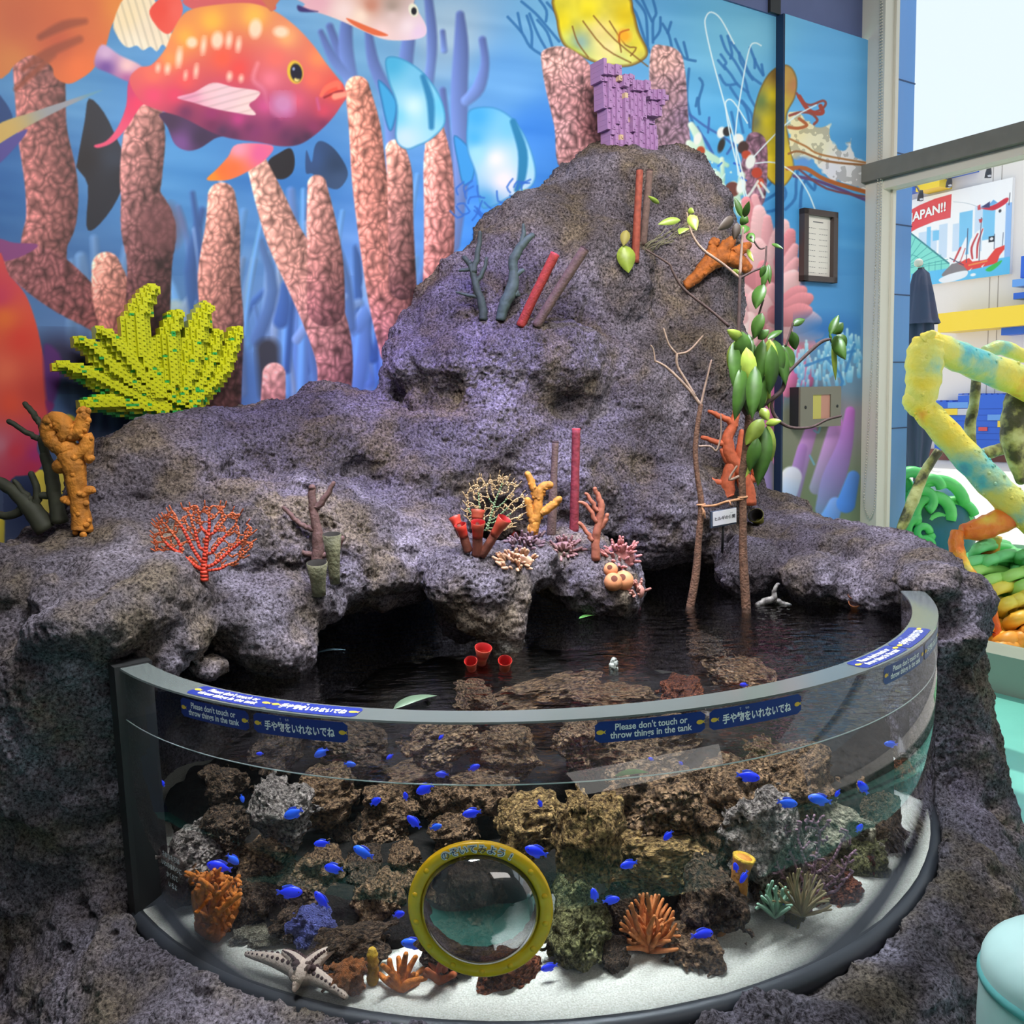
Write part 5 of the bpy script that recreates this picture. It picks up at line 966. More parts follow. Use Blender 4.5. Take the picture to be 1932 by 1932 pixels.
knobby('knobby_coral', 'tall ochre knobby coral standing at the far left of the ledge', [[(156, 1003, 20), (152, 960, 17), (146, 920, 18), (140, 880, 22), (128, 850, 22)], [(130, 850, 20), (104, 835, 18), (92, 812, 16), (96, 795, 15)], [(130, 830, 18), (120, 800, 18), (104, 790, 14)], [(140, 860, 18), (160, 845, 13), (166, 822, 10), (168, 866, 9)], [(128, 820, 14), (150, 815, 14), (156, 790, 13), (158, 775, 9)], [(140, 870, 20), (112, 880, 14)], [(150, 930, 12), (172, 924, 8)], [(140, 945, 10), (120, 942, 7)]], mat('ochre_knobby', srgb(188, 118, 36), rough=.75, var=.3, vscale=30, bump=.5, bscale=90), hy(156, 1008)+.005, 7, 7, 3)
knobby('knobby_coral', 'rust-orange knobby coral slanting across the tower by the mural edge', [[(1292, 540, 9), (1316, 520, 12), (1340, 495, 16), (1366, 485, 17)], [(1340, 492, 13), (1345, 465, 9), (1347, 455, 7)], [(1350, 485, 13), (1370, 465, 12), (1380, 455, 9)], [(1366, 485, 15), (1392, 492, 14), (1408, 505, 11)], [(1380, 480, 11), (1402, 468, 10), (1412, 464, 7)]], mat('rust_knobby', srgb(160, 88, 30), rough=.75, var=.35, vscale=40, bump=.5, bscale=90), hy(1320, 510)-.03, 6, 6, 5)
knobby('knobby_coral', 'mustard knobby branch coral in front of the grey tube', [[(1005, 1002, 11), (1010, 985, 10), (1014, 970, 10), (1016, 940, 9), (1022, 920, 8), (1036, 915, 8)], [(1008, 985, 9), (1000, 965, 8), (996, 945, 7)], [(1016, 970, 9), (1040, 955, 8), (1055, 943, 7)], [(1014, 940, 7), (1004, 915, 7), (996, 895, 6)], [(1002, 995, 8), (1008, 1006, 8)]], mat('mustard_knobby', srgb(186, 124, 48), rough=.75, var=.3, vscale=40, bump=.4), hy(1008, 1010)-.01, 4, 4, 7)
# cups and sponges
M_cup = mat('grey_green_cup', srgb(104, 102, 78), rough=.8, var=.3, vscale=30, bump=.6, bscale=90); M_in = mat('cup_inside', srgb(40, 36, 32), rough=.9)
def cup(name, label, cat, x0, y0, x1, y1, r0, r1, m, inm, Y=None, lean=.03, depth=2.2, parent=None, axis=None, rimm=None):
    Y = Y or hy(x0, y0, -.01); a = P(x0, y0, Y); b_ = P(x1, y1, Y-lean); d = b_-a; L = np.linalg.norm(d); d /= L; k = mpp(Y); r0 *= k; r1 *= k
    o = thing(name, label, cat, a) if parent is None else parent
    prof = [(0, 0), (r0, 0), (r0*.95+r1*.05, L*.2), (r0*.45+r1*.5, L*.6), (r1, L), (r1*.93, L+.001)]
    local(o, MB().lathe(prof, a, d, 20).done('cup', m)); w = [(r1*.97, L+.0008), (r1*.84, L-.002), (r1*.72, L-depth*r1*.5), (r1*.45, L-depth*r1*.85), (0, L-depth*r1*.95)]
    local(o, MB().lathe(w, a, d, 20).done('hollow', inm)); return o
cup('cup_sponge', 'front grey-green cup sponge on the left ledge', 'sponge', 602, 1122, 598, 1062, 13, 20, M_cup, M_in, lean=.02)
cup('cup_sponge', 'rear grey-green cup sponge behind the front cup on the left ledge', 'sponge', 632, 1100, 626, 1008, 10, 18, M_cup, M_in, Y=hy(602, 1122)+.05, lean=.02)
cup('cup_sponge', 'olive tube sponge with black mouth right of the mangrove sign', 'sponge', 1432, 985, 1426, 972, 10, 15, mat('olive_cup', srgb(128, 124, 40), rough=.8, var=.3, vscale=60), M_in, lean=.04)
M_rc = mat('red_cup', srgb(206, 52, 40), rough=.45, col2=srgb(150, 70, 48), vscale=14); M_rin = mat('red_cup_inside', srgb(150, 16, 18), rough=.5); M_stem = mat('brown_stem', srgb(112, 58, 44), rough=.7, var=.25, vscale=40, bump=.4)
Yr = hy(905, 1046, -.03); rs = thing('red_sponge', 'cluster of five red cup sponges on brown stems on the boulder', 'sponge', P(905, 1050, Yr))
for (x0, y0, x1, y1, r0, r1, ln) in ((900, 1048, 902, 985, 10, 14, .03), (908, 1048, 952, 978, 9, 14, .03), (884, 1040, 868, 990, 9, 12, .02), (898, 1000, 902, 962, 11, 14, -.01), (872, 1010, 857, 975, 9, 12, -.01)):
    a = P(x0, y0, Yr); c = P(x0*.4+x1*.6, y0*.4+y1*.6, Yr-ln*.5); local(rs, MB().tube(smooth([a, (a+c)/2+np.array([0, 0, -.003]), c], 3, False), np.linspace(r0, r0*.95, 7)*mpp(Yr), 12).done('stem', M_stem))
    cup('', '', '', x0*.45+x1*.55, y0*.45+y1*.55, x1, y1, r0, r1, M_rc, M_rin, Y=Yr-ln*.5, lean=ln*.6, parent=rs)
MARKW = [(908, 1246, 912, 1222, 9, 17, 'red cup sponge rising highest from the water under the boulder'), (890, 1256, 888, 1247, 9, 13, 'small red cup sponge left of the tallest one in the water'), (952, 1256, 953, 1246, 10, 14, 'pale-rimmed red cup sponge right of the tallest one in the water')]
for x0, y0, x1, y1, r0, r1, l in MARKW: cup('cup_sponge', l, 'sponge', x0, y0+6, x1, y1, r0, r1, M_rc, M_rin, Y=float(PZ(x0, y0, ZW)[1]), lean=.02)
cup('cup_sponge', 'orange-brown cup sponge at the waterline under the right rocks', 'sponge', 1614, 1150, 1613, 1136, 8, 12, mat('orange_cup', srgb(176, 108, 66), rough=.7), mat('orange_cup_in', srgb(120, 66, 40)), Y=float(PZ(1613, 1146, ZW)[1]), lean=.02)
cup('cup_sponge', 'upper orange-brown cup sponge on the right rocks over the water', 'sponge', 1613, 1134, 1612, 1121, 8, 12, mat('orange_cup.001', srgb(150, 84, 50), rough=.7), mat('orange_cup_in.001', srgb(110, 60, 40)), Y=float(PZ(1613, 1146, ZW)[1])+.01, lean=.02)
M_ball = mat('orange_ball', srgb(206, 136, 92), rough=.7, var=.1, vscale=60)
for i, (x, y, r, dy, l) in enumerate(((1152, 1075, 14, .01, 'upper small orange ball sponge with a hole below the pink finger coral'), (1157, 1098, 18, -.01, 'front left orange ball sponge with two holes'), (1176, 1096, 20, .005, 'larger orange ball sponge on the right of the trio'))):
    Y = hy(x, y, -.015)+dy; c = P(x, y, Y); k = mpp(Y); o = thing('ball_sponge', l, 'sponge', c, 'orange ball sponges'); local(o, MB().ell(c, r*k, 18, 12).done('body', M_ball))
    v = -c+O3; v /= np.linalg.norm(v); hd = (v+np.array([-.15+.3*(i % 2), 0, .45])); hd /= np.linalg.norm(hd)
    local(o, MB().lathe([(r*k*.36, r*k*.935), (r*k*.25, r*k*.972), (r*k*.12, r*k*.998), (0, r*k*1.004)], c, hd, 14).done('hole', mat('ball_hole' + str(i), srgb(96, 50, 34), rough=.9)))
o = cup('ball_sponge', 'pink ball sponge at the waterline below the orange balls', 'sponge', 1200, 1150, 1199, 1129, 10, 9, mat('pink_ball', srgb(160, 96, 110), rough=.7), M_in, Y=float(PZ(1200, 1146, ZW)[1])+.02, lean=.0)
def fingers(label, cx, cy, rx, ry, m, n=46, L=15, r=3.2, seed=1):
    rg = np.random.default_rng(seed); Y = hy(cx, cy, .0); o = thing('finger_coral', label, 'coral', P(cx, cy, Y), 'little finger corals on the boulders'); mb = MB(); k = mpp(Y)
    for i in range(n):
        an = rg.uniform(0, 6.28); q = math.sqrt(rg.random()); x = cx+math.cos(an)*q*rx; y = cy+math.sin(an)*q*ry; a = P(x, y+2, hy(x, y)-.006) if abs(hy(x, y)-Y) < .08 else P(x, y+3, Y-.006); d = np.array([(x-cx)/rx*.75, -.65, .55-(y-cy)/ry*.55]); d += rg.normal(0, .2, 3); d /= np.linalg.norm(d); l = L*k*rg.uniform(.7, 1.15)
        mb.tube([a, a+d*l*.55, a+d*l], [r*k, r*k*.95, r*k*.75], 7, True, True)
    mb.ell(P(cx, cy+4, Y+.012), (rx*k*.95, .016, ry*k*.95), 12, 8); local(o, mb.done('fingers', m))
M_fc = [mat('finger_coral_%s' % q, srgb(*c), rough=.75, var=.2, vscale=120) for q, c in (('peach', (206, 160, 130)), ('mauve', (122, 98, 106)), ('pinkbrown', (150, 112, 112)), ('pink', (196, 130, 128)))]
fingers('peach finger coral on the boulder right of the red cup sponges', 972, 1056, 36, 18, M_fc[0], 52, 15, 3.4, 1)
fingers('mauve finger coral under the mustard knobby coral', 992, 1020, 32, 14, M_fc[1], 40, 15, 3.2, 2)
fingers('pink-brown finger coral under the tallest dark red tube', 1066, 1034, 32, 18, M_fc[2], 46, 15, 3.2, 3)
fingers('pink finger coral above the orange ball sponges', 1168, 1048, 32, 30, M_fc[3], 60, 14, 3.2, 4)
fingers('small salmon finger coral at the edge right of the orange balls', 1205, 1112, 12, 15, mat('finger_coral_salmon', srgb(186, 128, 116), rough=.75), 16, 13, 3.2, 5)
# sea fans on the rock
seafan('sea_fan', 'red-orange net-like sea fan standing on the left ledge', (386, 1096), (384, 1015), 98, 66, hy(386, 1100, -.01), 520, .0115, .0022, mat('red_fan_stem', srgb(206, 62, 40), rough=.6), mat('orange_fan_mesh', srgb(186, 88, 50), rough=.65), seed=2, step=6.6)
seafan('sea_fan', 'green and tan net-like sea fan behind the red cup sponges', (918, 1000), (932, 950), 60, 56, Yr+.05, 330, .006, .0019, mat('green_fan_stem', srgb(112, 136, 98), rough=.65), mat('tan_fan_mesh', srgb(176, 148, 108), rough=.65), seed=3, step=5.2)
# brick-built corals (plates stacked in steps)
def bricks(name, label, strokes, origin, dxp, dyp, off, mats, pick, layer, gap=.02, maxl=3, poly=None):
    """cells in the plane of the wall; each filled cell is a stack of plates whose height is set by layer()"""
    o0 = PW(*origin, off); o = thing(name, label, 'coral', o0); k = (o0@fw)/FPX; mbs = [MB() for _ in mats]
    for i in range(-60, 61):
        for j in range(-60, 61):
            px, py = i*dxp, j*dyp; L = layer(px, py)
            if L <= 0: continue
            c = o0+wd*(px*k/(wd@rt)*1.0)+np.array([0, 0, -py*k]); sx = dxp*k/(wd@rt)*(1-gap); sz = dyp*k*(1-gap); dd = .022*L; q = pick(px, py, i, j)
            mbs[q].box(c-wn*(dd/2-.02), (sx, dd+.04, sz), (wd, wn, np.array([0, 0, 1.0])))
            if (i+j) % 2 == 0: mbs[q].box(c-wn*(dd+.003), (sx*.4, .004, sz*.4), (wd, wn, np.array([0, 0, 1.0])))
    mb = MB(); mi = []
    for q, w in enumerate(mbs):
        if w.v: mb.add(np.concatenate(w.v), w.f); mi += [q]*len(w.f)
    b_ = local(o, mb.done('bricks', mats[0][1], None, False))
    for nm, m in mats[1:]: b_.data.materials.append(m)
    b_.data.polygons.foreach_set('material_index', np.array(mi, np.int32)); return o
def sdist(px, py, st):
    best = 9e9; br = 1; bi = 0
    for ii, s in enumerate(st):
        for a, b_ in zip(s[:-1], s[1:]):
            ex, ey = b_[0]-a[0], b_[1]-a[1]; t = min(1, max(0, ((px-a[0])*ex+(py-a[1])*ey)/(ex*ex+ey*ey+1e-9))); r = a[2]+(b_[2]-a[2])*t; d = math.hypot(px-a[0]-ex*t, py-a[1]-ey*t)-r
            if d < best: best = d; br = r; bi = ii
    return best, br, bi
YG = [[(0, 70, 34), (-52, 40, 28), (-110, 5, 18), (-150, -12, 11)], [(-20, 50, 30), (-75, -5, 22), (-105, -50, 14), (-120, -58, 11)], [(-10, 50, 28), (-48, -20, 22), (-80, -70, 14), (-88, -76, 11)], [(0, 45, 26), (-30, -40, 26), (-32, -100, 22), (-12, -148, 16), (-2, -160, 12)], [(10, 60, 24), (18, -20, 20), (18, -70, 18), (32, -112, 13)], [(25, 60, 26), (50, -20, 24), (64, -80, 20), (80, -128, 13)], [(40, 60, 24), (78, -10, 20), (92, -60, 13), (98, -78, 10)], [(40, 70, 24), (100, 0, 18), (124, -62, 13), (132, -84, 10)], [(0, 75, 30), (-80, 58, 24), (-118, 62, 14)], [(20, 85, 36), (25, 95, 22)]]
def ygl(px, py):
    d, r, i = sdist(px, py, YG); return 0 if d > 0 else (1 if d > -.35*r else (2 if d > -.7*r else 3))+.3*(i % 3)
def ygp(px, py, i, j):
    d, r, _ = sdist(px, py, YG); h = float(_T[i & 63, j & 63, 7]); g = .03+(.5 if py > 78 else 0)+(.28 if (d > -.3*r and py > -10) else 0)+(.1 if py > 30 else 0); return 1 if h < g else 0
bricks('brick_coral', 'lime-yellow coral built of small stepped bricks on the left ledge', None, (300, 702), 6.6, 5.0, .10, [('lime_bricks', mat('lime_brick', srgb(214, 218, 30), rough=.3)), ('green_bricks', mat('green_brick', srgb(56, 176, 84), rough=.3))], ygp, ygl)
def pul(px, py):
    x, y = px, py                                   # outline of the leaning purple block, relative to (1190, 205)
    if y < -92 or y > 92: return 0
    xl = -70+(y+92)*.15; xr = 56+(-8 if y > 0 else 6)+(0 if y < -30 else -6)
    top = -88+max(0, (x+66))*.33+(10 if -34 < x < -22 else 0)
    if x < xl or x > xr or y < top: return 0
    if x > 28 and -5 < y < 12: return .5
    u = (x-xl)/(xr-xl)*3.0; saw = u-math.floor(u); return 1+round(3.4*saw)*.55+(.9 if y < top+22 else 0)+float(_T[int(x/6) & 63, int(y/30) & 63, 3])*.5
bricks('brick_coral', 'purple coral built of stepped vertical bricks on top of the tower', None, (1186, 222), 6.4, 9.6, .16, [('purple_bricks', mat('purple_brick', srgb(158, 120, 166), rough=.35)), ('tan_bricks', mat('tan_brick', srgb(196, 170, 140), rough=.4))], lambda px, py, i, j: 1 if _T[i & 63, j & 63, 11] < .012 or (py > 88) else 0, pul)
# ================================================================== mangroves
M_bark = mat('mangrove_bark', srgb(112, 80, 62), rough=.85, var=.35, vscale=60, bump=.6, bscale=140); M_twig = mat('pale_twig', srgb(150, 126, 110), rough=.85, var=.2, vscale=60); M_dtw = mat('dark_twig', srgb(72, 54, 50), rough=.8, var=.2, vscale=60)
M_ml = mat('mangrove_leaf', srgb(58, 92, 30), rough=.42, var=.28, vscale=16); M_ml2 = mat('young_leaf', srgb(140, 160, 62), rough=.4, var=.2, vscale=20); M_ml3 = mat('brown_leaf', srgb(58, 46, 34), rough=.6)
YM = float(PZ(1408, 1148, ZW)[1]); YN = float(PZ(1302, 1142, ZW)[1])
def plant(name, label, Y, trunks, twigs, dark=()):
    o = thing(name, label, 'plant', P(*trunks[0][0][:2], Y))
    for nm, m, L in (('trunk', M_bark, trunks), ('twig', M_twig, twigs), ('branch', M_dtw, dark)):
        for br in L:
            pts = smooth([np.append(P(b_[0], b_[1], Y+(b_[3] if len(b_) > 3 else 0)), b_[2]*mpp(Y)) for b_ in br], 4, False); local(o, MB().tube(pts[:, :3], pts[:, 3], 8, True, True).done(nm, m))
    return o
plant('mangrove_plant', 'bare mangrove stem with pale forked twigs rising from the water', YN, [[(1299, 1160, 8), (1312, 1090, 8), (1318, 1020, 6.5), (1323, 950, 6), (1316, 900, 5), (1312, 840, 5), (1322, 765, 4.5)]],
      [[(1322, 765, 3.5), (1300, 735, 3), (1260, 695, 2.5), (1238, 682, 2)], [(1312, 748, 3), (1294, 718, 2.5), (1278, 690, 2.5), (1277, 668, 2.5)], [(1277, 668, 2), (1262, 650, 2), (1252, 620, 1.6)], [(1277, 668, 2), (1300, 662, 2.2), (1326, 634, 1.6)], [(1322, 765, 2.5), (1330, 730, 2), (1342, 680, 1.6)], [(1236, 684, 1.6), (1233, 660, 1.4), (1228, 652, 1.4)], [(1318, 842, 2), (1340, 842, 2), (1352, 850, 2), (1360, 820, 1.5), (1360, 782, 1.2)], [(1322, 1040, 2.5), (1318, 1000, 2)]])
mp = plant('mangrove_plant', 'leafy mangrove with dark branches rising from the water', YM, [[(1409, 1165, 9), (1405, 1100, 9), (1402, 1040, 8), (1402, 960, 7), (1400, 900, 7), (1406, 860, 7.5), (1412, 810, 8), (1414, 782, 8)]],
           [[(1396, 520, 3), (1399, 470, 2.4), (1402, 430, 2)], [(1396, 525, 2.5), (1364, 498, 2.5), (1325, 470, 2.5), (1304, 438, 2), (1296, 402, 1.6)], [(1402, 895, 3), (1376, 905, 2.5), (1390, 880, 2)]],
           [[(1414, 785, 7), (1402, 768, 6), (1392, 750, 4), (1390, 700, 3.5), (1394, 610, 3.5), (1396, 520, 3)], [(1414, 785, 6), (1420, 740, 4), (1424, 700, 3)], [(1420, 776, 4.5), (1452, 756, 4.5), (1476, 735, 4.5), (1484, 708, 4), (1500, 690, 3), (1545, 648, 3.5), (1566, 640, 2.2)], [(1484, 708, 3.5), (1480, 690, 3), (1478, 660, 2.4)], [(1470, 735, 0.1), (1456, 762, 3), (1464, 788, 3.5), (1490, 806, 3), (1530, 806, 2.4), (1560, 792, 2.4), (1586, 785, 2.4)], [(1376, 616, 3), (1340, 585, 2.5), (1290, 545, 2.5), (1268, 510, 2.2), (1262, 498, 2), (1220, 472, 1.6)], [(1396, 525, 2.2), (1420, 512, 2), (1442, 500, 2), (1446, 465, 1.6)], [(1418, 646, 2), (1430, 600, 2), (1440, 566, 2)], [(1482, 654, 2), (1490, 630, 2), (1496, 610, 2)], [(1416, 445, 2), (1432, 468, 1.6), (1442, 468, 1.4)]])
LV = [(1384, 645, 1384, 720, 16, 0), (1426, 690, 1420, 775, 18, 0), (1456, 650, 1452, 730, 17, 0), (1408, 655, 1416, 720, 18, 1), (1436, 700, 1434, 770, 15, 0), (1468, 646, 1480, 715, 15, 0), (1578, 632, 1594, 650, 13, 0), (1424, 838, 1408, 892, 14, 1), (1440, 535, 1428, 576, 17, 0), (1438, 590, 1425, 632, 15, 0), (1392, 640, 1378, 690, 14, 1), (1400, 625, 1402, 680, 20, 0), (1412, 630, 1406, 690, 20, 0), (1424, 650, 1428, 735, 20, 0), (1440, 640, 1432, 720, 18, 0), (1400, 690, 1388, 778, 18, 0), (1412, 690, 1412, 770, 16, 0), (1450, 640, 1446, 700, 12, 1), (1460, 640, 1470, 700, 18, 0), (1452, 640, 1462, 690, 12, 1), (1478, 650, 1492, 690, 15, 0), (1494, 625, 1500, 655, 12, 0), (1494, 614, 1515, 604, 9, 0), (1430, 640, 1448, 625, 11, 0), (1448, 640, 1472, 626, 9, 0),
      (1430, 720, 1442, 755, 12, 1), (1444, 690, 1450, 760, 12, 1), (1400, 640, 1376, 625, 12, 1), (1572, 630, 1588, 612, 14, 0), (1574, 634, 1592, 672, 15, 0), (1570, 636, 1566, 640, 12, 0), (1572, 640, 1576, 706, 6, 1), (1566, 632, 1580, 600, 10, 0), (1440, 790, 1412, 832, 18, 1), (1444, 800, 1470, 795, 9, 1), (1448, 800, 1455, 860, 13, 1), (1446, 805, 1432, 900, 22, 0), (1430, 826, 1416, 880, 16, 0), (1440, 820, 1458, 840, 10, 0), (1436, 770, 1448, 790, 12, 1),
      (1400, 410, 1388, 378, 7, 0), (1404, 410, 1412, 384, 8, 0), (1396, 412, 1410, 418, 12, 0), (1384, 410, 1358, 430, 12, 2), (1392, 420, 1386, 448, 10, 2), (1408, 425, 1400, 440, 12, 0), (1412, 440, 1420, 455, 10, 0), (1296, 430, 1284, 440, 12, 1), (1302, 405, 1312, 430, 12, 1), (1284, 415, 1248, 422, 9, 1), (1298, 396, 1308, 400, 7, 1), (1244, 384, 1226, 372, 5, 1), (1448, 500, 1440, 540, 8, 0), (1450, 498, 1452, 530, 6, 0), (1444, 500, 1436, 520, 7, 0), (1456, 460, 1474, 468, 4, 0), (1410, 470, 1420, 490, 5, 1), (1398, 516, 1384, 510, 5, 1)]
for k, (x0, y0, x1, y1, w, c) in enumerate(LV):
    y = YM+random.uniform(-.07, .05); a = P(x0, y0, y); e = P(x1, y1, y-random.uniform(-.02, .04)); vw = O3-a; vw /= np.linalg.norm(vw); vw = vw+np.array([random.uniform(-.5, .5), 0, random.uniform(-.2, .5)])
    e = a+(e-a)*1.18; local(mp, MB().add(*leaf_mb(a, e, w*mpp(y)*.80, vw)).done('leaf', (M_ml, M_ml2, M_ml3)[c]))
# withered leaves stuck on the tower
yy = hy(1180, 495, -.02); o = MB().add(*leaf_mb(P(1176, 462, yy), P(1186, 515, yy-.01), 17*mpp(yy), (0, -1, .2))).done('withered_leaf', M_ml2); tag(o, 'drooping yellow-green leaf hanging beside the rust-red tube', 'leaf')
o = MB().add(*leaf_mb(P(1182, 434, yy), P(1176, 464, yy-.01), 9*mpp(yy), (0, -1, .2))).done('withered_leaf', mat('dry_leaf', srgb(150, 140, 70), rough=.6)); tag(o, 'curled dry leaf above the drooping yellow-green leaf', 'leaf')
# dry pine-like spray caught on the tower
sp = thing('dry_spray', 'pale dry needle spray lying on the tower beside the tubes', 'twig', P(1250, 455, hy(1250, 455, -.02))); mb = MB(); rg = np.random.default_rng(8)
for k in range(46):
    x = 1215+rg.uniform(0, 75); y = 470-(x-1215)*.5+rg.uniform(-10, 14); a = P(x, y, hy(x, y, -.012)); e = P(x+rg.uniform(8, 26), y-rg.uniform(4, 22), hy(x, y, -.018)); mb.tube([a, (a+e)/2+np.array([0, 0, .003]), e], .0016, 5)
local(sp, mb.done('needles', mat('dry_needles', srgb(126, 122, 100), rough=.9)))
# twine tying the stems
M_tw = mat('twine', srgb(196, 144, 106), rough=.9, bump=.5, bscale=300); A_ = P(1324, 955, YN-.01); B_ = P(1403, 941, YM-.01); tw = thing('twine', 'pale twine tied between the two mangrove stems', 'twine', A_)
pts = smooth([A_, A_*.7+B_*.3+np.array([0, -.01, -.004]), A_*.4+B_*.6+np.array([0, -.01, .002]), B_], 5, False); local(tw, MB().tube(pts, .0045, 8).done('strand', M_tw))
mb = MB()
for c, r in ((A_, .013), (B_, .014)):
    t = np.linspace(0, 2*math.pi, 17); mb.tube([c+np.array([math.cos(q)*r, .012+math.sin(q)*r, .001*q]) for q in t], .0035, 7)
mb.tube([A_, A_+np.array([.008, -.008, -.02]), A_+np.array([.010, -.008, -.042])], .003, 6); mb.tube([A_, A_+np.array([.004, -.008, -.016]), A_+np.array([.001, -.008, -.035])], .003, 6); mb.tube([B_-np.array([.05, 0, .004]), B_-np.array([.045, .005, .02])], .003, 6)
local(tw, mb.done('knot', M_tw))
# dark snail-like lump on the water and driftwood bit
Yk = float(PZ(1158, 1262, ZW)[1]); o = knobby('barnacled_stub', 'small black and white barnacled stub poking out of the water', [[(1157, 1266, 8), (1157, 1256, 9), (1159, 1246, 6)]], mat('black_white', srgb(24, 24, 24), rough=.5, col2=srgb(170, 176, 170), vscale=160), Yk, 5, 3, 2); o['category'] = 'barnacle'
Yd = float(PZ(1455, 1140, ZW)[1]); o = antler('driftwood', 'whitened driftwood piece at the water edge right of the mangrove', [[(1428, 1142, 5), (1445, 1134, 7), (1460, 1128, 6), (1462, 1112, 4), (1468, 1102, 3)], [(1460, 1130, 6), (1475, 1138, 5), (1492, 1142, 2.5)]], mat('pale_driftwood', srgb(70, 66, 64), rough=.8, col2=srgb(150, 146, 140), vscale=50), Yd, 'wood')
# ================================================================== outside the window
M_pav = mat('pale_paving', srgb(226, 218, 212), rough=.8, var=.04, vscale=2)
g0 = winpt(-30, -.02, .3); struct(MB().add([winpt(-30, -.02, .12), winpt(40, -.02, .12), winpt(40, -.02, 60), winpt(-30, -.02, 60)], [(0, 1, 2, 3)]).done('ground', M_pav, None, False))
FC = float(PZ(1850, 868, 0) @ wd)
def PF(px, py, off=0.0): r = ray(px, py); return O3+r*((FC-off-O3@wd)/(r@wd))
def fbox(mb, x0, y0, x1, y1, d0, d1):
    """block on the facade: pixel corners of its front face, standing proud by d1"""
    ym, xm = (y0+y1)/2, (x0+x1)/2; s0, s1 = PF(x0, ym, d1)@vd, PF(x1, ym, d1)@vd; z0, z1 = PF(xm, y0, d1)[2], PF(xm, y1, d1)[2]; c = vd*(s0+s1)/2+wd*(FC-(d0+d1)/2)+np.array([0, 0, (z0+z1)/2])
    return mb.box(c, (abs(s1-s0), abs(d1-d0), abs(z1-z0)), (vd, wd, np.array([0, 0, 1.0])))
fz = float(PF(1800, 270)[2]); fs0 = float(PF(1640, 600)@vd)-4; fs1 = fs0+40
mb = MB().box(vd*(fs0+fs1)/2+wd*(FC+2)+np.array([0, 0, fz/2]), (fs1-fs0, 4, fz), (vd, wd, np.array([0, 0, 1.0])))
bld = thing('building', 'white building facade with a colourful sign across the paved yard', 'building', PF(1850, 868)*[1, 1, 0])
local(bld, mb.done('facade', mat('white_render', srgb(236, 228, 224), rough=.85), None, False))
mb = MB(); 
for x in (1882, 1866): fbox(mb, x, 300, x+1.2, 800, -.01, .006)
local(bld, mb.done('panel_joints', mat('joint', srgb(170, 160, 156)), None, False))
local(bld, fbox(MB(), 1640, 850, 2100, 884, 0, .10).done('skirting', mat('red_brown_base', srgb(150, 96, 84), rough=.8), None, False))
MB_ = lambda c, n: mat(n, srgb(*c), rough=.4)
BLU, LBL, YEL, RED, GRY = MB_((44, 102, 214), 'block_blue'), MB_((104, 160, 232), 'block_light_blue'), MB_((250, 214, 60), 'block_yellow'), MB_((224, 84, 84), 'block_red'), MB_((206, 204, 214), 'block_grey')
def blk(nm, label, x0, y0, x1, y1, m, d=.5): o = fbox(MB(), x0, y0, x1, y1, 0, d).done(nm, m, None, False); tag(o, label, 'wall block'); return o
blk('wall_block', 'long blue block on the facade above the yellow block', 1700, 318, 1828, 336, BLU, .4); blk('wall_block', 'yellow block on the facade under the blue block', 1728, 341, 1772, 357, YEL, .5); blk('wall_block', 'short blue block left of the yellow facade block', 1700, 348, 1727, 362, BLU, .35)
blk('wall_block', 'long yellow band running along the facade below the sign', 1770, 574, 2100, 613, YEL, .7)
blk('wall_block', 'stepped blue block right of the sign, upper piece', 1926, 478, 2000, 520, BLU, .4); blk('wall_block', 'light blue block right of the sign', 1910, 522, 2000, 536, LBL, .5); blk('wall_block', 'blue block right of the sign, lowest piece', 1912, 548, 2000, 560, BLU, .45); blk('wall_block', 'blue block under the yellow band', 1889, 616, 1932, 631, BLU, .4); blk('wall_block', 'red block at the end of the blue block under the band', 1933, 614, 1990, 630, RED, .4)
bw = thing('block_wall', 'low stepped blue wall of toy-like blocks with studs at the facade foot', 'wall', PF(1820, 850, .3)*[1, 1, 0])
def bp_(nm, q, m, d0=0, d1=.4):
    mb = MB()
    for x in q: fbox(mb, *x, d0, d1)
    local(bw, mb.done(nm, m, None, False))
bp_('blue_blocks', [(1764, 758, 1806, 850), (1806, 745, 1900, 850), (1900, 728, 2000, 850)], BLU); bp_('light_blue_blocks', [(1788, 759, 1826, 770), (1863, 782, 1903, 793)], LBL, .39, .43); bp_('yellow_blocks', [(1769, 771, 1806, 783), (1882, 794, 1915, 806)], YEL, .39, .44); bp_('grey_blocks', [(1806, 771, 1826, 783)], GRY, .39, .43); bp_('red_blocks', [(1846, 806, 1862, 813)], RED, .39, .43)
bp_('studs', [(1766+i*12, 755.5, 1773+i*12, 758) for i in range(3)]+[(1808+i*11, 742.5, 1815+i*11, 745) for i in range(8)], BLU, .1, .38)
mb = MB()
for y in (771, 783, 794, 806, 818, 830): fbox(mb, 1765, y-.4, 2000, y+.4, .39, .403)
local(bw, mb.done('joints', mat('block_joint', srgb(30, 74, 170)), None, False))
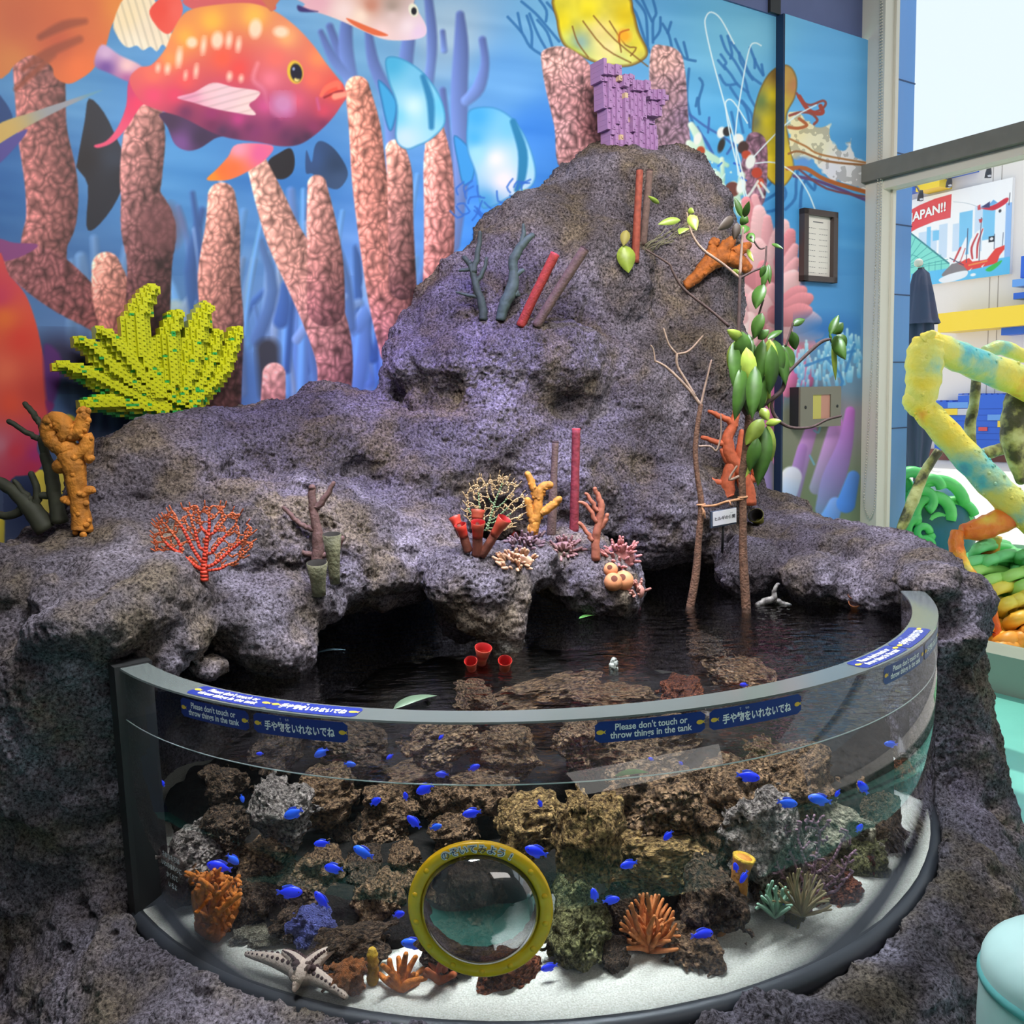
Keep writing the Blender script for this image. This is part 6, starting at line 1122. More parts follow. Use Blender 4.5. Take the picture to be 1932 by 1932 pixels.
# the printed sign, painted on a fine grid
def signpaint(x, y):
    """x, y in the sign's own units: 0..200 across, 0..180 down"""
    p = Paint(x, y); p.C[:] = (250, 248, 250)
    R = lambda a, b, c, d, col: p.poly([(a, b), (c, b), (c, d), (a, d)], col, .8, 1)
    sky = (128, 200, 240); pal = (206, 224, 244)
    for a, b, c, d, col in ((30, 70, 66, 140, pal), (46, 62, 54, 130, sky), (58, 72, 78, 92, sky), (70, 62, 86, 130, pal), (108, 46, 132, 130, sky), (136, 40, 150, 128, pal), (150, 42, 172, 108, sky), (172, 60, 190, 150, (240, 244, 250)), (190, 46, 206, 150, (150, 190, 240)), (96, 66, 108, 120, pal)): R(a, b, c, d, col)
    p.poly([(0, 150), (60, 150), (120, 149), (206, 147), (206, 182), (0, 182)], (96, 192, 240), .8, 1)
    p.poly([(-4, 66), (12, 66), (92, 142), (92, 152), (-4, 152)], (132, 222, 208), .8, 1); p.strk([(10, 64, 1.4), (90, 142, 1.4)], (60, 130, 140), .8, k=1)
    for q in range(7): p.strk([(-4, 140, .6), (10+q*13, 68+q*11, .6)], (70, 160, 160), .7, k=1)
    for q in range(4): p.strk([(40+q*12, 134, .5), (40+q*12, 152, .5)], (70, 160, 160), .7, k=1)
    p.strk([(36, 140, .5), (92, 142, .5)], (70, 160, 160), .7, k=1); p.strk([(0, 110, .6), (20, 114, .6), (34, 126, .6), (40, 145, .6)], (70, 160, 160), .7)
    p.poly([(0, 146), (14, 150), (14, 162), (0, 166)], (250, 220, 90), 1)
    p.poly([(78, 166), (92, 148), (104, 140), (120, 146), (126, 158), (120, 168)], (134, 128, 132), .8); p.poly([(72, 172), (92, 164), (124, 162), (122, 174), (96, 180), (80, 180)], (236, 238, 244), .8)
    red = (232, 70, 64)
    p.poly([(108, 146), (120, 140), (128, 138), (134, 146), (160, 146), (174, 128), (190, 124), (190, 132), (182, 142), (178, 156), (150, 160), (126, 162), (118, 152)], red, .8, 1); p.strk([(128, 152, 1.4), (160, 149, 1.4)], (240, 150, 80), .8, k=1)
    for a in ([(92, 140), (110, 118), (122, 96), (120, 130), (108, 142), (98, 144)], [(130, 140), (126, 120), (132, 98), (152, 84), (148, 110), (144, 140)]): p.poly(a, (246, 244, 248), .8)
    for q in ([(100, 140, 1.6), (110, 118, 2), (112, 114, 1)], [(112, 142, .8), (120, 118, .8)], [(134, 140, 1.6), (132, 118, 2), (142, 94, 1.5)], [(142, 140, 1.4), (143, 112, 1.8), (151, 86, 1)]): p.strk(q, (200, 70, 76), .8)
    for q in ([(123, 146, .7), (124, 80, .7)], [(146, 146, .7), (148, 64, .7)], [(172, 128, .6), (172, 100, .6)], [(186, 124, .5), (187, 100, .5)], [(92, 132, .8), (118, 150, .8)]): p.strk(q, (70, 80, 110), .7, k=1)
    p.poly([(143, 66), (150, 66), (149, 73), (145, 73)], (200, 70, 76), .8, 1); R(162, 103, 172, 114, (36, 40, 50)); p.ell(167, 108, 3, 3, (236, 236, 240), .8)
    p.poly([(142, 44), (150, 46), (170, 44), (188, 36), (194, 38), (190, 46), (172, 54), (160, 52)], (214, 50, 70), .8); p.poly([(158, 44), (168, 34), (176, 42)], (110, 176, 230), .8, 1); p.poly([(146, 44), (162, 36), (162, 48)], (60, 60, 110), .8, 1); p.strk([(196, 28, .6), (195, 50, .6)], (70, 70, 90), .7, k=1); p.ell(180, 58, 2.4, 3, (60, 60, 70), .8); p.poly([(140, 40), (145, 38), (146, 48), (141, 48)], (214, 60, 70), .8, 1)
    p.poly([(158, 166), (170, 158), (186, 152), (182, 160), (168, 170)], (60, 190, 90), .8); p.ell(136, 172, 5, 3, (240, 244, 250), .8); p.poly([(128, 162), (134, 158), (130, 164)], (250, 250, 250), .8, 1); p.poly([(150, 158), (156, 154), (152, 161)], (250, 250, 250), .8, 1)
    p.poly([(-4, 26), (30, 14), (60, 8), (92, 6), (91, 52), (60, 53), (28, 60), (-4, 72)], [(20, 40, (232, 76, 82)), (80, 30, (232, 84, 88))], .8, 1, edge=((206, 56, 66), 1.5)); p.strk([(96, 22, .4), (120, 30, .4), (142, 42, .4)], (180, 190, 200), .6)
    return p.C
TL, TR, BL_, BR = [PF(*q, .10) for q in ((1707, 378), (1911, 337), (1702, 548), (1904, 513))]
u, w_ = np.meshgrid(np.linspace(0, 1, 240), np.linspace(0, 1, 210), indexing='ij'); u1 = u.ravel(); w1 = w_.ravel()
s0, s1 = TL@vd, TR@vd; zt, zb = (TL[2]+TR[2])/2, (BL_[2]+BR[2])/2
sv = vd[None]*(s0+(s1-s0)*u1)[:, None]+wd[None]*(FC-.10)+np.array([0, 0, 1.0])[None]*(zt+(zb-zt)*w1)[:, None]; i = np.arange(240*210).reshape(240, 210)
sg = thing('wall_sign', 'large printed sign with red banner and red ship on the facade', 'sign', PF(1800, 440, .1))
local(sg, mk('print', sv, np.stack([i[:-1, :-1], i[1:, :-1], i[1:, 1:], i[:-1, 1:]], -1).reshape(-1, 4), mat('sign_print', (.5, .5, .5), rough=.6, attr='paint'), None, False, lin(signpaint((u1*200).astype(np.float32), (w1*180).astype(np.float32)))))
local(sg, MB().box(vd*(s0+s1)/2+wd*(FC-.04)+np.array([0, 0, (zt+zb)/2]), (s1-s0, .10, zt-zb), (vd, wd, np.array([0, 0, 1.0]))).done('backing', mat('sign_back', srgb(240, 240, 244)), None, False))
# lettering helper: text outlines bent onto a surface
def text_mesh(txt, bold=0.0, flip=False):
    c = bpy.data.curves.new('t', 'FONT'); c.body = txt; c.align_x = 'CENTER'; c.align_y = 'CENTER'; c.offset = bold; c.resolution_u = 3; c.size = 1
    o = bpy.data.objects.new('t', c); COL.objects.link(o); bpy.context.view_layer.update(); dg = bpy.context.evaluated_depsgraph_get(); me = o.evaluated_get(dg).to_mesh()
    v = np.array([tuple(p.co) for p in me.vertices]).reshape(-1, 3); fs = [tuple(p.vertices) for p in me.polygons]; o.evaluated_get(dg).to_mesh_clear(); bpy.data.objects.remove(o); bpy.data.curves.remove(c); return v, fs
def text_on(name, lines, fn, m, size, bold=.012, lead=1.05, squeeze=1.0, flat=False):
    """fn(u, v) maps text units (metres) to the surface"""
    V = []; F_ = []; k = 0
    for q, t in enumerate(lines):
        v, fs = text_mesh(t, bold); y0 = ((len(lines)-1)/2-q)*lead*size
        for p in v: V.append(fn(p[0]*size*squeeze, p[1]*size+y0))
        F_ += [tuple(a+k for a in x) for x in fs]; k += len(v)
    return mk(name, np.array(V), F_, m, None, False)
M_wt = mat('white_letters', srgb(250, 250, 250), rough=.5)
su = (s1-s0)/200; sz_ = (zt-zb)/180
def jf(a, b_):
    x = 48+a; y = 33-b_-(x-48)*.13; return vd*(s0+su*x)+wd*(FC-.112)+np.array([0, 0, zt-sz_*y])
local(sg, text_on('lettering', ['JAPAN!!'], jf, M_wt, 25, .03, squeeze=.82))
# gooseneck lamps
M_lm = mat('lamp_black', srgb(50, 50, 60), rough=.5)
for i, (x, y, l) in enumerate(((1722, 348, 'black gooseneck lamp over the left part of the sign'), (1776, 322, 'black gooseneck lamp over the middle of the sign'), (1850, 304, 'black gooseneck lamp over the right end of the sign'))):
    o = thing('wall_lamp', l, 'lamp', PF(x, y, 0), 'gooseneck lamps over the sign'); local(o, MB().tube(smooth([PF(x, y, 0), PF(x+2, y+1, .5), PF(x+9, y+6, 1.0), PF(x+14, y+16, 1.2)], 4, False), .022, 8).done('arm', M_lm)); local(o, MB().lathe([(0, .13), (.035, .12), (.06, 0), (.065, -.10), (0, -.09)], PF(x+15, y+22, 1.2), (0, -.2, 1), 10).done('head', M_lm))
    local(o, MB().ell(PF(x+15, y+28, 1.2), .055, 8, 6).done('bulb', mat('lamp_glass%d' % i, srgb(200, 200, 210), rough=.2)))
# blue column just outside, umbrella
r1 = PV(1692, 500, .62); c0 = r1*[1, 1, 0]+vd*.0
col_ = thing('outdoor_column', 'blue panelled column just outside the window post', 'column', c0); s_a = float((PV(1690, 500, .6)-CORNER)@vd); s_b = float((PV(1718, 500, .9)-CORNER)@vd)
local(col_, slab(MB(), winpt, s_a-.30, s_b, -.02, 4.6, .6, .9).done('panels', mat('blue_panel', srgb(92, 146, 214), rough=.4), None, False))
mb = MB()
for y in (133, 275, 413, 549, 681, 810): z = float(PV(1700, y, .6)[2]); slab(mb, winpt, s_a-.305, s_b+.003, z-.004, z+.004, .595, .905)
local(col_, mb.done('joints', mat('panel_joint', srgb(40, 66, 110)), None, False))
Yu = 8.6; ub = P(1738, 905, Yu); um = thing('parasol', 'closed dark blue patio parasol standing outside', 'umbrella', ub*[1, 1, 0]); k = mpp(Yu); M_um = mat('dark_blue_canvas', srgb(62, 70, 96), rough=.85)
ax = P(1738, 500, Yu); zt_, zm, zb_ = P(1738, 505, Yu)[2], P(1738, 612, Yu)[2], P(1738, 900, Yu)[2]
def drape(prof, nf, am, ph=0.0):
    v = []; n = 48
    for r, z in prof:
        for j in range(n): t = 2*math.pi*j/n; q = r*k*(1+am*math.sin(nf*t+ph+z*.6)); v.append((ax[0]+q*math.cos(t), ax[1]+q*math.sin(t), z))
    return np.array(v), [(i*n+j, i*n+(j+1) % n, (i+1)*n+(j+1) % n, (i+1)*n+j) for i in range(len(prof)-1) for j in range(n)]
local(um, MB().add(*drape([(3, zt_), (14, zt_-.06), (22, zt_-.25), (30, zm+.05), (34, zm)], 8, .10)).done('top_cover', M_um)); local(um, MB().add(*drape([(20, zm+.1), (24, zm-.3), (26, (zm+zb_)/2), (24, zb_+.35), (16, zb_+.1)], 7, .22, 1)).done('canopy', M_um)); local(um, MB().tube([(ax[0], ax[1], 0), (ax[0], ax[1], zt_)], .03, 8).done('pole', M_lm)); local(um, MB().ell(P(1733, 496, Yu), 8*k, 12, 8).done('finial', M_white))
# crab-leg sculpture
def grad_mat(name, stops, sc, sp=.5):
    m = mat(name, (.5, .5, .5), rough=.45, bump=.6, bscale=22, bdist=.02); nt = m.node_tree; b = nt.nodes['Principled BSDF']; tc = nt.nodes.new('ShaderNodeTexCoord'); n = nt.nodes.new('ShaderNodeTexNoise'); n.inputs['Scale'].default_value = sc; n.inputs['Detail'].default_value = 4; nt.links.new(tc.outputs['Object'], n.inputs['Vector']); r = nt.nodes.new('ShaderNodeValToRGB'); e = r.color_ramp.elements
    while len(e) < len(stops): e.new(.5)
    for q, (pos, c) in zip(e, stops): q.position = pos; q.color = (*srgb(*c), 1)
    nt.links.new(n.outputs['Fac'], r.inputs['Fac']); nt.links.new(r.outputs['Color'], b.inputs['Base Color']); return m
M_lg = grad_mat('painted_yellow_leg', [(.30, (232, 140, 50)), (.42, (240, 214, 70)), (.56, (214, 214, 110)), (.68, (92, 186, 190)), (.78, (60, 130, 180))], 3.2); M_lo = grad_mat('painted_orange_leg', [(.35, (206, 70, 24)), (.5, (236, 130, 40)), (.62, (240, 206, 80)), (.75, (120, 190, 180))], 4); M_lm2 = grad_mat('mossy_leg', [(.4, (70, 66, 36)), (.52, (170, 166, 96)), (.62, (206, 204, 140))], 9)
cs = thing('crab_sculpture', 'giant painted crab-leg sculpture, yellow and teal, outside the window', 'sculpture', P(1880, 1200, 5.4)*[1, 1, 0])
def leg(nm, pts, m, bumps=0, seed=0):
    q = smooth([np.append(P(x, y, Y), r*mpp(Y)) for x, y, r, Y in pts], 5, False); q[:, 3] *= 1+.05*np.sin(np.arange(len(q))*2.1); mb = MB().tube(q[:, :3], q[:, 3], 16, True, True); rg = np.random.default_rng(seed)
    for _ in range(bumps):
        i = rg.integers(1, len(q)-1); an = rg.uniform(0, 6.28); d = np.array([math.cos(an), -abs(math.sin(an)), math.sin(an*1.7)]); d /= np.linalg.norm(d); mb.ell(q[i, :3]+d*q[i, 3]*.97, q[i, 3]*.13, 6, 5)
    local(cs, mb.done(nm, m))
leg('leg_segment', [(1752, 640, 26, 5.4), (1745, 672, 33, 5.4), (1742, 720, 31, 5.4), (1735, 762, 26, 5.4)], M_lg, 10, 1); leg('leg_segment', [(1752, 648, 24, 5.42), (1790, 665, 27, 5.5), (1850, 690, 28, 5.6), (1932, 722, 30, 5.7), (2010, 760, 30, 5.8)], M_lg, 30, 2); leg('leg_joint', [(1746, 640, 14, 5.36), (1758, 630, 8, 5.33)], M_lg)
leg('leg_segment', [(1732, 760, 22, 5.4), (1765, 795, 25, 5.36), (1830, 868, 27, 5.3), (1900, 940, 28, 5.2), (1990, 1020, 28, 5.1)], M_lg, 60, 3); leg('leg_joint', [(1734, 768, 20, 5.4), (1722, 756, 20, 5.4)], M_lg)
leg('leg_segment', [(1772, 850, 8, 5.9), (1745, 890, 9, 5.9), (1722, 945, 11, 5.85), (1695, 1010, 8, 5.8)], M_lm2); leg('leg_segment', [(1843, 700, 9, 6.2), (1838, 760, 9, 6.2), (1830, 810, 10, 6.2), (1840, 880, 7, 6.2)], M_lm2); leg('leg_segment', [(1838, 862, 11, 6.3), (1880, 850, 12, 6.3), (1940, 832, 13, 6.3)], M_lm2); leg('leg_segment', [(1920, 722, 14, 5.9), (1916, 770, 22, 5.9), (1912, 830, 22, 5.9), (1926, 905, 10, 5.9)], M_lm2); leg('leg_segment', [(1856, 664, 10, 6.4), (1890, 656, 14, 6.4), (1930, 672, 12, 6.4)], M_lg)
leg('leg_segment', [(1815, 1003, 14, 5.2), (1850, 998, 22, 5.2), (1890, 982, 23, 5.2), (1960, 955, 22, 5.2)], M_lo, 8, 5); leg('leg_segment', [(1806, 1002, 11, 5.18), (1804, 1030, 14, 5.15), (1816, 1065, 13, 5.1), (1842, 1098, 11, 5.05), (1862, 1130, 11, 5.0), (1880, 1190, 9, 4.95), (1884, 1232, 6, 4.9)], M_lo); leg('leg_segment', [(1876, 1010, 14, 5.3), (1866, 1048, 15, 5.3), (1852, 1084, 9, 5.3)], M_lo); leg('leg_segment', [(1886, 955, 10, 5.5), (1896, 975, 10, 5.5)], M_lg)
# brain coral sculptures
M_gr = mat('painted_green', srgb(52, 190, 104), rough=.4, col2=srgb(120, 226, 130), vscale=2.5); M_grd = mat('painted_deep_green', srgb(30, 96, 70), rough=.5, col2=srgb(40, 110, 170), vscale=2.2)
Yg = 6.2; gs = thing('coral_sculpture', 'swirly bright green coral sculpture outside the window', 'sculpture', P(1740, 1000, Yg)*[1, 1, 0]); kg = mpp(Yg)
mb = MB().ell(P(1740, 1000, Yg+.35), (100*kg, .34, 100*kg), 24, 14); mb.ell(P(1690, 980, Yg+.35), (60*kg, .3, 70*kg), 18, 10); local(gs, mb.done('core', M_grd))
mb = MB()
for cx, cy, r, a0, a1, w in ((1760, 970, 34, -20, 200, 9), (1768, 958, 52, 10, 170, 9), (1735, 1000, 24, 90, 330, 8), (1742, 1005, 12, 0, 300, 6), (1700, 960, 26, 0, 220, 8), (1690, 925, 24, -40, 160, 9), (1805, 1010, 36, 40, 190, 8), (1800, 985, 40, 20, 120, 8), (1690, 1000, 26, 60, 240, 8), (1720, 920, 30, 30, 200, 9), (1768, 1015, 30, 180, 330, 8), (1740, 945, 20, -60, 120, 8), (1825, 1020, 24, 60, 200, 7), (1770, 990, 18, 20, 260, 7), (1715, 985, 16, -40, 200, 7), (1755, 925, 22, 10, 170, 8), (1675, 960, 20, 20, 250, 7), (1790, 1035, 26, 30, 210, 8), (1700, 1030, 22, 0, 200, 7), (1745, 1030, 14, 0, 320, 6), (1812, 985, 18, 0, 160, 6)):
    t = np.radians(np.linspace(a0, a1, 14)); mb.tube([P(cx+r*math.cos(q), cy-r*math.sin(q), Yg+.02+.002*abs(cx-1745)) for q in t], w*kg*1.25, 10, True, True)
local(gs, mb.done('ridges', M_gr))
Yo = 5.3; ko = mpp(Yo); osn = thing('coral_sculpture', 'wavy coral sculpture shading from green to orange outside the window', 'sculpture', P(1900, 1200, Yo)*[1, 1, 0]); rows = []; V = []; C_ = []; F_ = []; k0 = 0
ramp = lambda t: np.array([(120, 214, 140), (170, 226, 120), (236, 220, 90), (250, 190, 60), (244, 160, 50)])[min(4, int(t*4.99))]
rg = np.random.default_rng(3)
for q in range(26):
    t = q/25; y = 1040+200*t; x = 1905+rg.uniform(-50, 70)+(1-t)*10; r = rg.uniform(22, 42); mb = MB(); an = np.radians(np.linspace(rg.uniform(-30, 60), rg.uniform(200, 330), 16)); mb.tube([P(x+r*1.3*math.cos(a), y-r*.6*math.sin(a), Yo-.35*t+.1*math.sin(a*2)) for a in an], (9+6*t)*ko, 10, True, True)
    v = np.concatenate(mb.v); V.append(v); C_.append(np.tile(lin(ramp(t)*1.0), (len(v), 1))); F_ += [tuple(a+k0 for a in x_) for x_ in mb.f]; k0 += len(v)
local(osn, mk('ridges', np.concatenate(V), F_, mat('green_orange_paint', (.5, .5, .5), rough=.45, attr='paint'), None, True, np.concatenate(C_)))
v = MB().ell((0, 0, 0), 1, 28, 16); vv = np.concatenate(v.v); cc = P(1905, 1140, Yo+.30); w2 = vv*[150*ko, .42, 122*ko]+cc; tt = np.clip((vv[:, 2]*-1+1)/2, 0, .99)
local(osn, mk('core', w2, v.f, bpy.data.materials['green_orange_paint'], None, True, np.array([lin(ramp(t)*.9) for t in tt])))
struct(MB().box(P(1790, 1012, 6.6)*[1, 1, 0]+[0, 0, .02], (3.4, 2.6, .10), (vd, wd, np.array([0, 0, 1.0]))).done('ground_patch', mat('mint_base', srgb(130, 206, 150), rough=.6), None, False))
# ================================================================== stickers and lettering on the tank
def cang(px, py): q = PCyl(px, py); return math.atan2(q[1]-TC[1], q[0]-TC[0])
M_sb = mat('sticker_blue', srgb(26, 44, 128), rough=.35); M_sf = mat('sticker_fish', srgb(236, 186, 60), rough=.5); M_tx = mat('sticker_white', srgb(246, 246, 250), rough=.4)
def sticker(name, a0, a1, lines, where_, v0, h, label, ruby=None):
    """a0..a1 angles round the axis; on the outer face (v = height) or on the rim top (v = radius inwards)"""
    L = (a1-a0)*RO; am = (a0+a1)/2
    def face(off):
        def fn(u, v):
            a = am+u/RO
            if where_ == 'face': r = RO+off; return (TC[0]+r*math.cos(a), TC[1]+r*math.sin(a), v0+v)
            r = v0-v; return (TC[0]+r*math.cos(a), TC[1]+r*math.sin(a), ZR+off)
        return fn
    n = 24; f0 = face(.0008); cr = h*.16; V = []; F_ = []
    for i in range(n+1):
        u = -L/2+L*i/n; e = min(u+L/2, L/2-u); d = cr-math.sqrt(max(cr*cr-max(cr-e, 0)**2, 0)) if e < cr else 0
        V += [f0(u, -h/2+d), f0(u, h/2-d)]
    F_ = [(2*i, 2*i+2, 2*i+3, 2*i+1) for i in range(n)]
    bg = local(tank, mk(name, np.array(V), F_, M_sb, None, False)); bg['label'] = label
    sz = h*(.44 if len(lines) > 1 else .50); f1 = face(.0016)
    v, _ = text_mesh(max(lines, key=len), .01); wtx = (v[:, 0].max()-v[:, 0].min())*sz; sq = min(1.0, L*.74/wtx)
    t = text_on('lettering', lines, lambda a, b_: f1(a, b_-(h*.08 if ruby else 0)), M_tx, sz, .03 if ruby else .02, .86, sq); t.parent = bg
    if ruby:
        t = text_on('ruby_lettering', [ruby], lambda a, b_: f1(a*1.0, b_+h*.34), M_tx, sz*.28, .01, 1, sq); t.parent = bg
    for s in (-1, 1):
        c = s*(L/2-h*.26); q = []; m_ = 16
        for j in range(m_): an = 2*math.pi*j/m_; q.append(f1(c+h*.16*math.cos(an)*1.1-h*.02, h*.11*math.sin(an)))
        q2 = [f1(c+h*.10, 0), f1(c+h*.25, h*.10), f1(c+h*.20, 0), f1(c+h*.25, -h*.10)]
        o = mk('fish_mark', np.array(q+q2), [tuple(range(m_)), tuple(range(m_, m_+4))], M_sf, None, False); o.parent = bg
EN = ["Please don't touch or", "throw things in the tank"]; JP = ['手や物をいれないでね']; RB = 'て       もの                                                   '
def fz(px, py): return float(PCyl(px, py)[2])
for x0, x1, ln, rb, lab in ((1122, 1330, EN, None, 'blue English notice on the front'), (1338, 1511, JP, RB, 'blue Japanese notice on the front'), (343, 469, EN, None, 'blue English notice on the left'), (480, 656, JP, RB, 'blue Japanese notice on the left'), (1667, 1741, EN, None, 'blue English notice at the right end'), (1744, 1768, JP, RB, 'blue Japanese notice at the far right end')):
    ya = {1122: 1371, 1338: 1334, 343: 1343, 480: 1374, 1667: 1253, 1744: 1212}[x0]
    sticker('notice_sticker', cang(x0, ya), cang(x1, ya), ln, 'face', ZR-.029, .042, lab, rb)
for x0, x1, ln, rb, lab in ((343, 490, EN, None, 'blue English notice on the rim at left'), (491, 664, JP, RB, 'blue Japanese notice on the rim at left'), (1640, 1720, EN, None, 'blue English notice on the rim at right'), (1722, 1762, JP, RB, 'blue Japanese notice on the rim at right')):
    ya = {343: 1318, 491: 1345, 1640: 1255, 1722: 1205}[x0]
    sticker('notice_sticker', cang(x0, ya), cang(x1, ya), ln, 'rim', (RO+RI)/2, .052, lab, rb)
# round transparent text sticker low on the left
a_ = cang(325, 1645); zc = fz(325, 1645)
def rf(off): return lambda u, v: (TC[0]+(RO+off)*math.cos(a_+u/RO), TC[1]+(RO+off)*math.sin(a_+u/RO), zc+v)
q = [rf(.0008)(.068*math.cos(t), .062*math.sin(t)) for t in np.linspace(0, 2*math.pi, 40)[:-1]]
M_clr = glass_mat('smoky_film', (.62, .58, .58), 1.0, .1)[0]
rs_ = local(tank, mk('round_sticker', np.array(q), [tuple(range(len(q)))], M_clr, None, False)); rs_['label'] = 'round smoky sticker with white Japanese words'
t = text_on('lettering', ['さかなたちは', 'いわのまわりに', 'かくれて', 'いるよ'], rf(.0016), M_tx, .016, .01, 1.45, .8); t.parent = rs_
# ================================================================== magnifier bubble
mc = PCyl(906, 1712); ma = cang(906, 1712); no = np.array([math.cos(ma), math.sin(ma), 0]); tu = np.array([-math.sin(ma), math.cos(ma), 0]); kz = mpp(mc[1])*1.04
mg = thing('magnifier_window', 'round magnifying bubble window with yellow ring on the tank front', 'magnifier', mc); RR = 140*kz; zr = RR*.985
def mpt(r, an, h):   # bent to the curve of the acrylic
    u, v = r*math.cos(an), r*.985*math.sin(an); p = np.array([TC[0]+(RO+h)*math.cos(ma+u/RO), TC[1]+(RO+h)*math.sin(ma+u/RO), mc[2]+v]); return p
def disc(prof, n=72):
    V = [mpt(r, 2*math.pi*j/n, h) for r, h in prof for j in range(n)]; return np.array(V), [(i*n+j, i*n+(j+1) % n, (i+1)*n+(j+1) % n, (i+1)*n+j) for i in range(len(prof)-1) for j in range(n)]
M_ring = mat('yellow_plastic', srgb(236, 184, 22), rough=.32, var=.06, vscale=30); ri = 114*kz
ring = local(mg, MB().add(*disc([(ri, .002), (ri, .010), (ri+.003, .013), (RR-.004, .013), (RR, .010), (RR, .001)])).done('ring', M_ring))
M_lens, _nt, _gl, _fr = glass_mat('lens', (.34, .35, .37), 4.5, .05, 1.49)
lp = [(ri, .004)]+[(ri*math.cos(t), .004+.058*math.sin(t)) for t in np.linspace(.15, math.pi/2-.04, 10)]
local(mg, MB().add(*disc(lp+[(.0004, .0625)])).done('lens', M_lens))
for i in range(14):
    an = 2*math.pi*(i+.5)/14
    if 50 < math.degrees(an) < 130: continue
    c = mpt((ri+RR)/2, an, .012); MB().lathe([(0, .0035), (.004, .0032), (.0058, .0015), (.006, 0)], c, no, 12).done('bolt', M_ring, ring)
chs = 'のぞいてみよう!'; Vw, Fw, Vn, Fn = [], [], [], []
for i, ch in enumerate(chs):
    an = math.radians(90+28-i*8.1+(0 if i < 7 else -.5)); rc = (ri+RR)/2+.001; rot = an-math.pi/2
    for bold, VV, FF, hh in ((.12, Vw, Fw, .0150), (.0, Vn, Fn, .0166)):
        v, fs = text_mesh(ch, bold); k = len(VV); sz = .0185
        for p in v:
            x, y = p[0]*sz, p[1]*sz; X = rc*math.cos(an)+x*math.cos(rot)-y*math.sin(rot); Y_ = rc*math.sin(an)+x*math.sin(rot)+y*math.cos(rot); VV.append(mpt(math.hypot(X, Y_), math.atan2(Y_, X), hh))
        FF += [tuple(a+k for a in q) for q in fs]
mk('lettering_outline', np.array(Vw), Fw, M_tx, ring, False); mk('lettering', np.array(Vn), Fn, mat('navy_letters', srgb(30, 38, 84), rough=.4), ring, False)
# ================================================================== wall items
zv = np.array([0, 0, 1.0])
def wallrect(x0, y0, x1, y1, off=.05):
    a, b_ = PW(x0, y0, off), PW(x1, y1, off); return a, b_, float((a-CORNER)@wd), float((b_-CORNER)@wd)
a, b_, s0, s1 = wallrect(1508, 396, 1570, 535); z1, z0 = a[2], b_[2]
a2 = PW(1570, 401, .05); b2_ = PW(1508, 531, .05); z1 = (a[2]+a2[2])/2; z0 = (b_[2]+b2_[2])/2
nt_ = thing('framed_notice', 'framed white paper notice on the mural right of the corner step', 'notice', wallpt((s0+s1)/2, (z0+z1)/2, .05)); M_fr = mat('dark_brown_frame', srgb(66, 54, 52), rough=.45); fwid = .036
mb = MB()
for r_ in ((s0, s1, z0, z0+fwid*.8), (s0, s1, z1-fwid*.8, z1), (s0, s0+fwid, z0, z1), (s1-fwid, s1, z0, z1)): slab(mb, wallpt, *r_, .05, .085)
local(nt_, mb.done('frame', M_fr, None, False)); local(nt_, slab(MB(), wallpt, s0+fwid*.9, s1-fwid*.9, z0+fwid*.7, z1-fwid*.7, .05, .06).done('paper', mat('notice_paper', srgb(226, 220, 212), rough=.6), None, False))
mb = MB(); W_ = s1-s0; H_ = z1-z0; rg = np.random.default_rng(5); slab(mb, wallpt, s0+W_*.36, s0+W_*.66, z1-H_*.165, z1-H_*.150, .0602, .0606)
for i in range(9):
    z = z1-H_*(.25+i*.078)
    for c0, c1 in ((.22, .44), (.54, .8)):
        x = c0
        while x < c1: l = rg.uniform(.02, .06); slab(mb, wallpt, s0+W_*x, s0+W_*min(c1, x+l), z, z+H_*.007, .0602, .0606); x += l+.02
local(nt_, mb.done('print_lines', mat('grey_ink', srgb(120, 118, 122), rough=.7), None, False))
a, b_, s0, s1 = wallrect(1490, 731, 1566, 803, .05); z1, z0 = a[2], b_[2]
bx = thing('wall_box', 'small grey wall box with a glass window under the framed notice', 'box', wallpt((s0+s1)/2, z0, .05)); M_bx = mat('grey_box', srgb(120, 116, 102), rough=.5)
local(bx, slab(MB(), wallpt, s0, s1, z0, z1, .05, .11).done('body', mat('dark_box', srgb(40, 40, 44), rough=.5), None, False)); W_ = s1-s0; H_ = z1-z0; mb = MB()
for r_ in ((0, .30, 0, 1), (.74, 1, 0, 1), (.3, .74, 0, .2), (.3, .74, .8, 1)): slab(mb, wallpt, s0+W_*r_[0], s0+W_*r_[1], z0+H_*r_[2], z0+H_*r_[3], .11, .122)
local(bx, mb.done('door', M_bx, None, False)); local(bx, slab(MB(), wallpt, s0+W_*.3, s0+W_*.52, z0+H_*.2, z0+H_*.8, .112, .116).done('yellow_card', mat('yellow_card', srgb(206, 190, 90), rough=.5), None, False)); local(bx, slab(MB(), wallpt, s0+W_*.52, s0+W_*.74, z0+H_*.2, z0+H_*.8, .112, .115).done('pink_card', mat('pink_card', srgb(206, 140, 122), rough=.5), None, False)); local(bx, slab(MB(), wallpt, s0+W_*.3, s0+W_*.74, z0+H_*.2, z0+H_*.8, .118, .119).done('glass', M_pane, None, False))
mb = MB(); mb.lathe([(0, .004), (.008, .003), (.009, 0)], wallpt(s0+W_*.12, z0+H_*.5, .122), -wn, 10); mb.lathe([(0, .004), (.008, .003), (.009, 0)], wallpt(s0+W_*.9, z0+H_*.5, .122), -wn, 10); local(bx, mb.done('lock', M_black))
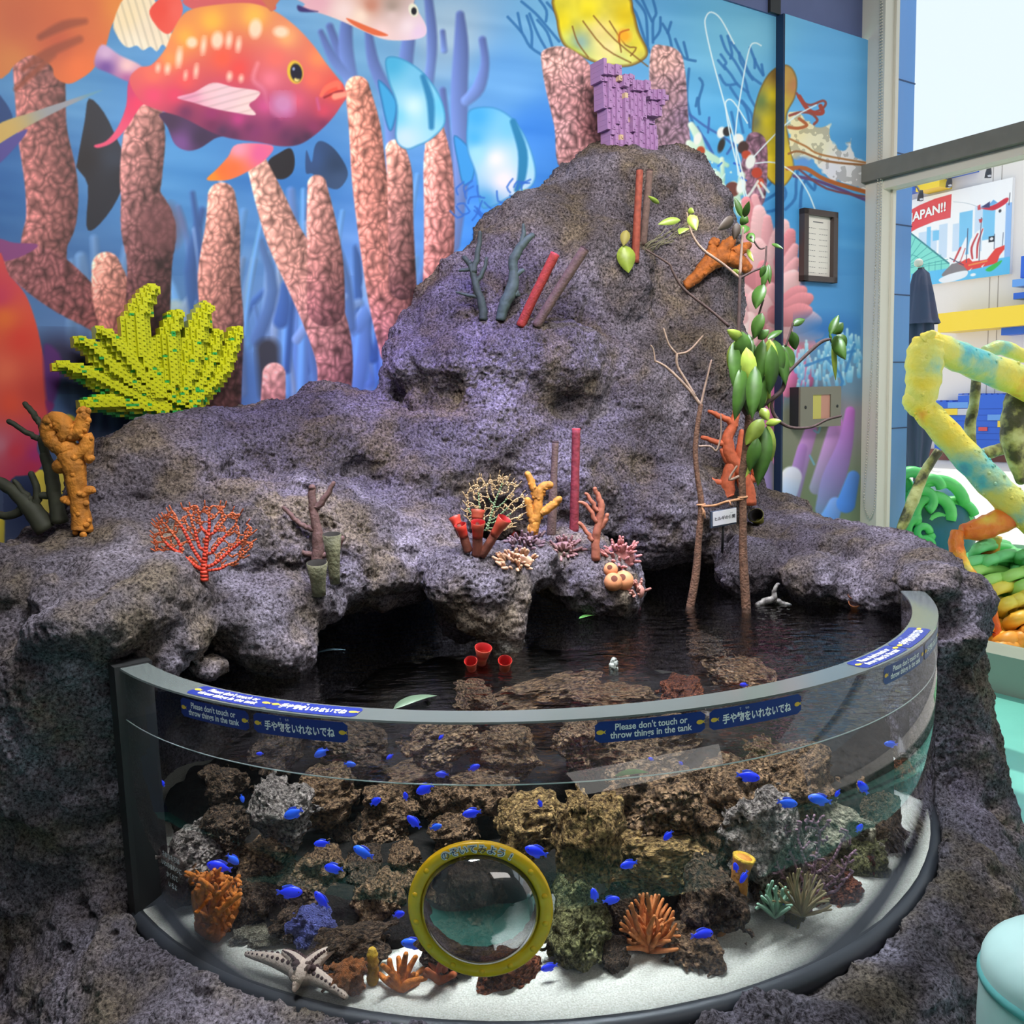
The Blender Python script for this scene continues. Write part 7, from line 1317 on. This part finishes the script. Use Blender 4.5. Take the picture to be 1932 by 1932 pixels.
# bead chain of the blind
M_bead = mat('chain_beads', srgb(196, 188, 172), rough=.4); c1 = [PV(x, y, -.085) for x, y in ((1661, 0), (1657, 300), (1650, 560), (1641, 760), (1634, 880), (1630, 930))]; c2 = [PV(x, y, -.085) for x, y in ((1664, 0), (1662, 300), (1658, 560), (1654, 800), (1653, 900), (1651, 930))]
pp = np.concatenate([smooth(c1, 26, False), smooth([c1[-1], PV(1632, 958, -.085), PV(1641, 976, -.085), PV(1649, 958, -.085), c2[-1]], 10, False), smooth(c2, 26, False)[::-1]]); d = np.r_[0, np.cumsum(np.linalg.norm(np.diff(pp, axis=0), axis=1))]; mb = MB()
for t in np.arange(0, d[-1], .016): mb.ell([np.interp(t, d, pp[:, q]) for q in range(3)], .0052, 6, 4)
o = mb.done('bead_chain', M_bead); tag(o, 'looped beaded blind chain hanging in front of the window post', 'chain')
# mangrove sign
a_, c_ = P(1344, 966, 3.28), P(1388, 958, 3.30); ya = c_-a_; ya /= np.linalg.norm(ya); Wd = np.linalg.norm(c_-a_); Hh = 27*mpp(3.3); mid = (a_+c_)/2-np.array([0, 0, Hh/2]); nn = np.cross(ya, zv); nn /= np.linalg.norm(nn)
ms = thing('plant_sign', 'small white plant sign with Japanese name between the mangrove stems', 'sign', mid-np.array([0, 0, Hh/2])); local(ms, MB().box(mid-nn*.004+np.array([-.002, 0, -.003]), (Wd*1.08, .012, Hh*1.16), (ya, nn, zv)).done('backing', mat('slate_backing', srgb(70, 84, 104), rough=.5), None, False)); local(ms, MB().box(mid+nn*.004, (Wd, .004, Hh), (ya, nn, zv)).done('plate', mat('sign_plate', srgb(226, 226, 226), rough=.4), None, False))
local(ms, text_on('lettering', ['ヒルギの仲間'], lambda u, v: mid+nn*.0068+ya*u+zv*(v-.002), mat('sign_ink', srgb(40, 44, 50)), Wd/6.6, .03)); local(ms, text_on('ruby_lettering', ['なかま'], lambda u, v: mid+nn*.0068+ya*(u+Wd*.28)+zv*(v+Hh*.24), mat('sign_ink.001', srgb(60, 64, 70)), Wd/26, .01))
local(ms, MB().tube([mid+np.array([0, .01, -Hh*.4]), mid+np.array([0, .03, -.14])], .005, 8).done('stake', M_black))
# pale round seat at the lower right corner
cs_ = P(2024, 1862, 1.45); rr = 168*mpp(1.45); zt_ = cs_[2]+.02; seat = thing('round_seat', 'pale turquoise rounded seat at the lower right corner', 'seat', (cs_[0], cs_[1], 0)); M_se = mat('turquoise_vinyl', srgb(172, 206, 204), rough=.3, var=.08, vscale=6)
local(seat, MB().lathe([(0, zt_+rr*.55)]+[(rr*math.sin(t), zt_+rr*.55*math.cos(t)) for t in np.linspace(.15, math.pi/2, 10)]+[(rr*1.02, zt_-.1), (rr*1.0, .02), (rr*.94, 0), (0, 0)], (cs_[0], cs_[1], 0), zv, 40).done('cushion', M_se)); local(seat, MB().lathe([(rr*1.0, zt_-.03), (rr*1.035, zt_-.025), (rr*1.035, zt_-.015), (rr*1.0, zt_-.01)], (cs_[0], cs_[1], 0), zv, 40).done('piping', mat('teal_piping', srgb(90, 160, 160), rough=.4)))
